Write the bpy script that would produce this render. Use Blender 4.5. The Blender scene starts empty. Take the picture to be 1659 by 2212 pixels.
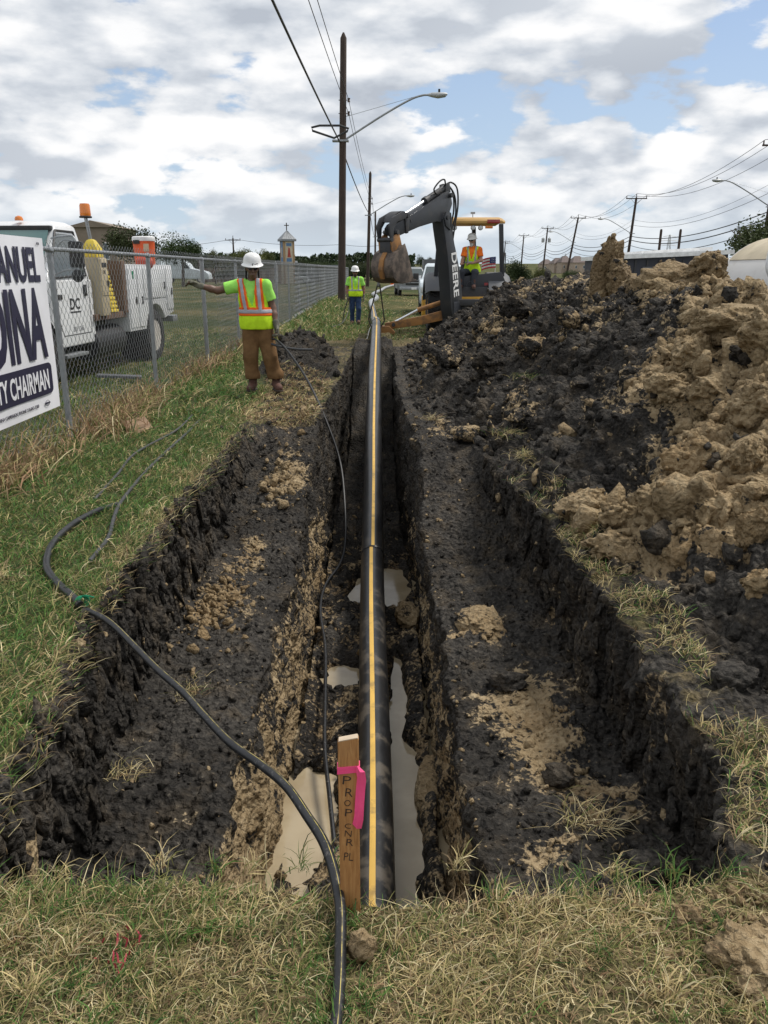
import bpy, bmesh, math, random
import numpy as np
from mathutils import Vector, Matrix, Euler

# ------------------------------------------------------------------ camera, sky, sun, exposure
scene = bpy.context.scene
C = scene.collection
PI = math.pi
R = math.radians
CAM_H, PITCH, FOC = 1.65, R(16.3), 825.0          # metres, radians, pixels at 768 x 1024

cam_d = bpy.data.cameras.new('camera')
cam_d.sensor_width = 36.0
cam_d.sensor_fit = 'AUTO'
cam_d.lens = 36.0 * FOC / 1024.0
cam_d.clip_start, cam_d.clip_end = 0.05, 6000.0
cam = bpy.data.objects.new('camera', cam_d)
C.objects.link(cam)
cam.location = (0, 0, CAM_H)
cam.rotation_euler = (PI / 2 - PITCH, 0, 0)
scene.camera = cam

SUN_EL, SUN_AZ = R(58), R(62)                      # azimuth measured from +Y towards +X
world = bpy.data.worlds.new('World')
scene.world = world
world.use_nodes = True
world.cycles.sampling_method = 'NONE'
nt = world.node_tree
nt.nodes.clear()
def wn(t, **kw):
    n = nt.nodes.new(t)
    for k, v in kw.items(): setattr(n, k, v)
    return n
def wl(a, b): nt.links.new(a, b)
def wmath(op, a, b=None, c=None, clamp=False):
    n = wn('ShaderNodeMath', operation=op); n.use_clamp = clamp
    for i, s in enumerate((a, b, c)):
        if s is None: continue
        if isinstance(s, (int, float)): n.inputs[i].default_value = s
        else: wl(s, n.inputs[i])
    return n.outputs[0]
def wramp(fac, stops):
    n = wn('ShaderNodeValToRGB')
    e = n.color_ramp.elements
    while len(e) < len(stops): e.new(0.5)
    for q, (p, c) in zip(e, stops): q.position = p; q.color = (c[0], c[1], c[2], 1)
    wl(fac, n.inputs[0])
    return n.outputs[0]
def wmix(fac, a, b):
    n = wn('ShaderNodeMix', data_type='RGBA')
    if isinstance(fac, (int, float)): n.inputs[0].default_value = fac
    else: wl(fac, n.inputs[0])
    for i, s in ((6, a), (7, b)):
        if isinstance(s, tuple): n.inputs[i].default_value = (*s, 1)
        else: wl(s, n.inputs[i])
    return n.outputs[2]
sky = wn('ShaderNodeTexSky', sky_type='NISHITA')
sky.sun_disc = False
sky.sun_elevation = SUN_EL
sky.sun_rotation = SUN_AZ
sky.altitude = 200; sky.air_density = 1.0; sky.dust_density = 1.5; sky.ozone_density = 1.2
tc = wn('ShaderNodeTexCoord')
sep = wn('ShaderNodeSeparateXYZ'); wl(tc.outputs['Generated'], sep.inputs[0])
zc = wmath('MAXIMUM', sep.outputs[2], 0.0)
# cloud deck seen in perspective: directions are divided by their height so clouds crowd towards the horizon
den = wmath('ADD', zc, 0.55)
def deck(dz):
    v = wn('ShaderNodeCombineXYZ')
    wl(wmath('DIVIDE', sep.outputs[0], den), v.inputs[0])
    wl(wmath('DIVIDE', sep.outputs[1], den), v.inputs[1])
    wl(wmath('MULTIPLY', wmath('ADD', zc, dz), 2.6), v.inputs[2])
    return v.outputs[0]
def wnoise(vec, scale, detail, rough, dist=0.0, off=(0, 0, 0)):
    m = wn('ShaderNodeMapping'); wl(vec, m.inputs[0]); m.inputs['Location'].default_value = off
    n = wn('ShaderNodeTexNoise'); wl(m.outputs[0], n.inputs['Vector'])
    n.inputs['Scale'].default_value = scale; n.inputs['Detail'].default_value = detail
    n.inputs['Roughness'].default_value = rough; n.inputs['Distortion'].default_value = dist
    return n.outputs['Fac']
OFF = (3.1, 7.4, 0.6)
def wpuff(vec, scale, detail, off):                  # rounded cauliflower heads
    m = wn('ShaderNodeMapping'); wl(vec, m.inputs[0]); m.inputs['Location'].default_value = off
    n = wn('ShaderNodeTexVoronoi', feature='F1'); wl(m.outputs[0], n.inputs['Vector'])
    n.inputs['Scale'].default_value = scale; n.inputs['Detail'].default_value = detail; n.inputs['Roughness'].default_value = 0.45
    return n.outputs['Distance']
v0, v1 = deck(0.0), deck(0.024)
big0 = wnoise(v0, 5.0, 8, 0.56, 0.0, OFF)
big1 = wnoise(v1, 5.0, 2, 0.5, 0.0, OFF)
puf0 = wpuff(v0, 7.0, 3, OFF); puf1 = wpuff(v1, 7.0, 1, OFF)
den0 = wmath('MULTIPLY_ADD', puf0, -0.20, wmath('ADD', big0, 0.09))
den1 = wmath('MULTIPLY_ADD', puf1, -0.20, wmath('ADD', big1, 0.09))
# openings in the cloud cover: where blue sky shows in the photograph
def lobe(dirv, k):
    d = wn('ShaderNodeVectorMath', operation='DOT_PRODUCT')
    wl(tc.outputs['Generated'], d.inputs[0])
    v = Vector(dirv).normalized(); d.inputs[1].default_value = v
    return wmath('POWER', wmath('MAXIMUM', d.outputs['Value'], 0.0), k)
def pixdir(dx, dy):                                 # direction of a point of the 1659 x 2212 picture
    u = dx * 768 / 1659 - 384; v = dy * 1024 / 2212 - 512
    return (u / FOC, math.cos(PITCH) - v / FOC * math.sin(PITCH), -math.sin(PITCH) - v / FOC * math.cos(PITCH))
gap = wmath('MULTIPLY', lobe(pixdir(1040, 262), 420), 0.27)
gap = wmath('ADD', gap, wmath('MULTIPLY', lobe(pixdir(1610, 105), 700), 0.20))
gap = wmath('ADD', gap, wmath('MULTIPLY', lobe(pixdir(1225, 195), 1300), 0.17))
gap = wmath('ADD', gap, wmath('MULTIPLY', lobe(pixdir(715, 305), 2500), 0.12))
dens = wmath('SUBTRACT', den0, gap)
cover = wn('ShaderNodeMapRange', interpolation_type='SMOOTHSTEP')
wl(dens, cover.inputs[0]); cover.inputs[1].default_value = 0.232; cover.inputs[2].default_value = 0.312
# billows: lit where the cloud thins upwards, grey where more cloud lies above
lit = wmath('MULTIPLY_ADD', wmath('SUBTRACT', den0, den1), 3.3, 0.52, clamp=True)
soft = wnoise(v0, 1.6, 1, 0.5, 0.0, (9.0, 2.0, 4.0))
lit2 = wmath('ADD', wmath('MULTIPLY', lit, 0.85), wmath('MULTIPLY', wmath('SUBTRACT', soft, 0.42), 1.1), clamp=True)
cloud = wramp(lit2, [(0.0, (0.40, 0.435, 0.49)), (0.25, (0.50, 0.535, 0.585)), (0.46, (0.62, 0.645, 0.68)), (0.70, (0.77, 0.775, 0.785)), (1.0, (0.87, 0.865, 0.86))])
clear = wn('ShaderNodeMix', data_type='RGBA', blend_type='MULTIPLY'); clear.inputs[0].default_value = 1.0
wl(sky.outputs[0], clear.inputs[6]); clear.inputs[7].default_value = (0.082, 0.088, 0.100, 1)
veil = wn('ShaderNodeMapRange'); wl(zc, veil.inputs[0]); veil.inputs[1].default_value = 0.0; veil.inputs[2].default_value = 0.40; veil.inputs[3].default_value = 0.85; veil.inputs[4].default_value = 0.04
col = wmix(cover.outputs[0], wmix(veil.outputs[0], clear.outputs[2], (0.46, 0.57, 0.69)), cloud)
low = wn('ShaderNodeMapRange', interpolation_type='SMOOTHSTEP')
wl(sep.outputs[2], low.inputs[0]); low.inputs[1].default_value = 0.10; low.inputs[2].default_value = -0.02
low.inputs[3].default_value = 0.0; low.inputs[4].default_value = 0.85
col = wmix(low.outputs[0], col, (0.52, 0.60, 0.665))
bg = wn('ShaderNodeBackground'); wl(col, bg.inputs[0]); bg.inputs[1].default_value = 1.0
out = wn('ShaderNodeOutputWorld'); wl(bg.outputs[0], out.inputs[0])

sun_d = bpy.data.lights.new('sun', 'SUN')
sun_d.energy = 2.4
sun_d.angle = R(14)
sun_d.color = (1.0, 0.95, 0.87)
sun = bpy.data.objects.new('sun', sun_d); C.objects.link(sun)
sd = Vector((math.sin(SUN_AZ) * math.cos(SUN_EL), math.cos(SUN_AZ) * math.cos(SUN_EL), math.sin(SUN_EL)))
sun.rotation_euler = (-sd).to_track_quat('-Z', 'Y').to_euler()

vs = scene.view_settings
vs.view_transform = 'Standard'; vs.look = 'None'; vs.gamma = 1.0; vs.exposure = 0.32
vs.use_curve_mapping = False
scene.cycles.max_bounces = 4
scene.cycles.diffuse_bounces = 2
scene.cycles.glossy_bounces = 2
scene.cycles.transmission_bounces = 2
scene.cycles.transparent_max_bounces = 8

rng = np.random.default_rng(11)
random.seed(11)

# ------------------------------------------------------------------ noise
_perm = np.random.default_rng(5).permutation(256).astype(np.int32)
_perm = np.concatenate([_perm, _perm, _perm])
_g = np.random.default_rng(6).normal(size=(256, 3)).astype(np.float32)
_g /= np.linalg.norm(_g, axis=1)[:, None]
def pnoise(x, y, z=0.0):
    x = np.asarray(x, np.float32); y = np.asarray(y, np.float32); z = np.broadcast_to(np.asarray(z, np.float32), x.shape)
    xi = np.floor(x); yi = np.floor(y); zi = np.floor(z)
    xf, yf, zf = x - xi, y - yi, z - zi
    xi = xi.astype(np.int32) & 255; yi = yi.astype(np.int32) & 255; zi = zi.astype(np.int32) & 255
    fu = xf * xf * xf * (xf * (xf * 6 - 15) + 10); fv = yf * yf * yf * (yf * (yf * 6 - 15) + 10); fw = zf * zf * zf * (zf * (zf * 6 - 15) + 10)
    res = 0
    for i in (0, 1):
        for j in (0, 1):
            for k in (0, 1):
                h = _perm[_perm[_perm[(xi + i) & 255] + ((yi + j) & 255)] + ((zi + k) & 255)]
                g = _g[h]
                w = (fu if i else 1 - fu) * (fv if j else 1 - fv) * (fw if k else 1 - fw)
                res = res + w * (g[..., 0] * (xf - i) + g[..., 1] * (yf - j) + g[..., 2] * (zf - k))
    return res * 1.5
def fbm(x, y, z, oct=4, gain=0.5):
    a, s, t = 1.0, 0.0, 0.0
    for o in range(oct):
        s = s + a * pnoise(x * 2 ** o + 17.3 * o, y * 2 ** o - 9.1 * o, z * 2 ** o + 5.7 * o); t += a; a *= gain
    return s / t
_cp = np.random.default_rng(8).random((256, 3)).astype(np.float32)
def worley(x, y, z):
    xi, yi, zi = np.floor(x), np.floor(y), np.floor(z)
    best = np.full(x.shape, 9.0, np.float32)
    for i in (-1, 0, 1):
        for j in (-1, 0, 1):
            for k in (-1, 0, 1):
                a = (xi + i).astype(np.int32) & 255; b = (yi + j).astype(np.int32) & 255; c = (zi + k).astype(np.int32) & 255
                p = _cp[_perm[_perm[_perm[a] + b] + c]]
                d = (xi + i + p[..., 0] - x) ** 2 + (yi + j + p[..., 1] - y) ** 2 + (zi + k + p[..., 2] - z) ** 2
                best = np.minimum(best, d)
    return np.sqrt(best)
def sstep(a, b, x):
    t = np.clip((x - a) / (b - a), 0, 1); return t * t * (3 - 2 * t)

# ------------------------------------------------------------------ mesh helpers
def at(dx, dy, Y):                                  # world point at ground distance Y behind a point of the picture
    d = pixdir(dx, dy); t = Y / d[1]
    return Vector((d[0] * t, Y, CAM_H + d[2] * t))
def np_mesh(name, verts, faces, smooth=True):
    me = bpy.data.meshes.new(name)
    verts = np.asarray(verts, np.float32); faces = np.asarray(faces, np.int32)
    nf, k = faces.shape
    me.vertices.add(len(verts)); me.vertices.foreach_set('co', verts.ravel())
    me.loops.add(nf * k); me.loops.foreach_set('vertex_index', faces.ravel())
    me.polygons.add(nf); me.polygons.foreach_set('loop_start', np.arange(0, nf * k, k, dtype=np.int32))
    if smooth: me.polygons.foreach_set('use_smooth', np.ones(nf, bool))
    me.update(calc_edges=True)
    return me
def link(name, me, mat=None, parent=None):
    o = bpy.data.objects.new(name, me); C.objects.link(o)
    if mat is not None and me is not None and not me.materials: me.materials.append(mat)
    if parent is not None: o.parent = parent
    return o
def tag(o, label=None, cat=None, group=None, kind=None):
    if label: o['label'] = label
    if cat: o['category'] = cat
    if group: o['group'] = group
    if kind: o['kind'] = kind
    return o
def thing(name, label, cat, loc=(0, 0, 0), rz=0.0, group=None):
    o = bpy.data.objects.new(name, None); C.objects.link(o)
    o.empty_display_size = 0.2
    o.location = loc; o.rotation_euler = (0, 0, rz)
    return tag(o, label, cat, group)
def copy_tree(o, parent=None):
    c = o.copy(); C.objects.link(c)
    if parent is not None: c.parent = parent
    for ch in list(o.children): copy_tree(ch, c)
    return c
class MB:
    def __init__(s): s.v = []; s.f = []
    def add(s, v, f):
        b = len(s.v); s.v += [tuple(p) for p in v]; s.f += [tuple(i + b for i in q) for q in f]; return s
    def box(s, c, d, M=None):
        x, y, z = d[0] / 2, d[1] / 2, d[2] / 2
        v = [Vector((sx * x, sy * y, sz * z)) for sz in (-1, 1) for sy in (-1, 1) for sx in (-1, 1)]
        if M is not None: v = [M @ p for p in v]
        v = [p + Vector(c) for p in v]
        return s.add(v, [(0, 2, 3, 1), (4, 5, 7, 6), (0, 1, 5, 4), (2, 6, 7, 3), (0, 4, 6, 2), (1, 3, 7, 5)])
    def tube(s, pts, r, n=8, cap=True, closed=False):
        pts = [Vector(p) for p in pts]; m = len(pts)
        rs = r if isinstance(r, (list, tuple)) else [r] * m
        t0 = (pts[1] - pts[0]).normalized()
        up = Vector((0, 0, 1)) if abs(t0.z) < 0.9 else Vector((1, 0, 0))
        nrm = (up - t0 * up.dot(t0)).normalized()
        V = []
        for i in range(m):
            a = pts[(i - 1) % m] if (closed or i > 0) else pts[i]; b = pts[(i + 1) % m] if (closed or i < m - 1) else pts[i]
            t = (b - a).normalized()
            nrm = (nrm - t * nrm.dot(t)).normalized(); bi = t.cross(nrm)
            for k in range(n):
                q = 2 * PI * k / n
                V.append(pts[i] + (nrm * math.cos(q) + bi * math.sin(q)) * rs[i])
        F = []
        for i in range(m if closed else m - 1):
            j = (i + 1) % m
            for k in range(n): F.append((i * n + k, i * n + (k + 1) % n, j * n + (k + 1) % n, j * n + k))
        if cap and not closed: F.append(tuple(range(n))[::-1]); F.append(tuple((m - 1) * n + k for k in range(n)))
        return s.add(V, F)
    def cyl(s, a, b, r, n=12): return s.tube([a, b], r, n)
    def lathe(s, prof, n=20, M=None):
        V, F = [], []
        for (r, z) in prof:
            for k in range(n):
                q = 2 * PI * k / n; V.append(Vector((r * math.cos(q), r * math.sin(q), z)))
        for i in range(len(prof) - 1):
            for k in range(n): F.append((i * n + k, i * n + (k + 1) % n, (i + 1) * n + (k + 1) % n, (i + 1) * n + k))
        F.append(tuple(range(n))[::-1]); F.append(tuple((len(prof) - 1) * n + k for k in range(n)))
        if M is not None: V = [M @ p for p in V]
        return s.add(V, F)
    def prism(s, poly, a, b, plane='yz'):
        def pt(p, q):
            if plane == 'yz': return Vector((q, p[0], p[1]))
            if plane == 'xz': return Vector((p[0], q, p[1]))
            return Vector((p[0], p[1], q))
        n = len(poly)
        V = [pt(p, a) for p in poly] + [pt(p, b) for p in poly]
        F = [tuple(range(n))[::-1], tuple(range(n, 2 * n))] + [(i, (i + 1) % n, n + (i + 1) % n, n + i) for i in range(n)]
        return s.add(V, F)
    def loft(s, rings, cap=True):
        n = len(rings[0]); V = [p for r in rings for p in r]; F = []
        for i in range(len(rings) - 1):
            for k in range(n): F.append((i * n + k, i * n + (k + 1) % n, (i + 1) * n + (k + 1) % n, (i + 1) * n + k))
        if cap: F.append(tuple(range(n))[::-1]); F.append(tuple((len(rings) - 1) * n + k for k in range(n)))
        return s.add(V, F)
    def xf(s, M): s.v = [tuple(M @ Vector(p)) for p in s.v]; return s
    def build(s, name, mat, parent=None, bevel=0.0, seg=2, ang=32):
        me = bpy.data.meshes.new(name); me.from_pydata(s.v, [], s.f)
        bm = bmesh.new(); bm.from_mesh(me)
        bmesh.ops.recalc_face_normals(bm, faces=bm.faces)
        if bevel > 0:
            ed = [e for e in bm.edges if len(e.link_faces) == 2 and e.calc_face_angle(0) > R(28)]
            bmesh.ops.bevel(bm, geom=ed, offset=bevel, segments=seg, affect='EDGES', profile=0.6, clamp_overlap=True)
        bm.to_mesh(me); bm.free()
        me.polygons.foreach_set('use_smooth', np.ones(len(me.polygons), bool))
        me.set_sharp_from_angle(angle=R(ang))
        return link(name, me, mat, parent)
def rz(a): return Matrix.Rotation(a, 4, 'Z')
def rx(a): return Matrix.Rotation(a, 4, 'X')
def ry(a): return Matrix.Rotation(a, 4, 'Y')
def tr(*p): return Matrix.Translation(Vector(p))
def text_obj(name, body, mat, parent, M, size=1.0, bold=0.0, sx=1.0, align='CENTER', ext=0.001, fit=None):
    cu = bpy.data.curves.new(name, 'FONT'); cu.body = body; cu.size = size; cu.offset = bold; cu.extrude = ext
    cu.align_x = align; cu.align_y = 'BOTTOM_BASELINE' if False else 'CENTER'; cu.resolution_u = 3
    t = bpy.data.objects.new(name, cu); C.objects.link(t)
    dg = bpy.context.evaluated_depsgraph_get()
    me = bpy.data.meshes.new_from_object(t.evaluated_get(dg)); me.name = name
    bpy.data.objects.remove(t); bpy.data.curves.remove(cu)
    if fit is not None:                                              # stretch to width, height
        co = np.array([v.co[:] for v in me.vertices]); lo, hi = co.min(0), co.max(0)
        me.transform(Matrix.Diagonal((fit[0] / (hi[0] - lo[0]), fit[1] / (hi[1] - lo[1]), 1, 1)) @ tr(-(lo[0] + hi[0]) / 2, -(lo[1] + hi[1]) / 2, 0))
    else: me.transform(Matrix.Diagonal((sx, 1, 1, 1)))
    me.transform(M)
    me.materials.clear(); me.materials.append(mat)
    return link(name, me, None, parent)
def spline(pts, n=12):                              # Catmull-Rom through the points
    P = [Vector(p) for p in pts]; P = [P[0] * 2 - P[1]] + P + [P[-1] * 2 - P[-2]]
    o = []
    for i in range(1, len(P) - 2):
        for k in range(n):
            t = k / n; a, b, c, d = P[i - 1], P[i], P[i + 1], P[i + 2]
            o.append(0.5 * ((2 * b) + (c - a) * t + (2 * a - 5 * b + 4 * c - d) * t * t + (3 * b - a - 3 * c + d) * t ** 3))
    o.append(P[-2]); return o

# ------------------------------------------------------------------ materials
class NT:
    def __init__(s, name):
        s.m = bpy.data.materials.new(name); s.m.use_nodes = True; s.t = s.m.node_tree; s.t.nodes.clear()
        s.o = s.n('ShaderNodeOutputMaterial'); s.p = s.n('ShaderNodeBsdfPrincipled'); s.l(s.p.outputs[0], s.o.inputs[0])
        s.tc = s.n('ShaderNodeTexCoord')
    def n(s, t, **kw):
        q = s.t.nodes.new(t)
        for k, v in kw.items(): setattr(q, k, v)
        return q
    def l(s, a, b): s.t.links.new(a, b)
    def set(s, inp, v):
        if isinstance(v, (int, float)): inp.default_value = v
        elif isinstance(v, tuple): inp.default_value = (*v, 1) if len(v) == 3 and inp.type == 'RGBA' else v
        else: s.l(v, inp)
    def math(s, op, a, b=None, c=None, clamp=False):
        q = s.n('ShaderNodeMath', operation=op); q.use_clamp = clamp
        for i, v in enumerate((a, b, c)):
            if v is not None: s.set(q.inputs[i], v)
        return q.outputs[0]
    def mapr(s, v, a, b, c=0.0, d=1.0):
        q = s.n('ShaderNodeMapRange', interpolation_type='SMOOTHSTEP'); s.set(q.inputs[0], v)
        for i, k in enumerate((a, b, c, d)): q.inputs[i + 1].default_value = k
        return q.outputs[0]
    def noise(s, scale, detail=5, rough=0.55, dist=0.0, vec=None, stretch=None):
        q = s.n('ShaderNodeTexNoise'); v = vec or s.tc.outputs['Object']
        if stretch: mp = s.n('ShaderNodeMapping'); s.l(v, mp.inputs[0]); mp.inputs['Scale'].default_value = stretch; v = mp.outputs[0]
        s.l(v, q.inputs['Vector']); q.inputs['Scale'].default_value = scale; q.inputs['Detail'].default_value = detail
        q.inputs['Roughness'].default_value = rough; q.inputs['Distortion'].default_value = dist
        return q.outputs['Fac']
    def vor(s, scale, feature='F1', vec=None):
        q = s.n('ShaderNodeTexVoronoi', feature=feature); s.l(vec or s.tc.outputs['Object'], q.inputs['Vector']); q.inputs['Scale'].default_value = scale
        return q.outputs['Distance']
    def ramp(s, f, stops):
        q = s.n('ShaderNodeValToRGB'); e = q.color_ramp.elements
        while len(e) < len(stops): e.new(0.5)
        for k, (p, c) in zip(e, stops): k.position = p; k.color = (*c, 1)
        s.l(f, q.inputs[0]); return q.outputs[0]
    def mix(s, f, a, b, mode='MIX'):
        q = s.n('ShaderNodeMix', data_type='RGBA', blend_type=mode); s.set(q.inputs[0], f); s.set(q.inputs[6], a); s.set(q.inputs[7], b)
        return q.outputs[2]
    def attr(s, name):
        q = s.n('ShaderNodeAttribute'); q.attribute_name = name; return q
    def bump(s, h, strength=0.5, dist=0.02, prev=None):
        q = s.n('ShaderNodeBump'); s.l(h, q.inputs['Height']); q.inputs['Strength'].default_value = strength; q.inputs['Distance'].default_value = dist
        if prev is not None: s.l(prev, q.inputs['Normal'])
        s.l(q.outputs[0], s.p.inputs['Normal']); return q.outputs[0]
def lerp3(c, k): return tuple(min(1, x * k) for x in c)
def paint(name, col, rough=0.5, metal=0.0, dirt=0.25, dirtcol=(0.12, 0.09, 0.06), scale=6.0, spec=0.5, bump=0.0, lo=0.5, hi=0.72, coat=0.0):
    m = NT(name); nz = m.noise(scale, 8, 0.62)
    f = m.mapr(nz, lo, hi, 0.0, dirt)
    var = m.noise(scale * 0.35, 3)
    base = m.mix(m.mapr(var, 0.3, 0.7), lerp3(col, 0.88), lerp3(col, 1.1))
    m.l(m.mix(f, base, dirtcol), m.p.inputs['Base Color'])
    m.l(m.math('MULTIPLY_ADD', nz, 0.35, rough - 0.15, clamp=True), m.p.inputs['Roughness'])
    m.p.inputs['Metallic'].default_value = metal; m.p.inputs['Specular IOR Level'].default_value = spec
    m.p.inputs['Coat Weight'].default_value = coat
    if bump: m.bump(m.noise(scale * 5, 4), bump, 0.01)
    return m.m
def cloth(name, col, bump=0.3, rough=0.9, var=0.2, emis=0.0):
    m = NT(name); f = m.noise(9, 6, 0.6)
    m.l(m.mix(m.mapr(f, 0.3, 0.7), lerp3(col, 1 - var), lerp3(col, 1 + var * 0.6)), m.p.inputs['Base Color'])
    m.p.inputs['Roughness'].default_value = rough; m.p.inputs['Specular IOR Level'].default_value = 0.15
    m.bump(m.noise(14, 4, 0.5), bump, 0.015); return m.m
def glassy(name, col, rough=0.06):
    m = NT(name); m.p.inputs['Base Color'].default_value = (*col, 1); m.p.inputs['Roughness'].default_value = rough
    m.p.inputs['Specular IOR Level'].default_value = 0.8; return m.m
# ------------------------------------------------------------------ soil, turf, water materials
def soil_material():
    m = NT('clay_soil')
    at_ = m.attr('soil')                            # r = tan clay, g = turf, b = damp soil or shade painted into ridge clods, a unused: what the ground is made of
    sp = m.n('ShaderNodeSeparateColor'); m.l(at_.outputs['Color'], sp.inputs[0])
    geo = m.n('ShaderNodeNewGeometry'); pos = geo.outputs['Position']
    n1 = m.noise(5.0, 6, 0.62, vec=pos); n2 = m.noise(34.0, 4, 0.6, vec=pos); n3 = m.noise(1.3, 2, 0.5, vec=pos)
    v1 = m.vor(30.0, vec=pos)
    black = m.ramp(n2, [(0.30, (0.012, 0.0108, 0.0098)), (0.50, (0.032, 0.029, 0.0255)), (0.66, (0.058, 0.052, 0.045)), (0.80, (0.16, 0.142, 0.115))])
    brown = m.ramp(n2, [(0.25, (0.030, 0.024, 0.017)), (0.6, (0.075, 0.060, 0.043)), (0.85, (0.16, 0.13, 0.09))])
    black = m.mix(m.mapr(n1, 0.47, 0.64, 0, 0.7), black, brown)
    black = m.mix(m.mapr(n3, 0.40, 0.62, 0.0, 0.75), black, m.mix(1.0, black, (1.8, 1.8, 1.78), 'MULTIPLY'))
    tan = m.ramp(n1, [(0.25, (0.195, 0.142, 0.079)), (0.45, (0.335, 0.252, 0.148)), (0.65, (0.44, 0.340, 0.208)), (0.85, (0.53, 0.43, 0.285))])
    tan = m.mix(m.mapr(n2, 0.35, 0.65), m.mix(1.0, tan, (0.72, 0.68, 0.62), 'MULTIPLY'), tan)
    rust = m.mix(m.mapr(n3, 0.52, 0.7, 0, 0.3), tan, (0.28, 0.175, 0.080))
    k = m.math('ADD', sp.outputs[0], m.math('ADD', m.math('MULTIPLY', m.math('SUBTRACT', n1, 0.5), 1.7), m.math('MULTIPLY', m.math('SUBTRACT', n2, 0.5), 1.1)))
    col = m.mix(m.mapr(k, 0.44, 0.58), black, rust)
    turf = m.ramp(n2, [(0.25, (0.040, 0.034, 0.018)), (0.5, (0.15, 0.118, 0.060)), (0.75, (0.33, 0.26, 0.145))])
    turf = m.mix(m.mapr(n3, 0.40, 0.60, 0.35, 1.0), m.mix(0.6, turf, (0.055, 0.075, 0.024)), turf)
    turf = m.mix(m.math('MULTIPLY', at_.outputs['Alpha'], 0.72), turf, m.ramp(n2, [(0.3, (0.022, 0.036, 0.012)), (0.6, (0.060, 0.085, 0.028)), (0.8, (0.13, 0.125, 0.055))]))
    g = m.math('ADD', sp.outputs[1], m.math('MULTIPLY', m.math('SUBTRACT', n1, 0.5), 0.8))
    col = m.mix(m.mapr(g, 0.42, 0.6), col, turf)
    col = m.mix(m.math('MULTIPLY', sp.outputs[2], 0.85), col, m.mix(1.0, col, (0.5, 0.45, 0.40), 'MULTIPLY'))
    m.l(col, m.p.inputs['Base Color'])
    m.l(m.math('SUBTRACT', m.math('MULTIPLY_ADD', n2, 0.3, 0.66), m.math('MULTIPLY', sp.outputs[2], 0.35), clamp=True), m.p.inputs['Roughness'])
    m.p.inputs['Specular IOR Level'].default_value = 0.16
    h = m.math('ADD', m.math('MULTIPLY', m.math('SUBTRACT', 1.0, v1), 0.8), m.math('MULTIPLY', n2, 1.3))
    m.bump(h, 1.0, 0.030)
    return m.m
SOIL = soil_material()

def field_material():
    m = NT('lawn_field')
    geo = m.n('ShaderNodeNewGeometry'); pos = geo.outputs['Position']
    n1 = m.noise(0.16, 6, 0.6, vec=pos); n2 = m.noise(2.2, 8, 0.65, vec=pos); n3 = m.noise(26, 5, 0.6, vec=pos)
    a = m.ramp(n2, [(0.3, (0.030, 0.048, 0.014)), (0.55, (0.062, 0.082, 0.026)), (0.75, (0.15, 0.135, 0.060))])
    b = m.ramp(n2, [(0.3, (0.080, 0.082, 0.030)), (0.55, (0.17, 0.145, 0.065)), (0.75, (0.25, 0.20, 0.10))])
    c = m.mix(m.mapr(n1, 0.42, 0.62), a, b)
    c = m.mix(m.mapr(n3, 0.3, 0.7, 0, 0.6), c, m.mix(1.0, c, (0.45, 0.45, 0.4), 'MULTIPLY'))
    m.l(c, m.p.inputs['Base Color']); m.p.inputs['Roughness'].default_value = 0.95; m.p.inputs['Specular IOR Level'].default_value = 0.1
    m.bump(m.math('ADD', n3, m.math('MULTIPLY', n2, 2.0)), 0.8, 0.06)
    return m.m
FIELD = field_material()

def blade_material():
    m = NT('grass_blades'); a = m.attr('tint')
    n = m.noise(3.0, 4, 0.6)
    m.l(m.mix(m.mapr(n, 0.3, 0.7), m.mix(1.0, a.outputs['Color'], (0.72, 0.74, 0.7), 'MULTIPLY'), a.outputs['Color']), m.p.inputs['Base Color'])
    m.p.inputs['Roughness'].default_value = 0.7; m.p.inputs['Specular IOR Level'].default_value = 0.25
    tl = m.n('ShaderNodeBsdfTranslucent'); m.l(a.outputs['Color'], tl.inputs[0])
    ms = m.n('ShaderNodeMixShader'); ms.inputs[0].default_value = 0.22
    m.l(m.p.outputs[0], ms.inputs[1]); m.l(tl.outputs[0], ms.inputs[2]); m.l(ms.outputs[0], m.o.inputs[0])
    return m.m
BLADE = blade_material()

def water_material():
    m = NT('muddy_water'); n = m.noise(3.5, 5, 0.5)
    m.l(m.mix(m.mapr(n, 0.35, 0.65), (0.33, 0.262, 0.165), (0.42, 0.345, 0.23)), m.p.inputs['Base Color'])
    m.p.inputs['Roughness'].default_value = 0.07; m.p.inputs['Specular IOR Level'].default_value = 0.36
    m.bump(m.noise(8, 2), 0.03, 0.01); return m.m
WATER = water_material()

# ------------------------------------------------------------------ ground, trench and spoil heap: one swept surface cut into three pieces
Y0 = 1.88
yn = np.linspace(0.55, Y0, 64)
yw = np.linspace(Y0, Y0 + 0.05, 26)[1:]
ym = 1.93 * (17.2 / 1.93) ** (np.linspace(0, 1, 430)[1:])
yf = np.linspace(17.2, 21.5, 70)[1:]
Yr = np.concatenate([yn, yw, ym, yf])
kz = np.concatenate([np.zeros(len(yn)), sstep(0, 1, np.linspace(0, 1, 26)[1:]), np.ones(len(ym) + len(yf))])
NR = len(Yr)
ip = lambda xs, ys: np.interp(Yr, xs, ys)
wob = lambda f, a, s: a * fbm(Yr * f, np.full(NR, s), np.zeros(NR), 3)
XLo = ip([0, 2, 2.4, 3.25, 4.7, 8.3, 22], [-1.20, -1.22, -1.29, -1.40, -1.51, -1.55, -1.55]) + wob(0.9, 0.10, 3.3) + wob(4.5, 0.07, 41.3)
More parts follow.
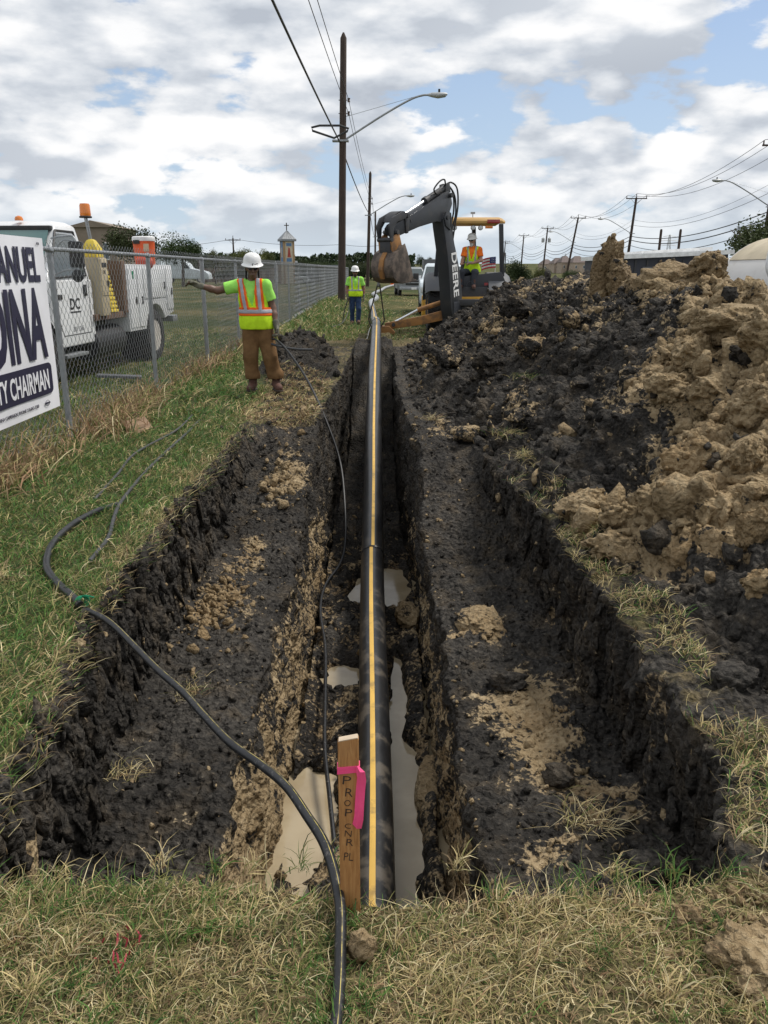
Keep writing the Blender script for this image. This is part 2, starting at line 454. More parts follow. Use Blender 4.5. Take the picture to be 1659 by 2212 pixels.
XRo = ip([0, 2.0, 2.5, 5.2, 6.8, 7.8, 8.8, 10, 12, 22], [1.02, 1.04, 1.20, 1.13, 1.05, 0.92, 0.62, 0.42, 0.34, 0.4]) + wob(0.9, 0.10, 8.3) + wob(4.2, 0.08, 51.3)
BL = -ip([0, 6.5, 8.4, 9.5, 22], [0.70, 0.70, 0.42, 0.0, 0.0]) * kz
BR = -ip([0, 2.3, 3.6, 6.4, 8.0, 22], [0.42, 0.46, 0.70, 0.66, 0.0, 0.0]) * kz
FZ = -ip([0, 14.5, 17.6, 22], [1.64, 1.64, 0.0, 0.0]) * kz
XLi = ip([0, 2, 5, 8, 10, 13, 17, 22], [-0.70, -0.70, -0.73, -0.77, -0.78, -0.72, -0.68, -0.66]) + wob(1.1, 0.09, 13.1)
XRi = ip([0, 2, 5, 8, 10, 13, 17, 22], [0.38, 0.37, 0.38, 0.34, 0.27, 0.20, 0.22, 0.25]) + wob(1.1, 0.07, 23.1)
fL, fR = np.clip(-BL / 0.5, 0, 1), np.clip(-BR / 0.5, 0, 1)
XLo2 = XLo + 0.06 + (1 - fL) * 0.26
XRo2 = XRo + 0.03 * fR - (1 - fR) * 0.10
XFl, XFr = ip([0, 3, 8, 11, 22], [-0.60, -0.61, -0.66, -0.68, -0.62]) + wob(1.5, 0.05, 31.0), ip([0, 3, 8, 11, 22], [0.36, 0.36, 0.34, 0.24, 0.18]) + wob(1.5, 0.05, 37.0)
XP = ip([0, 1.6, 2, 3, 4, 5, 6.8, 7.8, 8.8, 10, 11.5, 16, 18.5, 22], [2.0, 1.75, 1.58, 1.40, 1.34, 1.24, 1.08, 0.94, 0.65, 0.45, 0.37, 0.36, 0.55, 1.2])
XP = np.maximum(XP, XRo + 0.03)
XRidge = ip([0, 2, 5, 8, 10, 13, 16, 19, 22], [3.2, 3.0, 2.95, 3.05, 3.0, 2.6, 2.35, 2.2, 2.4])
HR_ = ip([0, 1.4, 2, 3, 5, 8, 12, 16, 18.2, 20.2, 22], [0.0, 0.0, 0.22, 0.74, 1.22, 1.46, 1.56, 1.44, 0.98, 0.0, 0.0])
XEND, XSTART = 6.6, -4.4
cps = [(np.full(NR, XSTART), np.zeros(NR)), (XLo, np.zeros(NR)), (XLo2, BL), (XLi, BL), (XFl, FZ), (XFr, FZ), (XRi, BR), (XRo2, BR), (XRo, np.zeros(NR)), (XP, np.zeros(NR)), (XRidge, HR_), (np.full(NR, XEND), np.zeros(NR))]
cnt = [96, 56, 72, 84, 84, 84, 76, 52, 22, 190, 60]
cols_x, cols_z, seg_id, seg_t = [], [], [], []
for i, n in enumerate(cnt):
    for t in np.linspace(0, 1, n, endpoint=(i == len(cnt) - 1)):
        tt = t ** 0.62 if i == 0 else t             # finer near the edge
        (xa, za), (xb, zb) = cps[i], cps[i + 1]
        if i == 9: zz = HR_ * (0.65 * t ** 0.86 + 0.35 * (t * t * (3 - 2 * t)))
        elif i == 10: zz = HR_ * (1 - sstep(0, 1, t))
        else: zz = za + (zb - za) * t
        cols_x.append(xa + (xb - xa) * tt); cols_z.append(zz); seg_id.append(i); seg_t.append(t)
NC = len(cols_x)
GX = np.array(cols_x).T.copy(); GZ = np.array(cols_z).T.copy(); GY = np.repeat(Yr[:, None], NC, 1)
SEG = np.array(seg_id); ST = np.array(seg_t)
def smooth_c(a, k):
    for _ in range(k):
        b = a.copy(); b[:, 1:-1] = (a[:, :-2] + 2 * a[:, 1:-1] + a[:, 2:]) / 4; a = b
    return a
GX, GZ = smooth_c(GX, 6), smooth_c(GZ, 6)
# wandering near edge, side mound, collapsed far end
edge = 0.10 * fbm(GX * 1.1, GX * 0 + 4.4, GX * 0, 3) + 0.05 * sstep(0.2, 1.2, GX)
GY = GY + edge * np.exp(-((GY - Y0) / 0.35) ** 2)
mound = 0.62 * np.exp(-(((GX + 1.42) / 0.52) ** 2 + ((GY - 14.2) / 1.55) ** 2) ** 1.4)
mound = mound * sstep(-0.74, -0.98, GX)
GZ = GZ + mound
P = np.stack([GX, GY, GZ], -1)
du = np.gradient(P, axis=1); dv = np.gradient(P, axis=0)
Nn = np.cross(du, dv); Nn /= np.maximum(np.linalg.norm(Nn, axis=2, keepdims=True), 1e-9)
Nn = np.where(Nn[..., 2:3] < -0.2, -Nn, Nn)
S = np.repeat(SEG[None, :], NR, 0); T = np.repeat(ST[None, :], NR, 0)
KZ = np.repeat(kz[:, None], NC, 1)
w_wallL = ((S == 1) * KZ * np.repeat(fL[:, None], NC, 1)); w_wallR = ((S == 7) * KZ * np.repeat(fR[:, None], NC, 1))
w_bench = ((S == 2) | (S == 6)) * KZ; w_inner = ((S == 3) | (S == 5)) * KZ; w_floor = (S == 4) * KZ
w_pile = ((S >= 9) * np.clip(np.repeat(HR_[:, None], NC, 1) / 0.7, 0, 1)) * np.where(S == 9, sstep(0.0, 0.10, T), 1 - sstep(0.75, 1.0, T))
w_mound = np.clip(mound / 0.2, 0, 1)
w_ground = 1.0 * ((S == 0) | (S == 8)) * (1 - w_mound) + (1 - KZ) * ((S > 0) & (S < 8))
def blurw(w, k=5):
    w = w.astype(np.float32)
    for _ in range(k):
        b = w.copy(); b[:, 1:-1] = (w[:, :-2] + w[:, 1:-1] + w[:, 2:]) / 3; w = b
    return w
w_wallL, w_wallR, w_bench, w_inner, w_floor, w_pile, w_ground, w_mound = [blurw(w) for w in (w_wallL, w_wallR, w_bench, w_inner, w_floor, w_pile, w_ground, w_mound)]
x, y, z = [P[..., i].astype(np.float32) for i in range(3)]
streak = 0.6 * (1 - 2 * np.abs(pnoise(y * 7.5 + z * 1.5, z * 1.6, x * 0.7))) + 0.5 * pnoise(y * 19 + z * 3, z * 3.2, x) + 0.35 * pnoise(y * 42, z * 9, x * 3)
rough3 = fbm(x * 2.6, y * 2.6, z * 2.6, 3); fine = fbm(x * 11, y * 11, z * 11, 3, 0.6)
w1 = worley(x * 3.2, y * 3.2, z * 3.2); w2 = worley(x * 9, y * 9, z * 9); w3 = worley(x * 24, y * 24, z * 24)
crumb = (0.55 - w3) * 0.022 + (0.55 - w2) * 0.03
groove = np.exp(-(pnoise(y * 5.5 + z * 1.4, z * 1.1, x * 0.5) / 0.10) ** 2) + 0.7 * np.exp(-(pnoise(y * 12.5 + z * 2.2 + 7, z * 2.6, x) / 0.13) ** 2)
D = (w_wallL + w_wallR) * (streak * 0.030 + rough3 * 0.05 - groove * 0.036 + 0.012 + pnoise(y * 9, z * 5, x * 4) * 0.03)
D = D + w_bench * (rough3 * 0.085 + fine * 0.035 + crumb * 1.25)
D = D + w_inner * (rough3 * 0.10 + fine * 0.045 + (0.55 - w2) * 0.035 + (0.55 - w3) * 0.015)
D = D + w_pile * (fbm(x * 0.9, y * 0.9, z * 0.9, 2) * 0.26 + np.abs(rough3) * 0.20 - 0.06 + (0.62 - w1) * 0.13 + (0.58 - w2) * 0.055 + crumb * 0.9 + fine * 0.075)
D = D + w_mound * ((0.6 - w1) * 0.14 + (0.55 - w2) * 0.08 + crumb)
rag = np.exp(-(((x + 1.15) / 0.55) ** 2 + ((y - 10.9) / 1.5) ** 2) ** 2)
D = D + ((S == 8) | (S == 9)) * KZ * (1 - np.clip(w_pile, 0, 1)) * ((0.55 - w2) * 0.06 + crumb + fine * 0.03)
D = D + rag * ((0.6 - w1) * 0.12 + (0.55 - w2) * 0.07 + crumb + rough3 * 0.08) * (S < 3)
D = D + np.clip(w_ground, 0, 1) * (rough3 * 0.03 + fine * 0.008) * sstep(XSTART, XSTART + 0.5, x) * sstep(0.55, 0.8, y)
# floor of the trench: churned mud with hollows that hold water
hol = np.zeros_like(x)
for (cx, cy, ax, ay) in [(-0.46, 4.40, 0.15, 0.66), (0.12, 4.2, 0.11, 1.1), (0.10, 5.7, 0.07, 0.8), (0.08, 8.15, 0.20, 0.55), (-0.36, 6.15, 0.16, 0.22), (-0.24, 8.0, 0.13, 0.35), (-0.34, 3.3, 0.25, 0.5)]:
    hol = np.maximum(hol, np.exp(-(((x - cx) / ax) ** 2 + ((y - cy) / ay) ** 2) ** 1.5))
flo = 0.15 + rough3 * 0.15 + (0.55 - w1) * 0.10 + (0.55 - w2) * 0.075 + fine * 0.03 - hol * 0.27
D = D + w_floor * flo
fade = sstep(21.5, 20.6, y) * sstep(XEND, XEND - 0.5, x)
P = P + Nn * (D * fade)[..., None]
x, y, z = [P[..., i] for i in range(3)]
WATER_Z = -1.585

# what each spot is made of: tan clay, turf, wetness
tanv = 0.06 + 0.0 * x
def blob(cx, cy, ax, ay, s=1.0):
    global tanv
    tanv = np.maximum(tanv, s * np.exp(-(((x - cx) / ax) ** 2 + ((y - cy) / ay) ** 2) ** 1.3))
tanv = tanv + w_inner * (0.27 * sstep(-0.70, -1.05, z)) * sstep(11, 8, y) + w_inner * 0.12 * sstep(-0.6, -0.85, z) + w_inner * 0.22 * sstep(5.2, 3.2, y)
tanv = tanv + w_floor * 0.33 * sstep(10.5, 8.5, y)
tanv = tanv + ((S == 3) * KZ) * 0.10 * sstep(10, 7, y)
for a in [(-1.2, 5.7, 0.30, 0.55, 0.62), (-1.0, 8.3, 0.25, 0.7, 0.62), (-1.15, 6.6, 0.2, 0.5, 0.5), (0.80, 3.9, 0.30, 0.75, 0.74), (0.62, 5.2, 0.22, 0.4, 0.62), (0.98, 3.2, 0.25, 0.3, 0.6), (0.66, 2.75, 0.2, 0.35, 0.5), (0.62, 8.8, 0.2, 0.7, 0.5),
          (1.75, 4.7, 0.50, 0.60, 1.0), (2.3, 5.1, 0.6, 0.9, 1.0), (2.6, 6.5, 0.75, 0.9, 1.05), (3.3, 7.2, 0.8, 1.2, 1.05), (1.42, 5.2, 0.28, 0.4, 0.95), (2.9, 5.6, 0.8, 0.8, 1.0), (2.0, 4.1, 0.35, 0.4, 0.8), (3.3, 9.2, 0.8, 1.0, 0.85), (2.7, 10.0, 0.4, 0.5, 0.75), (2.2, 9.4, 0.35, 0.7, 0.5), (1.6, 12.0, 0.5, 1.2, 0.5), (2.2, 13.2, 0.5, 1.2, 0.48), (1.35, 8.2, 0.2, 0.7, 0.5), (2.8, 12.0, 0.6, 1.0, 0.5), (1.9, 7.2, 0.25, 0.5, 0.48), (2.6, 15.5, 0.5, 1.2, 0.5),
          (1.15, 1.72, 0.28, 0.25, 0.75), (-1.2, 9.4, 0.35, 0.3, 0.45)]:
    blob(*a)
turf = np.zeros_like(x)
g_flat = ((S == 0) * (1 - w_mound)) + (1 - KZ) * (S < 9) * (S > 0)
turf = g_flat * 1.0
turf = np.maximum(turf, ((S == 8)) * 0.46 * sstep(7.5, 6.0, y))
turf = np.maximum(turf, (S == 9) * 0.36 * sstep(0.10, 0.03, T) * sstep(6.0, 4.8, y))
turf = np.maximum(turf, (S >= 9) * np.clip(1 - np.repeat(HR_[:, None], NC, 1) / 0.18, 0, 1))
turf = np.maximum(turf, (S == 10) * 0.9 * sstep(0.6, 0.95, T))
turf = np.maximum(turf, sstep(18.4, 19.6, y) * (S < 9))
turf = turf * np.where((S == 0) & (y > 9.2) & (y < 12.6), 1 - 0.65 * np.exp(-((x + 1.2) / 0.55) ** 2), 1)
turf = np.maximum(turf, np.where(((S == 1) | (S == 2)) & (y > 9.3) & (w_mound < 0.15), 0.52, 0))
wet_shade = w_floor * sstep(-1.42, -1.60, z) + w_inner * 0.3 * sstep(-1.1, -1.5, z)
soil_attr = np.stack([np.clip(tanv, 0, 1), np.clip(turf, 0, 1), np.clip(wet_shade, 0, 1), np.clip(sstep(1.9, 2.4, y) * (S == 0) + 0.35 * sstep(0.1, -0.7, x) * (KZ < 0.5), 0, 1)], -1).astype(np.float32)

idx = np.arange(NR * NC).reshape(NR, NC)
quads = np.stack([idx[:-1, :-1], idx[:-1, 1:], idx[1:, 1:], idx[1:, :-1]], -1)
qs = S[:-1, :-1]; qk = KZ[1:, 1:]; qy = y[:-1, :-1]
cls = np.where(qs == 0, 0, np.where(qs >= 9, 2, np.where((qk > 0) & (qy < 18.3), 1, 0)))
cls = np.where((qs >= 9) & (np.repeat(HR_[:-1, None], NC - 1, 1) < 0.02), 0, cls)
cls = np.where((qs == 8) & (qk > 0), 2, cls)
Pf = P.reshape(-1, 3).astype(np.float32); Af = soil_attr.reshape(-1, 4)
def piece(name, k, mat):
    q = quads[cls == k].reshape(-1, 4)
    u, inv = np.unique(q, return_inverse=True)
    me = np_mesh(name, Pf[u], inv.reshape(-1, 4))
    a = me.attributes.new('soil', 'FLOAT_COLOR', 'POINT'); a.data.foreach_set('color', Af[u].ravel())
    return link(name, me, mat)
near_ground = piece('ground', 0, SOIL); tag(near_ground, 'grassy ground beside the trench', kind='structure')
trench = piece('trench', 1, SOIL); tag(trench, 'stepped trench cut through black and tan clay', kind='structure')
heap = piece('spoil_heap', 2, SOIL); tag(heap, 'long heap of dug black and tan clay along the trench', kind='structure')

def surf_points(mask, n, r=rng):                    # random points on the swept surface, evenly by area
    q = quads[mask[:-1, :-1] & mask[1:, 1:]].reshape(-1, 4)
    a, b, c, d = [Pf[q[:, i]] for i in range(4)]
    ar = np.linalg.norm(np.cross(c - a, d - b), axis=1); nn = np.cross(c - a, d - b); nn /= np.maximum(np.linalg.norm(nn, axis=1), 1e-9)[:, None]
    k = r.choice(len(q), n, p=ar / ar.sum()); s, t = r.random((2, n, 1))
    return (a[k] * (1 - s) + b[k] * s) * (1 - t) + (d[k] * (1 - s) + c[k] * s) * t, nn[k]
def height_at(px, py):
    j = np.argmin((P[..., 0] - px) ** 2 + (P[..., 1] - py) ** 2); return float(P[..., 2].ravel()[j])

# far ground: a ring of sheets out to the horizon around the detailed part
def sheet(name, x0, x1, y0, y1, nx, ny, label, zf=None, power=1.0):
    gx = np.linspace(x0, x1, nx); gy = y0 + (y1 - y0) * np.linspace(0, 1, ny) ** power
    X, Y = np.meshgrid(gx, gy); Z = np.zeros_like(X) if zf is None else zf(X, Y)
    i = np.arange(nx * ny).reshape(ny, nx); q = np.stack([i[:-1, :-1], i[:-1, 1:], i[1:, 1:], i[1:, :-1]], -1).reshape(-1, 4)
    return tag(link(name, np_mesh(name, np.stack([X, Y, Z], -1).reshape(-1, 3), q), FIELD), label, kind='structure')
def roll(X, Y):
    a = sstep(21.5, 27, Y)
    z = a * 0.10 * fbm(X * 0.12, Y * 0.12, X * 0, 2)
    z = z + 0.22 * np.exp(-(((X + 2.2) / 1.6) ** 2 + ((Y - 41) / 7) ** 2))                     # rise round the tall pole
    z = z + 7.5 * sstep(300, 900, Y)  + 1.0 * sstep(120, 300, Y) * sstep(-5, 40, X)
    return z
sheet('ground', -400, 400, 21.5, 2600, 260, 170, 'mown field behind the trench out to the horizon', roll, 2.6)
sheet('ground', -400, XSTART, -60, 21.5, 60, 60, 'field behind the chain link fence')
sheet('ground', XEND, 400, -60, 21.5, 60, 40, 'verge beyond the spoil heap')
sheet('ground', XSTART, XEND, -60, 0.55, 20, 40, 'verge behind the camera')
def road():
    n = 60; ys = np.linspace(-40, 700, n); xc = np.interp(ys, [-40, 0, 300, 700], [16.5, 17.5, 24, 18])
    Z = roll(xc, ys) * (ys > 21.5) + 0.006
    mr = paint('road_asphalt', (0.16, 0.16, 0.155), 0.9, dirt=0.3, scale=1.2)
    V = np.concatenate([np.stack([xc - 5, ys, Z], -1), np.stack([xc + 5, ys, Z], -1)]); i = np.arange(n - 1)
    tag(link('road', np_mesh('road', V, np.stack([i, n + i, n + i + 1, i + 1], -1)), mr), 'grey road running past the work site', kind='structure')
road()

# water standing in the trench
def puddle(label, cx, cy, ax, ay, seed):
    n = 48; r = np.random.default_rng(seed); V = [(cx, cy, WATER_Z)]
    for k in range(n):
        q = 2 * PI * k / n; s = 1 + 0.12 * math.sin(3 * q + seed) + 0.06 * r.normal()
        V.append((min(0.42, max(-0.66, cx + ax * s * math.cos(q))), cy + ay * s * math.sin(q), WATER_Z))
    me = bpy.data.meshes.new('puddle'); me.from_pydata(V, [], [(0, 1 + k, 1 + (k + 1) % n) for k in range(n)]); me.update()
    tag(link('puddle', me, WATER), label, kind='structure')
puddle('milky brown water beside the stake', -0.44, 4.3, 0.30, 1.25, 1)
puddle('strip of water right of the black pipe', 0.22, 4.7, 0.22, 2.0, 2)
puddle('small pool at the far end of the trench floor', 0.02, 8.15, 0.36, 0.8, 3)
puddle('small pool left of the pipe halfway along', -0.33, 6.2, 0.28, 0.42, 4)
# ------------------------------------------------------------------ clods
def clod_mesh(name, seed, sub=3, rough=0.35, crack=0.0):
    bm = bmesh.new(); bmesh.ops.create_icosphere(bm, subdivisions=sub, radius=1.0)
    v = np.array([q.co[:] for q in bm.verts], np.float32); o = seed * 7.31
    n = fbm(v[:, 0] * 1.3 + o, v[:, 1] * 1.3, v[:, 2] * 1.3, 3); w = worley(v[:, 0] * 2.2 + o, v[:, 1] * 2.2, v[:, 2] * 2.2)
    d = 1 + rough * 1.7 * n + rough * 0.8 * (0.5 - w)
    if sub >= 4:
        rdg = 1 - 2 * np.abs(pnoise(v[:, 0] * 3.1, v[:, 1] * 3.1 + o, v[:, 2] * 3.1))
        d = d + rough * (0.45 * (0.5 - worley(v[:, 0] * 4.5 + o, v[:, 1] * 4.5, v[:, 2] * 4.5)) + 0.28 * (0.5 - worley(v[:, 0] * 10 + o, v[:, 1] * 10, v[:, 2] * 10)) + 0.22 * rdg + 0.45 * fbm(v[:, 0] * 6, v[:, 1] * 6, v[:, 2] * 6 + o, 4, 0.65))
    v = v * d[:, None]
    # knock flat facets off it, as broken clay has
    r = np.random.default_rng(seed)
    for _ in range(5):
        nn = r.normal(size=3); nn /= np.linalg.norm(nn); h = v @ nn; lim = 0.72 + 0.2 * r.random(); over = np.maximum(h - lim, 0); v -= (over * 0.8)[:, None] * nn
    for q, c in zip(bm.verts, v): q.co = c
    me = bpy.data.meshes.new(name); bm.to_mesh(me); bm.free()
    me.polygons.foreach_set('use_smooth', np.ones(len(me.polygons), bool)); return me
def set_soil(me, tan, wet_shade=0.0):  # third channel also darkens ridge clods to a painted shade brown
    a = me.attributes.new('soil', 'FLOAT_COLOR', 'POINT'); n = len(me.vertices)
    a.data.foreach_set('color', np.tile(np.array([tan, 0, wet_shade, 1], np.float32), n))
def scatter_clods(name, label, pts, sizes, tans, seed, squash=0.7, sub=1):
    r = np.random.default_rng(seed); base = []
    for k in range(6):
        me = clod_mesh('tmp', seed * 10 + k, sub, 0.75 if sub == 1 else 0.6); base.append((np.array([v.co[:] for v in me.vertices], np.float32), np.array([p.vertices[:] for p in me.polygons], np.int32))); bpy.data.meshes.remove(me)
    V, F, A, o = [], [], [], 0
    for p, s, t in zip(pts, sizes, tans):
        bv, bf = base[r.integers(6)]
        e = Euler((r.random() * 6.3, r.random() * 6.3, r.random() * 6.3)).to_matrix()
        sc = s * (np.array([1, 1, squash]) * (0.5 + 0.9 * r.random(3)))
        vv = (bv * sc) @ np.array(e).T + p
        V.append(vv); F.append(bf + o); o += len(bv); A.append(np.tile(np.array([t, 0, 0, 0], np.float32), (len(bv), 1)))
    me = np_mesh(name, np.concatenate(V), np.concatenate(F), smooth=False)
    a = me.attributes.new('soil', 'FLOAT_COLOR', 'POINT'); a.data.foreach_set('color', np.concatenate(A).astype(np.float32).ravel())
    return tag(link(name, me, SOIL), label, kind='stuff')
def tan_near(p):
    out = []
    for q in p:
        out.append(tan_lookup(q[0], q[1]))
    return np.array(out)
_tx, _ty, _tt = x[::6, ::6].ravel(), y[::6, ::6].ravel(), tanv[::6, ::6].ravel()
def tan_lookup(px, py): return float(_tt[np.argmin((_tx - px) ** 2 + (_ty - py) ** 2)])

pm = (S == 9) & (y > 2.0) & (y < 18.5) & (x < 3.9) & (np.repeat(HR_[:, None], NC, 1) > 0.15)
pts, nn = surf_points(pm, 2600); sz = 0.012 + 0.055 * rng.random(2600) ** 4 + 0.0016 * pts[:, 1]
tn = tan_near(pts) * 0.9 + rng.choice([0, 0.35, 0.7], 2600, p=[0.85, 0.10, 0.05])
scatter_clods('loose_clods', 'small loose clods strewn over the spoil heap', pts + nn * sz[:, None] * 0.2, sz, np.clip(tn, 0, 1), 3)
bmk = ((S == 2) | (S == 6)) & (KZ > 0.5) & (y < 10.5)
pts, nn = surf_points(bmk, 2600); sz = 0.007 + 0.022 * rng.random(2600) ** 3
tn = tan_near(pts) * 1.15 + rng.choice([0, 0.38, 0.6], 2600, p=[0.80, 0.13, 0.07])
scatter_clods('bench_crumbs', 'crumbs of black and tan clay on the trench ledges', pts + nn * sz[:, None] * 0.2, sz, np.clip(tn, 0, 1), 4)
def flakes(label, mask, n, seed, sgn):
    """upright plates of cracked clay standing proud of the cut faces"""
    r = np.random.default_rng(seed); pts, nn = surf_points(mask, n); base = []
    for k in range(6):
        me = clod_mesh('tmp', seed * 10 + k, 1, 0.6); base.append((np.array([v.co[:] for v in me.vertices], np.float32), np.array([p.vertices[:] for p in me.polygons], np.int32))); bpy.data.meshes.remove(me)
    V, F, A, o = [], [], [], 0
    for p in pts:
        bv, bf = base[r.integers(6)]; s = 0.45 + 1.5 * r.random() ** 3
        e = np.array(Euler((0.22 * r.normal(), 0.20 * r.normal() + sgn * 0.15, 0.5 * r.normal())).to_matrix())
        V.append((bv * np.array([0.013, 0.030, 0.060]) * s * (0.5 + 1.0 * r.random(3))) @ e.T + p + np.array([-sgn * 0.002, 0, 0])); F.append(bf + o); o += len(bv)
        A.append(np.tile(np.array([0.55 if r.random() < 0.02 else 0.08, 0, 0, 1], np.float32), (len(bv), 1)))
    me = np_mesh('clay_flakes', np.concatenate(V), np.concatenate(F), smooth=False)
    a = me.attributes.new('soil', 'FLOAT_COLOR', 'POINT'); a.data.foreach_set('color', np.concatenate(A).astype(np.float32).ravel())
    tag(link('clay_flakes', me, SOIL), label, kind='stuff')
flakes('upright flakes of cracked black clay on the left cut face', (S == 1) & (y > 2.0) & (y < 9.0) & (w_wallL > 0.4), 900, 71, -1)
flakes('upright flakes of cracked black clay on the right cut face', (S == 7) & (y > 2.0) & (y < 8.4) & (w_wallR > 0.4), 600, 72, 1)
def patch(cx, cy, ax, ay, n, s0, s1, tan, seed):
    r = np.random.default_rng(seed); out, sz = [], []
    for _ in range(n):
        px, py = cx + ax * r.normal() * 0.5, cy + ay * r.normal() * 0.5
        s = s0 + (s1 - s0) * r.random() ** 2.5; out.append((px, py, height_at(px, py) + s * 0.3)); sz.append(s)
    return np.array(out), np.array(sz), np.full(n, tan)
a = patch(-1.22, 5.6, 0.28, 0.7, 240, 0.012, 0.045, 0.95, 1); b = patch(-1.02, 8.2, 0.25, 0.8, 60, 0.03, 0.085, 0.95, 2); c = patch(-2.1, 6.6, 0.5, 0.5, 18, 0.015, 0.04, 0.9, 6)
scatter_clods('tan_rubble', 'pale tan clay rubble scattered on the left ledge', np.concatenate([a[0], b[0], c[0]]), np.concatenate([a[1], b[1], c[1]]), np.concatenate([a[2], b[2], c[2]]), 5)
a = patch(1.02, 1.72, 0.30, 0.30, 420, 0.005, 0.022, 0.9, 3); b = patch(0.95, 2.0, 0.5, 0.1, 40, 0.008, 0.03, 0.5, 4)
scatter_clods('tan_rubble', 'crumbled tan clay on the grass in the lower right corner', np.concatenate([a[0], b[0]]), np.concatenate([a[1], b[1]]), np.concatenate([a[2], b[2]]), 6)
fm = (S == 4) & (KZ > 0.5) & (y < 11)
pts, nn = surf_points(fm, 500); sz = 0.015 + 0.05 * rng.random(500) ** 3
keep = pts[:, 2] > WATER_Z - 0.005
scatter_clods('mud_clods', 'muddy clods on the trench floor', pts[keep], sz[keep], np.where(rng.random(500) < 0.4, 0.75, 0.3)[keep], 7)

def clod(label, X, Y, size, tan=0.95, seed=0, lift=0.25, rot=(0, 0, 0), sub=4, rough=0.38, zz=None):
    me = clod_mesh('clay_clod', seed, sub, rough); set_soil(me, tan)
    o = link('clay_clod', me, SOIL)
    h = (height_at(X, Y) if zz is None else zz)
    o.location = (X, Y, h + lift * size[2]); o.scale = size; o.rotation_euler = rot
    return tag(o, label, 'clay clod')
tm = (S >= 9) & (tanv > 0.6) & (y > 3.4) & (x < 4.0)
pts, nn = surf_points(tm, 900); sz = 0.02 + 0.10 * rng.random(900) ** 3
scatter_clods('tan_rubble', 'crumbling tan clay lumps covering the right slope', pts + nn * sz[:, None] * 0.05, sz, np.clip(0.75 + 0.3 * rng.random(900), 0, 1) * np.where(rng.random(900) < 0.12, 0, 1), 14, 0.8, 2)
_dep = P[..., 1] * math.cos(PITCH) - (P[..., 2] - CAM_H) * math.sin(PITCH)
_pu = (P[..., 0] / _dep * FOC + 384) * 1659 / 768; _pv = (512 - (P[..., 1] * math.sin(PITCH) + (P[..., 2] - CAM_H) * math.cos(PITCH)) / _dep * FOC) * 2212 / 1024
def spot(dx, dy, tol=9):                            # where the heap or ledge lies at a point of the photograph
    m = (np.abs(_pu - dx) < tol) & (np.abs(_pv - dy) < tol) & (S > 0) & (P[..., 1] > 1.0)
    if not m.any(): return None
    q = P[m]; return q[np.argmin(q[:, 1])]
def clod_px(label, cx, cy, w, h, tan, seed, rot=(0, 0, 0), sub=4, rough=0.38, Y=None, deep=0.8, wet_shade=0.0):
    q = spot(cx, cy + h * 0.25) if Y is None else None
    if q is None: q = at(cx, cy, Y or 9.0)
    k = 0.463 / FOC * float(q[1]) / math.cos(PITCH * 0.5)
    sz = (w * k / 2, w * k / 2 * deep, h * k / 2); c = at(cx, cy, float(q[1]) + sz[1] * 0.95)
    me = clod_mesh('clay_clod', seed, sub, rough); set_soil(me, tan, wet_shade); o = link('clay_clod', me, SOIL)
    o.location = c; o.scale = sz; o.rotation_euler = rot; return tag(o, label, 'clay clod')
clod_px('tall pointed slab of clay standing on the heap skyline', 1309, 588, 58, 138, 0.80, 1, (0.1, 0.14, 0.3), 5, 0.30, Y=10.0, wet_shade=0.75)  # its shaded brown is painted in through the third soil channel
clod_px('leaning shard of grey clay right beside the tall pointed slab', 1343, 612, 46, 100, 0.72, 2, (0.0, -0.2, 0.2), 5, 0.34, Y=9.8, wet_shade=0.65)
clod_px('huge cracked tan clay block on the ridge before the dark building', 1474, 622, 190, 100, 0.80, 3, (0.1, 0.0, 0.3), 5, 0.34, Y=9.1, wet_shade=0.30)
clod_px('tan clay block at the left end of the ridge row', 1388, 628, 96, 60, 0.74, 4, (0.2, 0.1, 1.0), 5, Y=9.2, wet_shade=0.45)
clod_px('peaked tan block on top of the ridge row', 1528, 582, 96, 76, 0.78, 31, (0.2, 0.4, 1.0), 5, Y=9.0, wet_shade=0.30)
clod_px('grey brown clay block below the white tank', 1566, 644, 104, 58, 0.66, 51, (0.3, 0.2, 0.1), 5, 0.45, Y=8.4, wet_shade=0.6)
clod_px('big tan block at the right picture edge, uppermost', 1592, 706, 180, 96, 0.9, 10, (0.1, 0.1, 2.0), 5)
clod_px('tan slab running off the right picture edge, second from the top', 1660, 720, 130, 120, 0.78, 32, (0.1, 0.3, 1.0), 5)
clod_px('tan block left of the uppermost edge block', 1500, 770, 118, 80, 0.86, 33, (0.4, 0.3, 0.5), 5)
clod_px('tan block with white cup on its edge', 1450, 850, 112, 78, 0.92, 9, (0.1, 0.3, 0.5), 5)
clod_px('tan block beside the one with the cup', 1545, 850, 140, 90, 0.76, 11, (0.2, 0.1, 0.9), 5)
clod_px('tan block at the right picture edge at mid height', 1640, 880, 120, 120, 0.82, 34, (0.6, 0.1, 0.9), 5)
clod_px('tan block under the mid height edge block', 1608, 985, 100, 96, 0.9, 35, (0.2, 0.7, 0.9), 5)
clod_px('large peaked tan block on the right slope', 1492, 1000, 116, 96, 0.78, 7, (0.3, -0.1, 0.2), 5)
clod_px('broad tan block below the large peaked block', 1436, 1082, 150, 100, 0.86, 8, (0.0, 0.2, 1.2), 5)
clod_px('tan and black block right of the broad tan block', 1545, 1100, 120, 80, 0.62, 36, (0.5, 0.2, 1.2), 5)
clod_px('rounded tan lump nearest the ledge corner', 1262, 1092, 118, 72, 0.92, 6, (0.1, 0.0, 0.4), 5)
clod_px('crumbly tan lump right of the rounded corner lump', 1340, 1118, 84, 66, 0.76, 37, (0.4, 0.3, 0.4))
clod_px('low crumbly tan mass at the foot of the slope', 1360, 1180, 170, 74, 0.85, 38, (0.0, 0.1, 0.4), 5)
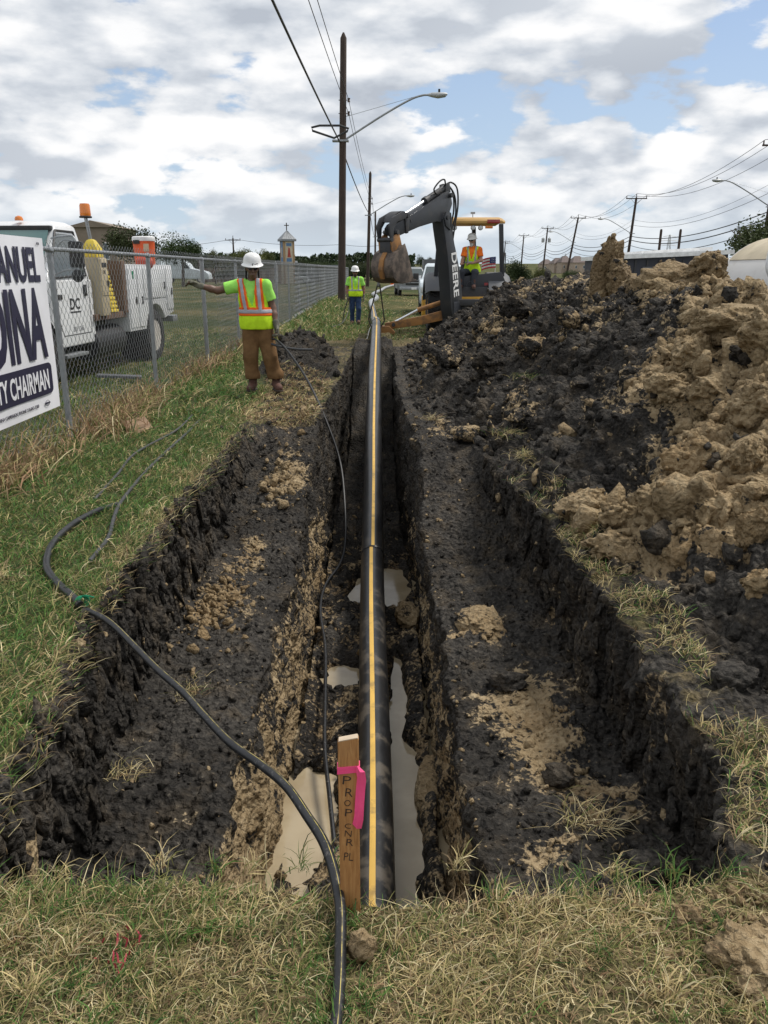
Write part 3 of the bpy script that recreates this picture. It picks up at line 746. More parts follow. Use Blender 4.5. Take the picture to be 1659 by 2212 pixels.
clod_px('small tan block at the end of the low crumbly mass', 1448, 1196, 84, 60, 0.82, 39, (0.3, 0.1, 2.4))
clod_px('tan block low on the right picture edge', 1632, 1140, 82, 110, 0.82, 12, (0.4, 0.1, 0.3), 5)
clod_px('flat tan block on the right picture edge, lowest of them', 1640, 1262, 70, 76, 0.85, 13, (0.2, 0.4, 0.3))
clod_px('brown clay lump high on the slope below the pointed slab', 1240, 690, 74, 48, 0.48, 14, (0, 0.2, 0.2))
clod_px('dark clod on the upper slope below the backhoe fender', 1120, 668, 80, 46, 0.16, 40, (0, 0.2, 0.2), 5, 0.55)
clod_px('brown flat clod in the middle of the dark slope', 1150, 750, 80, 44, 0.42, 41, (0.2, 0.2, 0.2))
clod_px('brown clod on the dark slope right above the trench end', 960, 770, 80, 46, 0.35, 42, (0.2, 0.2, 0.2))
clod_px('dark slab on the slope beside the brown flat clod', 1060, 790, 90, 52, 0.10, 43, (0.5, 0.2, 0.2), 5, 0.55)
clod_px('brown clod on the slope above the right ledge end', 1130, 905, 62, 50, 0.40, 44, (0.2, 0.2, 1.2))
clod_px('tan streaked clod above the right ledge end', 1010, 940, 86, 44, 0.50, 45, (0.2, 0.2, 1.2))
clod_px('black clod in the hollow of the tan blocks', 1600, 770, 90, 44, 0.0, 46, (0.2, 0.2, 1.2))
bpy.context.view_layer.update()
cp, cs, ct = [], [], []
for o in [q for q in C.objects if q.name.startswith('clay_clod')]:
    co = np.array([v.co[:] for v in o.data.vertices]); M = np.array(o.matrix_basis); w = (np.c_[co, np.ones(len(co))] @ M.T)[:, :3]; t_ = o.data.attributes['soil'].data[0].color[0]
    k = rng.choice(len(w), 48, replace=False); cp.append(w[k]); cs.append(0.006 * o.location.y ** 0.5 * (0.5 + 2.6 * rng.random(48) ** 3)); ct.append(np.where(rng.random(48) < 0.12, 0.0, t_ + 0.05))
scatter_clods('clay_crumbs', 'small crumbs stuck to the big clay blocks', np.concatenate(cp), np.concatenate(cs), np.clip(np.concatenate(ct), 0, 1), 15)
clod('black clay lump lying on the right ledge', 0.72, 4.35, (0.11, 0.09, 0.055), 0.0, 15, 0.5, (0, 0, 0.3))
clod('ochre clay lump sitting on the right ledge edge', 0.66, 5.15, (0.15, 0.22, 0.07), 0.70, 16, 0.1, (0.2, 0, 0.3), 5, 0.5)
clod('smaller black lump on the right ledge near the front', 0.82, 3.35, (0.085, 0.07, 0.05), 0.0, 17, 0.5, (0, 0, 1.3))
clod('brown mud clod on the trench floor right of pipe', 0.24, 7.3, (0.13, 0.20, 0.13), 0.66, 18, 0.2)
clod('brown mud clod half under the pipe on its left', -0.36, 7.0, (0.15, 0.24, 0.11), 0.40, 19, 0.2)
clod('tan mud slab on the trench floor by the right wall', 0.30, 4.6, (0.10, 0.34, 0.09), 0.72, 20, 0.2)
clod('sodden clod in the milky puddle', -0.40, 4.9, (0.09, 0.08, 0.07), 0.3, 21, 0.2, zz=WATER_Z)
clod('muddy lump at the near end of the puddle', -0.26, 3.7, (0.13, 0.25, 0.10), 0.5, 22, 0.2, zz=WATER_Z)
clod('fist sized tan clod lying alone on the grass by the hose', -0.055, 1.665, (0.035, 0.030, 0.038), 0.92, 23, 0.7, (0.2, 0.3, 0.2), zz=0.01)
clod('large knobbly tan clod in the lower right corner', 0.90, 1.63, (0.085, 0.078, 0.052), 0.85, 24, 0.5, (0, 0, 0.4), 5, 0.5, zz=0.0)
clod('tan clod behind the large knobbly corner clod', 0.80, 1.78, (0.042, 0.040, 0.036), 0.9, 25, 0.4, (0, 0, 0), 5, 0.5, zz=0.0)
clod('tan clod at the bottom right picture edge', 1.02, 1.56, (0.06, 0.055, 0.045), 0.92, 26, 0.4, (0.4, 0, 0.3), 5, 0.5, zz=0.0)
clod('broken tan clod right of the large knobbly corner clod', 1.02, 1.72, (0.045, 0.05, 0.035), 0.9, 47, 0.4, (0.4, 0, 0.3), 5, 0.5, zz=0.0)
clod('pale flat stone by the right end of the front grass', 1.20, 1.98, (0.05, 0.022, 0.035), 0.95, 27, 0.6, (0, 0, 0.6), zz=0.02)
clod('black clod on the grass strip beside the right cut', 1.42, 3.05, (0.09, 0.08, 0.065), 0.0, 28, 0.5)
clod('black clod higher on the grass strip by the right picture edge', 1.52, 2.70, (0.07, 0.07, 0.05), 0.0, 29, 0.5)
clod('dark clod at the foot of the right cut', 0.98, 2.55, (0.12, 0.08, 0.06), 0.05, 30, 0.4)

# ------------------------------------------------------------------ grass
GREEN, DGREEN, OLIVE, STRAW, PALE, BROWN, RUSTY = (0.100, 0.200, 0.042), (0.052, 0.125, 0.030), (0.26, 0.25, 0.092), (0.58, 0.46, 0.235), (0.70, 0.60, 0.37), (0.26, 0.185, 0.105), (0.38, 0.235, 0.140)
PAL = np.array([GREEN, DGREEN, OLIVE, STRAW, PALE, BROWN, RUSTY], np.float32)
def blades(name, label, pts, length, width, lay, cid, seed, parent=None):
    n = len(pts); r = np.random.default_rng(seed)
    az = r.random(n) * 2 * PI; d = np.stack([np.cos(az), np.sin(az), np.zeros(n)], -1); side = np.stack([-np.sin(az), np.cos(az), np.zeros(n)], -1)
    tw = r.random(n) * PI; sd = side * np.cos(tw)[:, None] * 0.5 + side * 0.6 + np.array([0, 0, 0.35]) * np.sin(tw)[:, None]; sd /= np.linalg.norm(sd, axis=1)[:, None]
    L = length[:, None]; W = width[:, None] * 0.5; ly = np.clip(lay, 0.05, 0.98)[:, None]
    up = np.sqrt(1 - ly ** 2)
    curl = (r.random((n, 1)) - 0.35) * 0.5
    m1 = pts + (d * ly * 0.75 + np.array([0, 0, 1]) * up * 1.05) * L * 0.36
    kink = side * ((r.random((n, 1)) - 0.5) * 0.9) * L + np.array([0, 0, 1]) * ((r.random((n, 1)) - 0.45) * 0.18) * L
    m2 = m1 + (d * (ly + curl * 0.5) + np.array([0, 0, 1]) * (up * 0.8 - 0.1)) * L * 0.34 + kink * 0.4
    tip = m2 + (d * (ly + curl) + np.array([0, 0, 1]) * (up * 0.5 - 0.22)) * L * 0.32 + kink
    V = np.stack([pts - sd * W * 0.8, pts + sd * W * 0.8, m1 - sd * W, m1 + sd * W, m2 - sd * W * 0.75, m2 + sd * W * 0.75, tip], 1).reshape(-1, 3)
    b = (np.arange(n) * 7)[:, None]
    F3 = np.concatenate([b + np.array([[0, 1, 3]]), b + np.array([[0, 3, 2]]), b + np.array([[2, 3, 5]]), b + np.array([[2, 5, 4]]), b + np.array([[4, 5, 6]])], 0)
    me = np_mesh(name, V, F3)
    col = PAL[cid] * (0.7 + 0.6 * r.random((n, 1)))
    col4 = np.concatenate([col, np.ones((n, 1))], 1).astype(np.float32)
    a = me.attributes.new('tint', 'FLOAT_COLOR', 'POINT'); a.data.foreach_set('color', np.repeat(col4, 7, 0).ravel())
    return tag(link(name, me, BLADE, parent), label, kind='stuff')
def pick(r, n, probs): return r.choice(7, n, p=np.array(probs) / sum(probs))
def turf_patch(pts, seed, l0, l1, w0, w1, gr, dry_bias=0.0):
    """green and dry stems mixed in patches"""
    r = np.random.default_rng(seed); n = len(pts)
    f = fbm(pts[:, 0] * 2.1, pts[:, 1] * 2.1, pts[:, 2] * 0 + seed, 3) * 1.6 + gr - dry_bias
    green = r.random(n) < np.clip(0.5 + f, 0.04, 0.96)
    cid = np.where(green, pick(r, n, [5, 3, 4, 0.5, 0.2, 0, 0]), pick(r, n, [0.2, 0, 2.5, 4.5, 1.6, 2.2, 0.4]))
    L = (l0 + (l1 - l0) * r.random(n) ** 1.8) * np.where(green, 1.0, 1.15); W = w0 + (w1 - w0) * r.random(n)
    lay = np.where(green, 0.45 + 0.5 * r.random(n), 0.72 + 0.27 * r.random(n))
    return L, W, lay, cid
fg = (KZ < 0.02) & (x > -1.75) & (x < 1.85) & (y > 1.15) & (S < 10)
pts, _ = surf_points(fg, 44000)
dry = 0.50 * sstep(-0.4, 0.4, pts[:, 0]) + 0.20
kp = (rng.random(len(pts)) > 0.55 * sstep(0.75, 1.05, pts[:, 0])) & (rng.random(len(pts)) < np.clip(0.78 + 1.6 * fbm(pts[:, 0] * 2.6, pts[:, 1] * 2.6, pts[:, 0] * 0 + 2.2, 3), 0.22, 1)); pts, dry = pts[kp], dry[kp]
L, W, ly, cid = turf_patch(pts, 21, 0.018, 0.085, 0.0014, 0.0032, 0.10, dry)
blades('dry_grass', 'dry straw and green bermuda grass in the foreground', pts, L, W, ly, cid, 22)
pts, _ = surf_points(fg, 17000); n = len(pts); r_ = np.random.default_rng(87)
blades('thatch', 'short bits of dead straw matted on the front ground', pts + np.array([0, 0, 0.003], np.float32), 0.008 + 0.034 * r_.random(n) ** 2, 0.0018 + 0.0028 * r_.random(n), 0.93 + 0.06 * r_.random(n), pick(r_, n, [0.3, 0.1, 1.5, 3.0, 2.0, 2.6, 1.0]), 90)
r_ = np.random.default_rng(88); tc0 = np.stack([-1.5 + 3.1 * r_.random(110), 1.25 + 0.75 * r_.random(110)], -1); tp_ = np.repeat(tc0, 34, 0) + r_.normal(size=(110 * 34, 2)) * 0.016
pts = np.concatenate([tp_, np.zeros((len(tp_), 1)) + 0.004], 1).astype(np.float32); n = len(pts); gk = np.repeat(r_.random(110) < np.where(tc0[:, 0] < 0, 0.6, 0.3), 34)
blades('grass_tufts', 'taller tufts standing in the front grass', pts, 0.04 + 0.085 * r_.random(n) ** 1.5, 0.002 + 0.0022 * r_.random(n), 0.35 + 0.6 * r_.random(n), np.where(gk, pick(r_, n, [5, 4, 3, 0.6, 0.2, 0, 0]), pick(r_, n, [0.2, 0, 2, 4.5, 2, 1.5, 0.5])), 89)
lip = (y > 1.70) & (y < 1.97) & (x > -1.45) & (x < 1.6) & (z > -0.10) & (S < 9)
pts, _ = surf_points(lip, 8000)
L, W, ly, cid = turf_patch(pts, 23, 0.02, 0.12, 0.0016, 0.0034, 0.05, 0.4 * sstep(-0.3, 0.4, pts[:, 0]))
k = rng.random(len(pts)) < np.clip(0.4 + 1.5 * fbm(pts[:, 0] * 3, pts[:, 1] * 3, pts[:, 0] * 0 + 6, 2), 0.08, 1)
blades('dry_grass', 'tufts of grass along the near lip of the trench', pts[k], L[k], W[k], ly[k] * 0.9, cid[k], 24)
lf = (S == 0) & (w_mound < 0.1) & (y > 1.3) & (y < 9.5) & (x > -3.9) & (x > -0.62 * y - 0.6)
pts, _ = surf_points(lf, 62000); k = rng.random(len(pts)) < np.clip(3.6 / np.maximum(pts[:, 1], 2.4), 0.3, 1); pts = pts[k]
ed = np.interp(pts[:, 1], [2, 2.4, 3.25, 4.7, 8.3], [-1.22, -1.29, -1.40, -1.51, -1.55]) - pts[:, 0]
L, W, ly, cid = turf_patch(pts, 25, 0.04, 0.135, 0.0026, 0.0054, 0.70, 0.9 * np.exp(-(ed / 0.20) ** 2) * sstep(-0.25, 0.25, fbm(pts[:, 1] * 1.3, pts[:, 1] * 0, pts[:, 1] * 0 + 3, 2)) + 0.5 * sstep(0.12, 0.35, fbm(pts[:, 0] * 1.2, pts[:, 1] * 1.2, pts[:, 1] * 0 + 8, 2)))
blades('green_grass', 'green grass strip between fence and trench', pts, L, W * (0.7 + 0.12 * pts[:, 1]), ly, cid, 26)
lf2 = (S == 0) & (w_mound < 0.1) & (y > 9.3) & (y < 21.4) & (x > -4.3)
pts, _ = surf_points(lf2, 17000)
L, W, ly, cid = turf_patch(pts, 27, 0.07, 0.22, 0.007, 0.014, 0.5, 0.5 * np.exp(-((pts[:, 0] + 1.3) / 0.35) ** 2))
blades('green_grass', 'green grass behind the standing worker', pts, L, W, ly, cid, 28)
def sheet_pts(x0, x1, y0, y1, n, seed, zf=True):
    r = np.random.default_rng(seed); X = x0 + (x1 - x0) * r.random(n); Y = y0 + (y1 - y0) * r.random(n) ** 1.4
    return np.stack([X, Y, roll(X, Y)], -1).astype(np.float32)
pts = sheet_pts(-3.1, 0.3, 20.5, 62, 13000, 5)
L, W, ly, cid = turf_patch(pts, 29, 0.10, 0.30, 0.010, 0.022, 0.48)
tall = np.exp(-(((pts[:, 0] + 2.6) / 0.9) ** 2)); L = L * (0.6 + 0.9 * tall)
blades('green_grass', 'tall green grass round the foot of the poles', pts, L, W * (0.6 + pts[:, 1] / 50), ly * 0.8, cid, 30)
pts = sheet_pts(0.0, 9, 20.8, 60, 9000, 6)
L, W, ly, cid = turf_patch(pts, 31, 0.05, 0.14, 0.02, 0.035, 0.10)
blades('dry_grass', 'short half dry grass round the backhoe', pts, L, W, ly, cid, 32)
r_ = np.random.default_rng(9)
pts = np.stack([-4.4 - 7 * r_.random(17000), 9.0 + 16 * r_.random(17000), np.zeros(17000)], -1).astype(np.float32)
L, W, ly, cid = turf_patch(pts, 33, 0.05, 0.15, 0.009, 0.016, 0.30)
blades('green_grass', 'mown grass under and round the service truck', pts, L, W, ly, cid, 34)
# weeds along the fence foot
r_ = np.random.default_rng(10)
n = 8500; Yw = 5.8 + 16 * r_.random(n) ** 1.3; clump = fbm(Yw * 0.55, Yw * 0 + 2, Yw * 0, 2)
Xw = -3.12 + r_.normal(size=n) * 0.16 + 0.25 * (r_.random(n) - 0.3) * np.exp(-((Yw - 8.6) / 0.9) ** 2) * 2.2
kp = r_.random(n) < np.clip(0.32 + 1.6 * clump + 1.1 * np.exp(-((Yw - 8.8) / 1.0) ** 2), 0.08, 1)
pts = np.stack([Xw, Yw, np.zeros(n)], -1)[kp].astype(np.float32); n = len(pts)
L = 0.12 + 0.42 * r_.random(n) ** 1.6; W = 0.005 + 0.005 * r_.random(n) + 0.0004 * pts[:, 1]
cid = pick(r_, n, [0.6, 0.3, 1.4, 1.6, 0.3, 4.0, 3.5])
blades('dry_weeds', 'brown dry weeds along the foot of the fence', pts, L, W, 0.25 + 0.6 * r_.random(n), cid, 35)
# straw hanging over the two cut edges
em = ((S == 0) | (S == 1)) & (y > 2.05) & (y < 9.4) & (z > -0.13) & (np.abs(x - np.repeat(XLo[:, None], NC, 1)) < 0.16)
pts, _ = surf_points(em, 7500); n = len(pts); r_ = np.random.default_rng(12)
pt_ = fbm(pts[:, 1] * 1.6, pts[:, 1] * 0, pts[:, 1] * 0, 2); kp = r_.random(n) < np.clip(0.5 + 1.4 * pt_, 0.1, 1); pts = pts[kp]; n = len(pts)
blades('dry_grass', 'straw and roots hanging over the left cut edge', pts, 0.04 + 0.10 * r_.random(n) ** 1.5, 0.0024 + 0.0024 * r_.random(n), 0.55 + 0.4 * r_.random(n), pick(r_, n, [1.5, 1.0, 2, 3.2, 1.2, 2.4, 1]), 36)
em = ((S == 8) | (S == 9)) & (y > 2.05) & (y < 7.0) & (x - np.repeat(XRo[:, None], NC, 1) < 0.24) & (z > -0.1)
pts, _ = surf_points(em, 10000); n = len(pts)
pt_ = fbm(pts[:, 0] * 2.2, pts[:, 1] * 2.2, pts[:, 1] * 0, 2); kp = r_.random(n) < np.clip(0.42 + 1.6 * pt_ - 0.10 * np.maximum(pts[:, 1] - 4.6, 0), 0.03, 1); pts = pts[kp]; n = len(pts)
blades('dry_grass', 'straw tufts along the right cut edge', pts, 0.04 + 0.10 * r_.random(n) ** 1.4, 0.0024 + 0.0024 * r_.random(n), 0.55 + 0.42 * r_.random(n), pick(r_, n, [1.6, 0.6, 2, 4.2, 1.6, 1.6, 0.6]), 37)
def tuft(label, X, Y, n, spread, l, seed, probs):
    r = np.random.default_rng(seed); px = X + r.normal(size=n) * spread; py = Y + r.normal(size=n) * spread
    h = height_at(X, Y); pts = np.stack([px, py, np.full(n, h)], -1).astype(np.float32)
    blades('grass_tuft', label, pts, l * (0.3 + 0.6 * r.random(n)), 0.0022 + 0.0022 * r.random(n), 0.72 + 0.27 * r.random(n), pick(r, n, probs), seed)
DRY = [0.1, 0, 1, 4, 2, 1.5, 0.6]; GRN = [3, 4, 3, 1, 0.3, 0.3, 0]
tuft('dead straw tuft on the right ledge near the front', 0.86, 2.95, 160, 0.06, 0.22, 41, DRY)
tuft('dead straw tuft on the left ledge under the hose', -1.10, 4.35, 140, 0.06, 0.18, 42, DRY)
tuft('small straw tuft at the foot of the left cut', -1.26, 3.5, 110, 0.05, 0.16, 43, DRY)
tuft('green grass sod lying on the heap', 1.62, 8.9, 260, 0.12, 0.2, 44, GRN)
tuft('grass sod hanging at the heap foot beside the ledge end', 1.18, 7.6, 220, 0.09, 0.2, 45, [1, 1, 3, 4, 1, 1, 0])
tuft('second grass sod lower at the heap foot', 1.24, 6.9, 200, 0.08, 0.18, 46, [0.6, 0.6, 2, 4, 1, 1, 0])
tuft('dry roots sticking out of the right ledge far end', 0.55, 9.3, 80, 0.06, 0.25, 47, DRY)

wm = ((S <= 3)) & (y > 9.3) & (y < 12.8) & (x > -1.75) & (x < -0.8) & (z > -0.2)
pts, _ = surf_points(wm, 5000); n = len(pts); r_ = np.random.default_rng(61)
blades('dry_grass', 'trampled dead grass round the near worker feet', pts, 0.05 + 0.10 * r_.random(n), 0.005 + 0.005 * r_.random(n), 0.7 + 0.28 * r_.random(n), pick(r_, n, [0.4, 0.1, 1.2, 2.5, 0.6, 3, 2]), 62)
a = patch(-1.15, 11.0, 0.5, 1.6, 90, 0.02, 0.07, 0.25, 8); b = patch(-0.95, 10.0, 0.25, 0.6, 40, 0.02, 0.07, 0.7, 9); c = patch(-1.4, 14.2, 0.6, 1.6, 160, 0.02, 0.09, 0.05, 10)
scatter_clods('loose_clods', 'clods on the trampled bank and side mound by the near worker', np.concatenate([a[0], b[0], c[0]]), np.concatenate([a[1], b[1], c[1]]), np.concatenate([a[2], b[2], c[2]]), 12)
# ------------------------------------------------------------------ pipe, hoses, stake
M_PIPE = NT('black_polyethylene')
def _pipe():
    m = M_PIPE; geo = m.n('ShaderNodeNewGeometry'); pos = geo.outputs['Position']
    n = m.noise(5, 9, 0.65, vec=pos); s = m.noise(3.0, 8, 0.7, 1.2, vec=pos, stretch=(6, 1, 6))
    sy = m.n('ShaderNodeSeparateXYZ'); m.l(pos, sy.inputs[0])
    mud = m.math('MULTIPLY', m.mapr(n, 0.50, 0.62), m.mapr(sy.outputs[1], 9.5, 4.5, 0.15, 1.0))
    c = m.mix(m.mapr(s, 0.55, 0.75, 0, 0.6), (0.014, 0.0145, 0.016), (0.060, 0.062, 0.068))
    m.l(m.mix(m.math('MULTIPLY', mud, 0.55), c, (0.15, 0.125, 0.095)), m.p.inputs['Base Color'])
    m.l(m.math('MULTIPLY_ADD', n, 0.35, 0.18), m.p.inputs['Roughness'])
    m.p.inputs['Specular IOR Level'].default_value = 0.6
_pipe(); M_PIPE = M_PIPE.m
M_YEL = paint('yellow_stripe', (0.68, 0.42, 0.085), 0.5, dirt=0.6, dirtcol=(0.16, 0.11, 0.06), scale=9, lo=0.50, hi=0.72)
M_HOSE = paint('black_hose', (0.012, 0.0125, 0.014), 0.4, dirt=0.45, dirtcol=(0.17, 0.16, 0.15), scale=60, lo=0.56, hi=0.68)
PR = 0.1095
pipe_ctr = [(-0.02, 2.15, -1.45), (-0.045, 3.2, -1.44), (-0.055, 4.2, -1.41), (-0.075, 5.4, -1.33), (-0.10, 6.6, -1.19), (-0.115, 7.8, -1.02), (-0.125, 9.3, -0.72), (-0.14, 10.8, -0.42), (-0.15, 12.6, -0.14), (-0.155, 14.5, 0.06), (-0.16, 16.5, 0.20), (-0.17, 18.5, 0.31), (-0.18, 20.3, 0.38), (-0.20, 21.4, 0.40), (-0.22, 22.4, 0.38), (-0.26, 24, 0.28), (-0.30, 26, 0.17), (-0.36, 30, 0.13), (-0.50, 36, 0.15)]
pp = spline(pipe_ctr, 10)
def ribbon(path, rad, a0, a1, name, mat, parent, i0=0, i1=None, n=5):
    q = [Vector(p) for p in path][i0:i1]; V, F = [], []
    for i, p in enumerate(q):
        t = (q[min(i + 1, len(q) - 1)] - q[max(i - 1, 0)]).normalized(); s = t.cross(Vector((0, 0, 1))).normalized(); u = s.cross(t)
        for k in range(n):
            a = a0 + (a1 - a0) * k / (n - 1); V.append(p + (u * math.cos(a) + s * math.sin(a)) * rad)
    for i in range(len(q) - 1):
        for k in range(n - 1): F.append((i * n + k, i * n + k + 1, (i + 1) * n + k + 1, (i + 1) * n + k))
    return MB().add(V, F).build(name, mat, parent)
pipe = thing('gas_pipe', 'long black plastic pipe with a yellow stripe sloping down into the trench', 'pipe')
MB().tube(pp, PR, 28).build('pipe_wall', M_PIPE, pipe)
ij = min(range(len(pp)), key=lambda i: abs(pp[i].y - 7.72))
ik = min(range(len(pp)), key=lambda i: abs(pp[i].y - 21.0))
ribbon(pp, PR + 0.0015, R(-14), R(3), 'stripe', M_YEL, pipe, 0, ij + 1)
ribbon(pp, PR + 0.0015, R(-5), R(11), 'stripe', M_YEL, pipe, ij, ik + 1)
ribbon(pp, PR + 0.0015, R(-8), R(9), 'stripe', M_YEL, pipe, ik, None)
for i in (ij, ik):
    c, t = pp[i], (pp[i + 1] - pp[i - 1]).normalized()
    s = t.cross(Vector((0, 0, 1))).normalized(); u = s.cross(t)
    for off in (-0.008, 0.008):
        MB().tube([c + t * off + (u * math.cos(a) + s * math.sin(a)) * (PR + 0.002) for a in np.linspace(0, 2 * PI, 40, endpoint=False)], 0.006, 6, closed=True).build('weld_bead', M_PIPE, pipe)
M_PIPEG = paint('sky_sheen_pipe', (0.30, 0.31, 0.31), 0.3, dirt=0.4, dirtcol=(0.08, 0.08, 0.08), scale=2)  # sky reflection on the glossy black pipe, painted in as pale grey
far = spline([(-0.50, 36, 0.16), (-0.62, 42, 0.17), (-0.40, 50, 0.17), (-0.75, 58, 0.18), (-0.30, 68, 0.19), (0.2, 82, 0.2), (1.9, 104, 0.3), (5, 135, 0.6)], 10)
o = MB().tube([Vector((p.x, p.y, roll(np.array([p.x]), np.array([p.y]))[0] + 0.12)) for p in far], 0.12, 10).build('gas_pipe', M_PIPEG)
tag(o, 'black pipe, painted pale with sky sheen, snaking over the grass into the distance', 'pipe')

def hose(label, pts, r, mat=M_HOSE, n=10, stripe=None, ang=0.0, cat='hose', name='hose', res=12):
    path = spline(pts, res)
    if stripe is None: return tag(MB().tube(path, r, n).build(name, mat), label, cat), path
    t = thing(name, label, cat); MB().tube(path, r, n).build('tube', mat, t)
    ribbon(path, r + 0.0005, ang - 0.06, ang + 0.06, 'stripe', stripe, t, n=3)
    return t, path
M_HSTR = paint('hose_line', (0.52, 0.42, 0.11), 0.5, dirt=0.8, dirtcol=(0.03, 0.03, 0.03), scale=22, lo=0.45, hi=0.6)
# big hose: from the grass under the camera over the trench to the left bank
hose('thick black hose with thin yellow line arching over the trench corner', [(-0.13, 0.9, 0.03), (-0.115, 1.25, 0.03), (-0.106, 1.48, 0.03), (-0.108, 1.66, 0.04), (-0.119, 1.81, 0.06), (-0.165, 1.985, 0.075), (-0.235, 2.16, 0.05), (-0.32, 2.34, 0.03), (-0.42, 2.48, 0.015), (-0.555, 2.63, 0.01), (-0.69, 2.82, 0.01), (-0.81, 3.0, 0.01), (-0.96, 3.19, 0.01), (-1.10, 3.38, 0.012), (-1.265, 3.60, 0.02), (-1.36, 3.70, 0.03), (-1.48, 3.82, 0.02)], 0.0152, n=14, stripe=M_HSTR, ang=0.25)
hose('black hose curling back along the left grass bank', [(-1.53, 3.86, 0.03), (-1.62, 3.98, 0.035), (-1.76, 4.16, 0.035), (-1.92, 4.42, 0.04), (-2.03, 4.80, 0.045), (-2.06, 5.2, 0.04), (-2.02, 5.55, 0.03), (-1.95, 5.8, 0.01)], 0.021, n=12)
M_GREY = paint('dusty_hose', (0.045, 0.047, 0.05), 0.6, dirt=0.5, dirtcol=(0.14, 0.13, 0.115), scale=20)
hose('straight grey hose lying diagonally in the left grass', [(-1.72, 4.55, 0.02), (-1.74, 4.95, 0.035), (-1.83, 5.35, 0.04), (-1.92, 5.8, 0.03), (-2.0, 6.6, 0.022), (-2.04, 7.4, 0.02), (-2.06, 8.3, 0.018), (-2.1, 9.3, 0.015)], 0.013, M_GREY)
hose('thin grey hose further left in the grass', [(-2.15, 5.9, 0.02), (-2.2, 6.6, 0.035), (-2.3, 7.5, 0.03), (-2.2, 8.6, 0.03), (-2.25, 9.6, 0.02)], 0.011, M_GREY)
M_GRN = cloth('green_plastic', (0.02, 0.22, 0.11), 0.1)
b = MB()
for k in range(3): b.tube([(-1.545 + 0.01 * k + 0.027 * math.cos(a) * 0.7, 3.90 + 0.027 * math.cos(a) * 0.75, 0.035 + 0.028 * math.sin(a)) for a in np.linspace(0, 2 * PI, 14, endpoint=False)], 0.004, 5, closed=True)
b.tube([(-1.53, 3.9, 0.065), (-1.50, 3.86, 0.085), (-1.46, 3.87, 0.07)], 0.004, 5)
tag(b.build('cable_tie', M_GRN), 'green tie knotted round the hose on the left bank', 'tie')
# thin hose held by the first worker, hanging down into the trench
HAND1 = Vector((-1.43, 11.32, 0.74))
hose('thin black hose hanging from the near worker into the trench', [(-1.62, 11.38, 0.78), HAND1, (-1.18, 11.0, 0.52), (-0.92, 10.5, 0.22), (-0.68, 10.1, -0.22), (-0.53, 9.8, -0.6), (-0.46, 9.3, -0.95), (-0.44, 8.9, -1.28), (-0.48, 8.5, -1.42), (-0.60, 7.9, -1.44), (-0.60, 7.2, -1.42), (-0.50, 6.4, -1.42), (-0.445, 5.6, -1.43), (-0.40, 4.9, -1.44), (-0.33, 4.35, -1.47), (-0.27, 3.9, -1.52)], 0.0145, M_HOSE, n=8)
tag(MB().tube(spline([(-1.52, 11.34, 0.70), (-1.36, 11.30, 0.66), (-1.16, 11.28, 0.635), (-0.96, 11.27, 0.63)], 8), 0.017, 8).build('hose', M_GREY), 'stiff grey hose end sticking out from the near worker hand', 'hose')

# survey stake with writing and pink tape
def wood():
    m = NT('stake_wood'); g = m.noise(9, 6, 0.6, 0.6, stretch=(14, 14, 1.2)); n = m.noise(7, 4)
    c = m.ramp(g, [(0.25, (0.24, 0.105, 0.030)), (0.5, (0.40, 0.19, 0.062)), (0.75, (0.50, 0.27, 0.10))])
    m.l(m.mix(m.mapr(n, 0.5, 0.8, 0, 0.4), c, (0.26, 0.17, 0.09)), m.p.inputs['Base Color']); m.p.inputs['Roughness'].default_value = 0.75
    m.bump(g, 0.3, 0.003); return m.m
M_WOOD = wood()
M_CUT = paint('sawn_end', (0.55, 0.44, 0.32), 0.8, dirt=0.2, scale=30)
M_INK = paint('marker_ink', (0.035, 0.022, 0.018), 0.7, dirt=0.0)
SX, SY = -0.090, 1.83
stake = thing('survey_stake', 'wooden stake with hand lettered writing beside the pipe', 'stake', (SX, SY, 0), R(2))
bd = MB(); SW, SH = 0.053, 0.525
bd.prism([(-SW / 2, -0.35), (SW / 2, -0.35), (SW / 2, SH - 0.003), (SW / 2 - 0.003, SH + 0.003), (-SW / 2 + 0.002, SH - 0.006), (-SW / 2, SH - 0.010)], -0.010, 0.010, 'xz')
bd.build('board', M_WOOD, stake, 0.0012)
MB().prism([(-SW / 2 + 0.0015, SH - 0.0072), (SW / 2 - 0.0015, SH + 0.0012), (SW / 2 - 0.0035, SH + 0.0045), (-SW / 2 + 0.003, SH - 0.0042)], -0.0098, 0.0098, 'xz').build('sawn_top', M_CUT, stake)
for ch, zz, w, h in (('P', 0.408, 0.026, 0.026), ('R', 0.372, 0.024, 0.026), ('O', 0.341, 0.020, 0.020), ('P', 0.312, 0.022, 0.024), ('C', 0.272, 0.020, 0.016), ('N', 0.249, 0.022, 0.020), ('R', 0.222, 0.022, 0.022), ('PL', 0.178, 0.030, 0.026)):
    text_obj('lettering', ch, M_INK, stake, tr(-0.002 + 0.003 * math.sin(zz * 90), -0.0106, zz) @ rx(R(90)) @ rz(R(-6)), 0.03, -0.0003, fit=(w * 0.8, h * 0.92), ext=0.0003)
M_PINK = NT('pink_tape'); M_PINK.p.inputs['Base Color'].default_value = (0.93, 0.085, 0.26, 1); M_PINK.p.inputs['Roughness'].default_value = 0.45
M_PINK.bump(M_PINK.noise(40, 3), 0.25, 0.004); M_PINK = M_PINK.m
tape = thing('flagging_tape', 'bright pink flagging tape tied round the stake', 'tape', (SX, SY, 0), R(2))
b = MB()
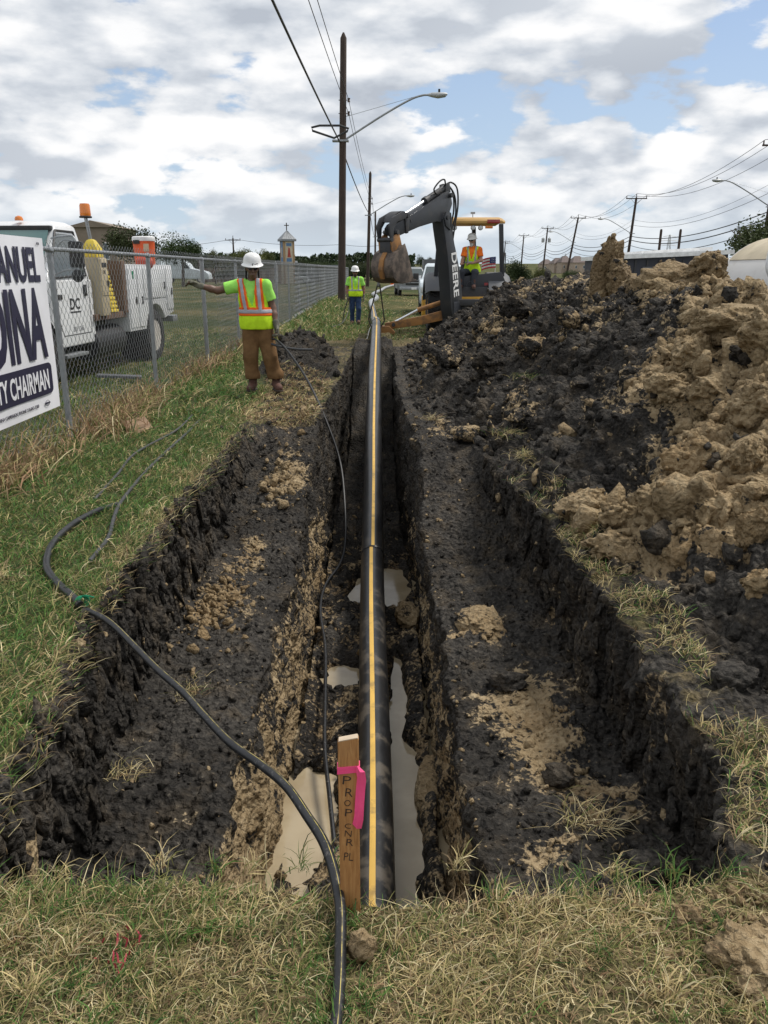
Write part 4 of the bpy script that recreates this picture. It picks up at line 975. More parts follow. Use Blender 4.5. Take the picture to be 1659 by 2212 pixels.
for dz in (0.0, 0.006, -0.005):
    b.prism([(-SW / 2 - 0.0022, 0.432 + dz), (SW / 2 + 0.0022, 0.437 + dz), (SW / 2 + 0.0022, 0.444 + dz), (-SW / 2 - 0.0022, 0.440 + dz)], -0.0125 - abs(dz) * 0.1, 0.0125, 'xz')
b.build('knot_band', M_PINK, tape)
V = []; F = []
cl = [(0.022, 0.455), (0.030, 0.44), (0.033, 0.415), (0.030, 0.38), (0.027, 0.34), (0.025, 0.30), (0.020, 0.268)]
for i, (cx, cz) in enumerate(cl):
    w = 0.004 if i == 0 else 0.0115; yy = -0.016 - 0.004 * math.sin(i * 1.7)
    V += [(cx - w, yy, cz + 0.002 * i), (cx - 0.1 * w, yy - 0.004, cz), (cx + w, yy + 0.002, cz - 0.004)]
for i in range(len(cl) - 1):
    for k in range(2): F.append((i * 3 + k, i * 3 + k + 1, i * 3 + k + 4, i * 3 + k + 3))
MB().add(V, F).build('tail', M_PINK, tape)

# little litter
M_WHITE = paint('white_plastic', (0.78, 0.78, 0.76), 0.4, dirt=0.1)
cup = MB().lathe([(0.028, 0), (0.036, 0.04), (0.042, 0.085), (0.045, 0.088), (0.040, 0.086), (0.026, 0.004)], 18)
o = cup.build('paper_cup', M_WHITE); _c = spot(1416, 852); o.location = at(1414, 843, float(_c[1]) - 0.05); o.rotation_euler = (R(70), R(20), R(40)); tag(o, 'white cup lying on a tan clay block', 'cup')
M_CARD = paint('cardboard', (0.30, 0.20, 0.125), 0.85, dirt=0.5, scale=5)
o = MB().prism([(-0.16, -0.2), (0.15, -0.22), (0.20, 0.16), (-0.10, 0.24)], 0, 0.01, 'xy').build('cardboard_scrap', M_CARD); o.location = (-2.66, 8.75, 0.05); o.scale = (0.8, 0.8, 0.8); o.rotation_euler = (R(14), R(-16), R(35)); tag(o, 'torn piece of brown cardboard in the grass by the fence', 'cardboard')
M_RED = paint('red_marking', (0.38, 0.035, 0.06), 0.6, dirt=0.5)
r_ = np.random.default_rng(77); b = MB()
for k in range(26):
    a = r_.random() * 6.28; rr = 0.035 + 0.018 * r_.normal(); px, py = -0.66 + rr * math.cos(a), 1.665 + rr * math.sin(a) * 1.2
    d = Vector((r_.normal(), r_.normal(), 0.9)).normalized(); p0 = Vector((px, py, 0.02)); w = Vector((0.002, 0.001, 0))
    b.add([p0 - w, p0 + w, p0 + d * 0.018 + w, p0 + d * 0.026 - w], [(0, 1, 2, 3)])
tag(b.build('painted_grass', M_RED), 'grass blades sprayed with red marking paint', kind='stuff')
o = MB().tube(spline([(-0.52, 17.6, 0.06), (-0.48, 18.2, 0.05), (-0.40, 19.2, 0.12), (-0.35, 20.4, 0.28), (-0.28, 21.0, 0.42), (-0.27, 21.2, 0.62)], 8), 0.012, 6).build('rope', paint('white_rope', (0.55, 0.53, 0.5), 0.9)); tag(o, 'white rope trailing from the lifted pipe to the trench end', 'rope')

# ------------------------------------------------------------------ people: distance-field bodies meshed with surface nets
def surface_net(val, lo, h):
    nx, ny, nz = val.shape; ins = val < 0
    c = np.zeros((nx - 1, ny - 1, nz - 1), np.int8)
    for i in (0, 1):
        for j in (0, 1):
            for k in (0, 1): c += ins[i:nx - 1 + i, j:ny - 1 + j, k:nz - 1 + k]
    act = (c > 0) & (c < 8); ci = np.argwhere(act)
    num = np.full(act.shape, -1, np.int32); num[act] = np.arange(len(ci))
    acc = np.zeros((len(ci), 3)); n = np.zeros(len(ci))
    corners = [(i, j, k) for i in (0, 1) for j in (0, 1) for k in (0, 1)]
    for a in corners:
        for ax in range(3):
            if a[ax]: continue
            b = list(a); b[ax] = 1
            va = val[ci[:, 0] + a[0], ci[:, 1] + a[1], ci[:, 2] + a[2]]; vb = val[ci[:, 0] + b[0], ci[:, 1] + b[1], ci[:, 2] + b[2]]
            m = (va < 0) != (vb < 0); t = np.where(m, va / np.where(m, va - vb, 1), 0)
            p = np.tile(np.array(a, float), (len(ci), 1)); p[:, ax] = t
            acc += np.where(m[:, None], p, 0); n += m
    V = (ci + acc / n[:, None]) * h + np.array(lo)
    F = []
    for ax in range(3):
        o1, o2 = (ax + 1) % 3, (ax + 2) % 3
        sl0 = [slice(None)] * 3; sl1 = [slice(None)] * 3; sl0[ax] = slice(0, -1); sl1[ax] = slice(1, None)
        e = ins[tuple(sl0)] != ins[tuple(sl1)]; q = np.argwhere(e)
        q = q[(q[:, o1] > 0) & (q[:, o2] > 0) & (q[:, o1] < val.shape[o1] - 1) & (q[:, o2] < val.shape[o2] - 1)]
        s = ins[tuple(sl0)][q[:, 0], q[:, 1], q[:, 2]]
        def cell(d1, d2):
            w = q.copy(); w[:, o1] -= d1; w[:, o2] -= d2; return num[w[:, 0], w[:, 1], w[:, 2]]
        f = np.stack([cell(1, 1), cell(0, 1), cell(0, 0), cell(1, 0)], -1); f[~s] = f[~s][:, ::-1]; F.append(f)
    return V, np.concatenate(F)
def seg(a, b, ra, rb): return ('c', np.array(a, float), np.array(b, float), ra, rb)
def ell(c, r, M=None): return ('e', np.array(c, float), np.array(r, float), None if M is None else np.array(M))
def ev(prims, X, k):
    d = None
    for p in prims:
        if p[0] == 'c':
            _, a, b, ra, rb = p; ab = b - a; t = np.clip(((X - a) @ ab) / max(ab @ ab, 1e-9), 0, 1)
            q = np.linalg.norm(X - a - t[..., None] * ab, axis=-1) - (ra + (rb - ra) * t)
        else:
            _, c, r, M = p; q = X - c
            if M is not None: q = q @ M
            kk = np.linalg.norm(q / r, axis=-1); q = (kk - 1) * r.min() * (0.5 + 0.5 * np.minimum(kk, 1))
        if d is None: d = q
        else: h = np.clip(0.5 + 0.5 * (d - q) / k, 0, 1); d = d + (q - d) * h - k * h * (1 - h)
    return d
def sdf_obj(name, fn, lo, hi, h, mat, parent):
    lo = np.array(lo, float); n = np.ceil((np.array(hi) - lo) / h).astype(int) + 1
    g = np.stack(np.meshgrid(*[lo[i] + h * np.arange(n[i]) for i in range(3)], indexing='ij'), -1)
    val = np.empty(g.shape[:3])
    for i in range(0, n[0], 24): val[i:i + 24] = fn(g[i:i + 24])
    V, F = surface_net(val, lo, h)
    return link(name, np_mesh(name, V, F), mat, parent)
M_LENS = glassy('dark_lens', (0.01, 0.01, 0.012)); M_SOLE = paint('boot_sole', (0.05, 0.04, 0.035), 0.9)
M_LIME = cloth('lime_fabric', (0.58, 0.86, 0.03), 0.35, var=0.14); M_TEE = cloth('lime_tee', (0.36, 0.80, 0.14), 0.5, var=0.16)
M_ORG = cloth('orange_tape', (0.95, 0.16, 0.03), 0.1); M_SILV = NT('silver_tape'); M_SILV.p.inputs['Base Color'].default_value = (0.36, 0.37, 0.41, 1); M_SILV.p.inputs['Roughness'].default_value = 0.45; M_SILV = M_SILV.m
M_HAT = paint('white_shell', (0.82, 0.82, 0.81), 0.3, dirt=0.12, scale=12)
def hand(prims, w, d, palm, curl=0.6, size=1.0, thumb=None):
    """palm and five fingers: w wrist, d direction of the hand, palm the way the palm looks"""
    d = Vector(d).normalized(); p = Vector(palm); p = (p - d * p.dot(d)).normalized(); s = d.cross(p)
    w = Vector(w); k = size
    for q in (-0.030, -0.010, 0.010, 0.030):
        prims.append(seg(w + s * q * 0.6 * k, w + (d * 0.085 + s * q) * k, 0.017 * k, 0.0145 * k))
    for q, L in ((-0.033, 0.068), (-0.011, 0.078), (0.011, 0.074), (0.033, 0.060)):
        a = w + (d * 0.09 + s * q) * k; ang = 0.0; pt = a
        for j, f in enumerate((0.45, 0.32, 0.23)):
            ang += curl * (0.9 if j else 0.6); nx = pt + (d * math.cos(ang) + p * math.sin(ang)) * L * f * k
            prims.append(seg(pt, nx, (0.0125 - 0.001 * j) * k, (0.0115 - 0.001 * j) * k)); pt = nx
    th = s * (thumb or 1); a = w + (d * 0.025 + th * 0.034) * k; m_ = a + (d * 0.032 + th * 0.022 + p * 0.016) * k
    prims.append(seg(a, m_, 0.016 * k, 0.0135 * k)); prims.append(seg(m_, m_ + (d * 0.032 - th * 0.004 + p * 0.018) * k, 0.013 * k, 0.011 * k))
def person(label, loc, rotz, J, skin, vest, tee, trous, boots, glove, hat, scale=1.0, h=0.0125, hair=None, beard=None, tapes='front', seated=False, yaw=0.0, emblem=None):
    root = thing('person', label, 'person', loc, rotz); root.scale = (scale,) * 3
    v = lambda k: np.array(J[k], float)
    hc = v('head'); MY = np.array(Matrix.Rotation(yaw, 3, 'Z') @ Matrix.Rotation(J.get('nod', 0.0), 3, 'X'))
    hp = lambda a: hc + MY @ np.array(a, float)
    M_SK = NT('skin'); nz = M_SK.noise(20, 4); M_SK.l(M_SK.mix(nz, lerp3(skin, 0.8), lerp3(skin, 1.2)), M_SK.p.inputs['Base Color']); M_SK.p.inputs['Roughness'].default_value = 0.5; M_SK = M_SK.m
    neck, pel, ch = v('neck'), v('pelvis'), v('chest')
    face = [ell(hp((0, 0.012, 0.035)), (0.076, 0.094, 0.095), MY), ell(hp((0, -0.018, -0.045)), (0.058, 0.068, 0.078), MY), ell(hp((0, -0.040, -0.095)), (0.034, 0.034, 0.026), MY),
            seg(hp((0, -0.090, 0.020)), hp((0, -0.106, -0.022)), 0.010, 0.015), ell(hp((0, -0.088, -0.062)), (0.026, 0.016, 0.013), MY), ell(hp((0, -0.084, 0.036)), (0.055, 0.016, 0.012), MY),
            ell(hp((0.077, 0.012, -0.005)), (0.012, 0.022, 0.034), MY), ell(hp((-0.077, 0.012, -0.005)), (0.012, 0.022, 0.034), MY), ell(hp((0.042, -0.062, -0.02)), (0.022, 0.02, 0.02), MY), ell(hp((-0.042, -0.062, -0.02)), (0.022, 0.02, 0.02), MY)]
    trunk = [seg(hp((0, 0.02, -0.07)), neck, 0.058, 0.062), ell(ch, (0.165, 0.115, 0.20)), ell((ch + pel) / 2, (0.150, 0.105, 0.18)), ell(pel, (0.158, 0.115, 0.13)),
             seg(neck, v('shR'), 0.062, 0.062), seg(neck, v('shL'), 0.062, 0.062)]
    arms = []
    for s in 'RL': arms += [seg(v('sh' + s), v('el' + s), 0.064, 0.050), seg(v('el' + s), (v('el' + s) * 0.65 + v('wr' + s) * 0.35), 0.049, 0.048), seg(v('el' + s) * 0.65 + v('wr' + s) * 0.35, v('wr' + s), 0.048, 0.033)]
    legs = []
    for s in 'RL': legs += [seg(v('hip' + s), v('kn' + s), 0.088, 0.060), seg(v('kn' + s), v('an' + s), 0.060, 0.040), seg(v('an' + s), v('toe' + s), 0.042, 0.036)]
    hands = []
    for s in 'RL': hand(hands, J['wr' + s], J['hd' + s], J['pm' + s], J.get('curl' + s, 0.6), 1.05, 1 if s == 'R' else -1)
    allp = face + trunk + arms + legs
    def bounds(ps, pad):
        lo, hi = np.full(3, 9.0), np.full(3, -9.0)
        for p in ps:
            if p[0] == 'c':
                for q in (p[1], p[2]): lo = np.minimum(lo, q - max(p[3], p[4])); hi = np.maximum(hi, q + max(p[3], p[4]))
            else: lo = np.minimum(lo, p[1] - p[2].max()); hi = np.maximum(hi, p[1] + p[2].max())
        return lo - pad, hi + pad
    fold = lambda X, f, a: a * pnoise(X[..., 0] * f, X[..., 1] * f, X[..., 2] * f * 0.7 + loc[0])
    # bare body, continuous from head to foot
    lo, hi = bounds(allp + hands, 0.03); sdf_obj('body', lambda X: np.minimum(ev(trunk + arms + legs, X, 0.03) + 0.004, np.minimum(ev(face, X, 0.018), ev(hands, X, 0.006))), lo, hi, max(h * 0.8, 0.0095), M_SK, root)
    # trousers
    infl = trous.get('infl', 0.022); waist = trous.get('waist', pel[2] + 0.10); hem = {s: v('an' + s)[2] + trous.get('hem', 0.02) for s in 'RL'}
    tp = [ell(pel - np.array([0, 0, 0.02]), (0.165, 0.125, 0.16))]
    for s in 'RL':
        tp += [seg(v('hip' + s), v('kn' + s), 0.092 + infl, 0.068 + infl), seg(v('kn' + s), v('an' + s), 0.066 + infl, 0.054 + infl)]
        if trous.get('bag'): tp += [seg(v('an' + s) + np.array([0, 0, 0.10]), v('an' + s) + np.array([0, 0, 0.05]), 0.078 + infl, 0.072 + infl)]
    lo, hi = bounds(tp, 0.03)
    def ftr(X):
        d = ev(tp, X, 0.03) + fold(X, 9, 0.012) + fold(X, 4.5, 0.012); d = np.maximum(d, X[..., 2] - waist)
        return np.maximum(d, min(hem.values()) - X[..., 2]) if not seated else d
    sdf_obj('trousers', ftr, lo, hi, h, trous['mat'], root)
    # boots
    for s in 'RL':
        a, t = v('an' + s), v('toe' + s); bp = [seg(a + np.array([0, 0, 0.13]), a, 0.058, 0.056), seg(a - np.array([0, 0, 0.03]), t - np.array([0, 0, 0.0]), 0.058, 0.050)]
        lo, hi = bounds(bp, 0.02); zf = t[2] - 0.045
        bt = sdf_obj('boot', lambda X: np.maximum(ev(bp, X, 0.02), (zf + 0.012) - X[..., 2]), lo, hi, h * 0.8, boots, root)
        sp_ = [seg(a * np.array([1, 1, 0]) + np.array([0, 0.02, zf + 0.012]), t * np.array([1, 1, 0]) + np.array([0, 0, zf + 0.012]), 0.060, 0.053)]
        lo, hi = bounds(sp_, 0.02); sdf_obj('sole', lambda X: np.maximum(np.maximum(ev(sp_, X, 0.01), X[..., 2] - zf - 0.022), zf - X[..., 2]), lo, hi, 0.008, M_SOLE, bt)
    # shirt with short sleeves
    sl = []
    for s in 'RL':
        a, e = v('sh' + s), v('el' + s); sl.append(seg(a, a + (e - a) * 0.62, 0.080, 0.082))
    shp = [ell(ch, (0.182, 0.130, 0.21)), ell((ch + pel) / 2, (0.168, 0.122, 0.19)), seg(neck - np.array([0, 0, 0.02]), v('shR'), 0.07, 0.075), seg(neck - np.array([0, 0, 0.02]), v('shL'), 0.07, 0.075)]
    cuts = []
    for s in 'RL':
        a, e = v('sh' + s), v('el' + s); cuts.append((a + (e - a) * 0.66, (e - a) / np.linalg.norm(e - a)))
    def fsh(X):
        d = np.minimum(ev(shp + sl, X, 0.04), 9) + fold(X, 10, 0.010)
        for p, n in cuts: d = np.maximum(d, np.where(np.linalg.norm(X - p, axis=-1) < 0.2, (X - p) @ n, -1))
        return np.maximum(d, X[..., 2] - (neck[2] + 0.035))
    lo, hi = bounds(shp + sl, 0.03); sdf_obj('shirt', fsh, lo, hi, h, tee, root)
    # safety vest: open V at the neck, straps over the shoulders
    hemz = J.get('vest_hem', pel[2] + 0.03)
    vp = [ell(ch, (0.196, 0.143, 0.225)), ell((ch + pel) / 2, (0.186, 0.138, 0.22)), ell(pel + np.array([0, 0, 0.02]), (0.238, 0.172, 0.26)), seg(neck - np.array([0, 0, 0.03]), v('shR') * 0.9 + neck * 0.1, 0.078, 0.082), seg(neck - np.array([0, 0, 0.03]), v('shL') * 0.9 + neck * 0.1, 0.078, 0.082)]
    tors = lambda z: pel[0] + (ch[0] - pel[0]) * (z - pel[2]) / (ch[2] - pel[2])
    half = (abs(v('shL')[0] - v('shR')[0])) * 0.5
    def fve(X):
        d = ev(vp, X, 0.05) + fold(X, 9, 0.008) + fold(X, 4, 0.008)
        cx = np.abs(X[..., 0] - tors(X[..., 2]))
        d = np.maximum(d, hemz - X[..., 2]); d = np.maximum(d, X[..., 2] - (neck[2] + 0.03))
        vn = 0.085 * np.clip((X[..., 2] - (ch[2] - 0.10)) / 0.30, 0, 1) ** 0.8 - cx                    # V opening on the front
        d = np.where(X[..., 1] < ch[1], np.maximum(d, np.minimum(vn, 0.3)), d)
        arm = cx - (half + 0.015); return np.maximum(d, np.where(X[..., 2] > ch[2] - 0.12, arm, -1))
    lo, hi = bounds(vp, 0.03); sdf_obj('vest', fve, lo, hi, h, vest, root)
    def band(name, fsel, mat, off):
        def f(X): return np.maximum(fve(X) - off, fsel(X))
        sdf_obj(name, f, lo, hi, h, mat, root)
    cxf = lambda X: np.abs(X[..., 0] - tors(X[..., 2]))
    zb = ch[2] - 0.17
    strap = lambda w: (lambda X: np.maximum(np.abs(cxf(X) - (0.105 + 0.18 * (X[..., 2] - ch[2]) * 0.25)) - w, zb - X[..., 2]))
    belt = lambda w: (lambda X: np.abs(X[..., 2] - zb) - w)
    if tapes == 'orange':
        band('orange_strap', strap(0.056), M_ORG, 0.006); band('orange_belt', belt(0.058), M_ORG, 0.006)
        band('silver_strap', strap(0.025), M_SILV, 0.011); band('silver_belt', belt(0.027), M_SILV, 0.011)
    else:
        band('silver_strap', strap(0.026), M_SILV, 0.006); band('silver_belt', belt(0.028), M_SILV, 0.006)
    # gloves
    if glove is not None:
        gp = []
        for s in 'RL':
            hand(gp, J['wr' + s], J['hd' + s], J['pm' + s], J.get('curl' + s, 0.6), 1.16, 1 if s == 'R' else -1)
            w = v('wr' + s); e = v('el' + s); dd = (w - e) / np.linalg.norm(w - e); gp.append(seg(w - dd * 0.05, w + dd * 0.03, 0.044, 0.034))
        for s, ps in (('R', gp[:len(gp) // 2]), ('L', gp[len(gp) // 2:])):
            lo2, hi2 = bounds(ps, 0.02); sdf_obj('glove', lambda X, ps=ps: ev(ps, X, 0.007), lo2, hi2, 0.0075, glove, root)
    # hard hat with full brim, sunglasses
    b = MB(); prof = [(0.120, 0.034), (0.143, 0.024), (0.146, 0.029), (0.128, 0.046), (0.119, 0.060), (0.117, 0.090), (0.108, 0.128), (0.086, 0.160), (0.052, 0.178), (0.012, 0.184)]
    b.lathe(prof, 28); b.v = [(p[0], p[1] * 1.14 - 0.010, p[2] + 0.012 * (abs(p[1]) / 0.17) * (-1)) for p in b.v]
    for k in (-0.03, 0.0, 0.03): b.tube([(k, -0.118 + abs(k), 0.10), (k, -0.09, 0.150), (k, -0.03, 0.176 - abs(k) * 0.15), (k, 0.04, 0.176 - abs(k) * 0.15), (k, 0.09, 0.150), (k, 0.112, 0.10)], 0.009, 6)
    b.xf(tr(*hc) @ Matrix(MY.tolist()).to_4x4() @ tr(0, 0.0, 0.026)); b.build('hard_hat', hat, root, ang=50)
    b = MB()
    for s in (-1, 1):
        b.loft([[Vector(((0.036 + 0.027 * math.cos(a)) * s, -0.092 - dy + 0.016 * abs(math.cos(a)) * (math.cos(a) > 0), 0.016 + 0.019 * math.sin(a))) for a in np.linspace(0, 2 * PI, 12, endpoint=False)] for dy in (0.0, 0.010)])
        b.box((0.072 * s, -0.045, 0.026), (0.006, 0.08, 0.010))
    b.box((0, -0.101, 0.024), (0.02, 0.008, 0.008)); b.xf(tr(*hc) @ Matrix(MY.tolist()).to_4x4()); b.build('sunglasses', M_LENS, root)
    if hair is not None:
        hp2 = [ell(hp((0, 0.025, 0.03)), (0.083, 0.098, 0.085), MY)]
        if hair[1] == 'locks':
            for s in (-1, 1):
                for q in range(3): hp2.append(seg(hp((0.080 * s, 0.01 + 0.03 * q, 0.0)), hp((0.085 * s, 0.0 + 0.035 * q, -0.13 - 0.02 * q)), 0.014, 0.010))
        lo2, hi2 = bounds(hp2, 0.02); sdf_obj('hair', lambda X: np.maximum(ev(hp2, X, 0.01), -((X - hp((0, -0.055, 0))) @ MY)[..., 1]) , lo2, hi2, 0.009, hair[0], root)
    if beard is not None:
        bp2 = [ell(hp((0, -0.052, -0.085)), (0.052, 0.048, 0.048), MY), ell(hp((0, -0.075, -0.120)), (0.030, 0.028, 0.034), MY), seg(hp((-0.03, -0.098, -0.052)), hp((0.03, -0.098, -0.052)), 0.009, 0.009)]
        lo2, hi2 = bounds(bp2, 0.02); sdf_obj('beard', lambda X: ev(bp2, X, 0.01) + fold(X, 60, 0.004), lo2, hi2, 0.008, beard, root)
    if emblem:
        text_obj('hat_emblem', emblem, M_INK, root, tr(*hc) @ Matrix(MY.tolist()).to_4x4() @ tr(0.03, -0.142, 0.072) @ rz(R(14)) @ rx(R(72)), 0.045, 0.001, sx=1.3, ext=0.002)
    return root
M_DUCK = cloth('brown_canvas', (0.185, 0.105, 0.048), 0.5, var=0.25); M_JEAN = cloth('blue_denim', (0.035, 0.060, 0.125), 0.4, var=0.3)
M_BOOT = paint('leather_boot', (0.10, 0.045, 0.032), 0.75, dirt=0.6, dirtcol=(0.14, 0.11, 0.08), scale=20); M_GLV = cloth('grey_glove', (0.17, 0.165, 0.13), 0.5, var=0.35)
W1 = (-1.67, 11.45, 0.06)
person('worker in lime vest with orange tape and brown trousers, arm stretched to the fence', W1, 0.0, dict(
    head=(-0.075, -0.05, 1.615), nod=0.16, neck=(-0.095, 0.02, 1.455), chest=(-0.095, 0.0, 1.235), pelvis=(-0.055, 0.0, 0.90), shR=(-0.275, 0.0, 1.400), shL=(0.085, 0.0, 1.400),
    elR=(-0.555, -0.02, 1.335), wrR=(-0.800, -0.10, 1.405), hdR=(-1.0, -0.25, 0.42), pmR=(-0.2, -0.6, -0.8), curlR=0.75,
    elL=(0.165, 0.03, 1.105), wrL=(0.215, -0.06, 0.880), hdL=(0.12, -0.25, -1.0), pmL=(-0.8, -0.5, 0.0), curlL=0.95,
    hipR=(-0.14, 0, 0.88), hipL=(0.035, 0, 0.88), knR=(-0.150, -0.03, 0.47), knL=(0.115, -0.03, 0.47), anR=(-0.145, 0.02, 0.105), anL=(0.175, 0.02, 0.105), toeR=(-0.165, -0.13, 0.045), toeL=(0.235, -0.12, 0.045), vest_hem=0.83),
    (0.155, 0.085, 0.058), M_LIME, M_TEE, dict(mat=M_DUCK, infl=0.030, hem=0.055, bag=True, waist=0.99), M_BOOT, M_GLV, M_HAT, hair=(paint('black_hair', (0.012, 0.011, 0.011), 0.8), 'locks'), tapes='orange', h=0.011, emblem='DC', yaw=R(12))
p2 = at(768, 690, 27.3)
person('worker in plain lime vest and blue jeans walking by the tall pole', (p2.x, 27.3, 0.0), 0.05, dict(
    head=(0.0, -0.03, 1.60), nod=0.1, neck=(0.0, 0.03, 1.445), chest=(0.0, 0.0, 1.22), pelvis=(0.0, 0.0, 0.90), shR=(-0.19, 0, 1.385), shL=(0.19, 0, 1.385), elR=(-0.265, 0.03, 1.10), wrR=(-0.245, -0.07, 0.86), hdR=(0.0, -0.2, -1), pmR=(0.8, -0.3, 0), curlR=0.9,
    elL=(0.270, 0.04, 1.10), wrL=(0.265, 0.0, 0.85), hdL=(0.0, -0.1, -1), pmL=(-0.8, -0.2, 0), curlL=0.5, hipR=(-0.095, 0, 0.88), hipL=(0.095, 0, 0.88), knR=(-0.105, -0.05, 0.48), knL=(0.10, -0.10, 0.49), anR=(-0.105, 0.03, 0.10), anL=(0.085, -0.10, 0.12), toeR=(-0.13, -0.12, 0.045), toeL=(0.10, -0.25, 0.06), vest_hem=0.86),
    (0.26, 0.13, 0.085), M_LIME, M_TEE, dict(mat=M_JEAN, infl=0.014, hem=-0.03, waist=0.98), M_BOOT, M_GLV, M_HAT, h=0.017, hair=(paint('grey_hair', (0.1, 0.095, 0.09), 0.8), 'short'), beard=cloth('dark_beard', (0.06, 0.05, 0.045)))
q = Vector((p2.x, 27.3, 0))
hose('black hose hanging from the far worker hand to the grass', [q + Vector((-0.20, -0.06, 0.80)), q + Vector((-0.27, -0.16, 0.66)), q + Vector((-0.36, -0.22, 0.35)), q + Vector((-0.40, -0.3, 0.06)), q + Vector((-0.37, -0.5, 0.03))], 0.016, M_HOSE, n=8)
hose('grey cord held by the far worker trailing through the grass', [q + Vector((-0.18, -0.06, 0.82)), q + Vector((-0.22, -0.4, 0.4)), q + Vector((-0.36, -1.4, 0.12)), q + Vector((-0.62, -2.4, 0.06))], 0.011, M_GREY, n=6)
# ------------------------------------------------------------------ backhoe
M_CHAR = paint('charcoal_paint', (0.027, 0.030, 0.037), 0.42, dirt=0.35, dirtcol=(0.09, 0.08, 0.068), scale=3.5, lo=0.48, hi=0.75)
M_DARK = paint('dark_steel', (0.035, 0.036, 0.040), 0.5, dirt=0.4, dirtcol=(0.10, 0.085, 0.07), scale=6)
M_FEND = paint('grey_plastic', (0.115, 0.120, 0.130), 0.6, dirt=0.35, dirtcol=(0.2, 0.18, 0.15), scale=3)
M_JY = paint('machine_yellow', (0.62, 0.33, 0.035), 0.45, dirt=0.45, dirtcol=(0.16, 0.10, 0.05), scale=4)
M_RUSTY = paint('rusty_yellow', (0.34, 0.16, 0.045), 0.65, dirt=0.75, dirtcol=(0.13, 0.075, 0.04), scale=5, lo=0.42, hi=0.62)
M_BUCK = paint('worn_bucket', (0.15, 0.112, 0.085), 0.6, dirt=0.85, dirtcol=(0.035, 0.027, 0.022), scale=4.5, lo=0.40, hi=0.60)
M_CHROME = paint('chrome_rod', (0.75, 0.76, 0.78), 0.18, 0.9, dirt=0.05)
M_RUB = paint('tyre_rubber', (0.026, 0.026, 0.027), 0.85, dirt=0.5, dirtcol=(0.11, 0.095, 0.075), scale=7)
M_STEEL = paint('galvanised', (0.34, 0.355, 0.37), 0.45, 0.6, dirt=0.25, dirtcol=(0.2, 0.2, 0.2), scale=14)
M_DECAL = paint('white_decal', (0.80, 0.80, 0.79), 0.45, dirt=0.15, scale=12)
M_REDL = glassy('red_lens', (0.30, 0.02, 0.02), 0.2); M_LAMP = glassy('lamp_lens', (0.55, 0.56, 0.56), 0.1); M_AMB = glassy('amber_lens', (0.72, 0.20, 0.015), 0.15)
M_SEAT = paint('black_vinyl', (0.03, 0.03, 0.032), 0.55, dirt=0.3)

def wheel(parent, c, r, w, lugs, rim_r, mat_rim, axis='x', lug_h=0.035, name='wheel'):
    prof = [(rim_r, -w * 0.40), (rim_r * 1.06, -w * 0.47), (r * 0.80, -w * 0.50), (r * 0.94, -w * 0.46), (r * 0.985, -w * 0.36), (r, -w * 0.15), (r, w * 0.15), (r * 0.985, w * 0.36), (r * 0.94, w * 0.46), (r * 0.80, w * 0.50), (rim_r * 1.06, w * 0.47), (rim_r, w * 0.40)]
    M = tr(*c) @ ry(R(90))
    hub = thing(name, None, None) if False else None
    b = MB()
    n = 40; V, F = [], []
    for (rr, zz) in prof:
        for k in range(n): V.append(M @ Vector((rr * math.cos(2 * PI * k / n), rr * math.sin(2 * PI * k / n), zz)))
    for i in range(len(prof)):
        j = (i + 1) % len(prof)
        for k in range(n): F.append((i * n + k, i * n + (k + 1) % n, j * n + (k + 1) % n, j * n + k))
    b.add(V, F)
    for k in range(lugs):
        for s in (-1, 1):
            a = 2 * PI * (k + (0.5 if s > 0 else 0)) / lugs; L = w * 0.56
            Q = M @ Matrix.Rotation(a, 4, 'Z') @ tr(r + lug_h * 0.3, 0, s * w * 0.25) @ rx(R(38 * s))
            b.box((0, 0, 0), (lug_h * 1.5, 0.045 * r / 0.7, L), None)
            for q in range(8): b.v[-8 + q] = tuple(Q @ Vector(b.v[-8 + q]))
    o = b.build(name, M_RUB, parent)
    b = MB(); b.lathe([(rim_r * 1.02, -w * 0.40), (rim_r * 0.97, -w * 0.42), (rim_r * 0.93, -w * 0.25), (rim_r * 0.55, -w * 0.12), (rim_r * 0.30, -w * 0.22), (rim_r * 0.22, -w * 0.34), (rim_r * 0.10, -w * 0.36), (rim_r * 0.1, w * 0.36), (rim_r * 0.5, w * 0.1), (rim_r * 0.93, w * 0.25), (rim_r * 1.02, w * 0.40)], 28, M)
    for k in range(8): b.cyl(M @ Vector((rim_r * 0.42 * math.cos(k * PI / 4), rim_r * 0.42 * math.sin(k * PI / 4), -w * 0.2)), M @ Vector((rim_r * 0.42 * math.cos(k * PI / 4), rim_r * 0.42 * math.sin(k * PI / 4), -w * 0.05)), rim_r * 0.05, 6)
    b.build('rim', mat_rim, o)
    return o
BX, BY = 2.30, 24.0
bh = thing('backhoe', 'charcoal and yellow backhoe holding the pipe with its bucket arm', 'backhoe', (BX, BY, 0), 0)
for s in (-1, 1):
    wheel(bh, (0.86 * s, 0, 0.70), 0.70, 0.48, 18, 0.36, M_JY, lug_h=0.045)
    wheel(bh, (0.82 * s, 2.15, 0.50), 0.50, 0.34, 16, 0.26, M_JY)
    b = MB(); rings = []                                  # fender arch
    for a in np.linspace(R(28), R(168), 15):
        rr = 0.86 + 0.05 * math.sin(a); cz = 0.72
        rings.append([Vector((s * xx, -math.cos(a) * (rr + dr) * 1.05, cz + math.sin(a) * (rr + dr) * 0.98 - ed)) for xx, dr, ed in ((0.55, 0, 0), (1.06, 0, 0), (1.17, -0.05, 0.04), (1.18, -0.12, 0.05), (1.12, -0.10, 0.04), (1.02, -0.04, 0.0), (0.55, -0.04, 0))])
    b.loft(rings); b.build('fender', M_FEND, bh, ang=45)
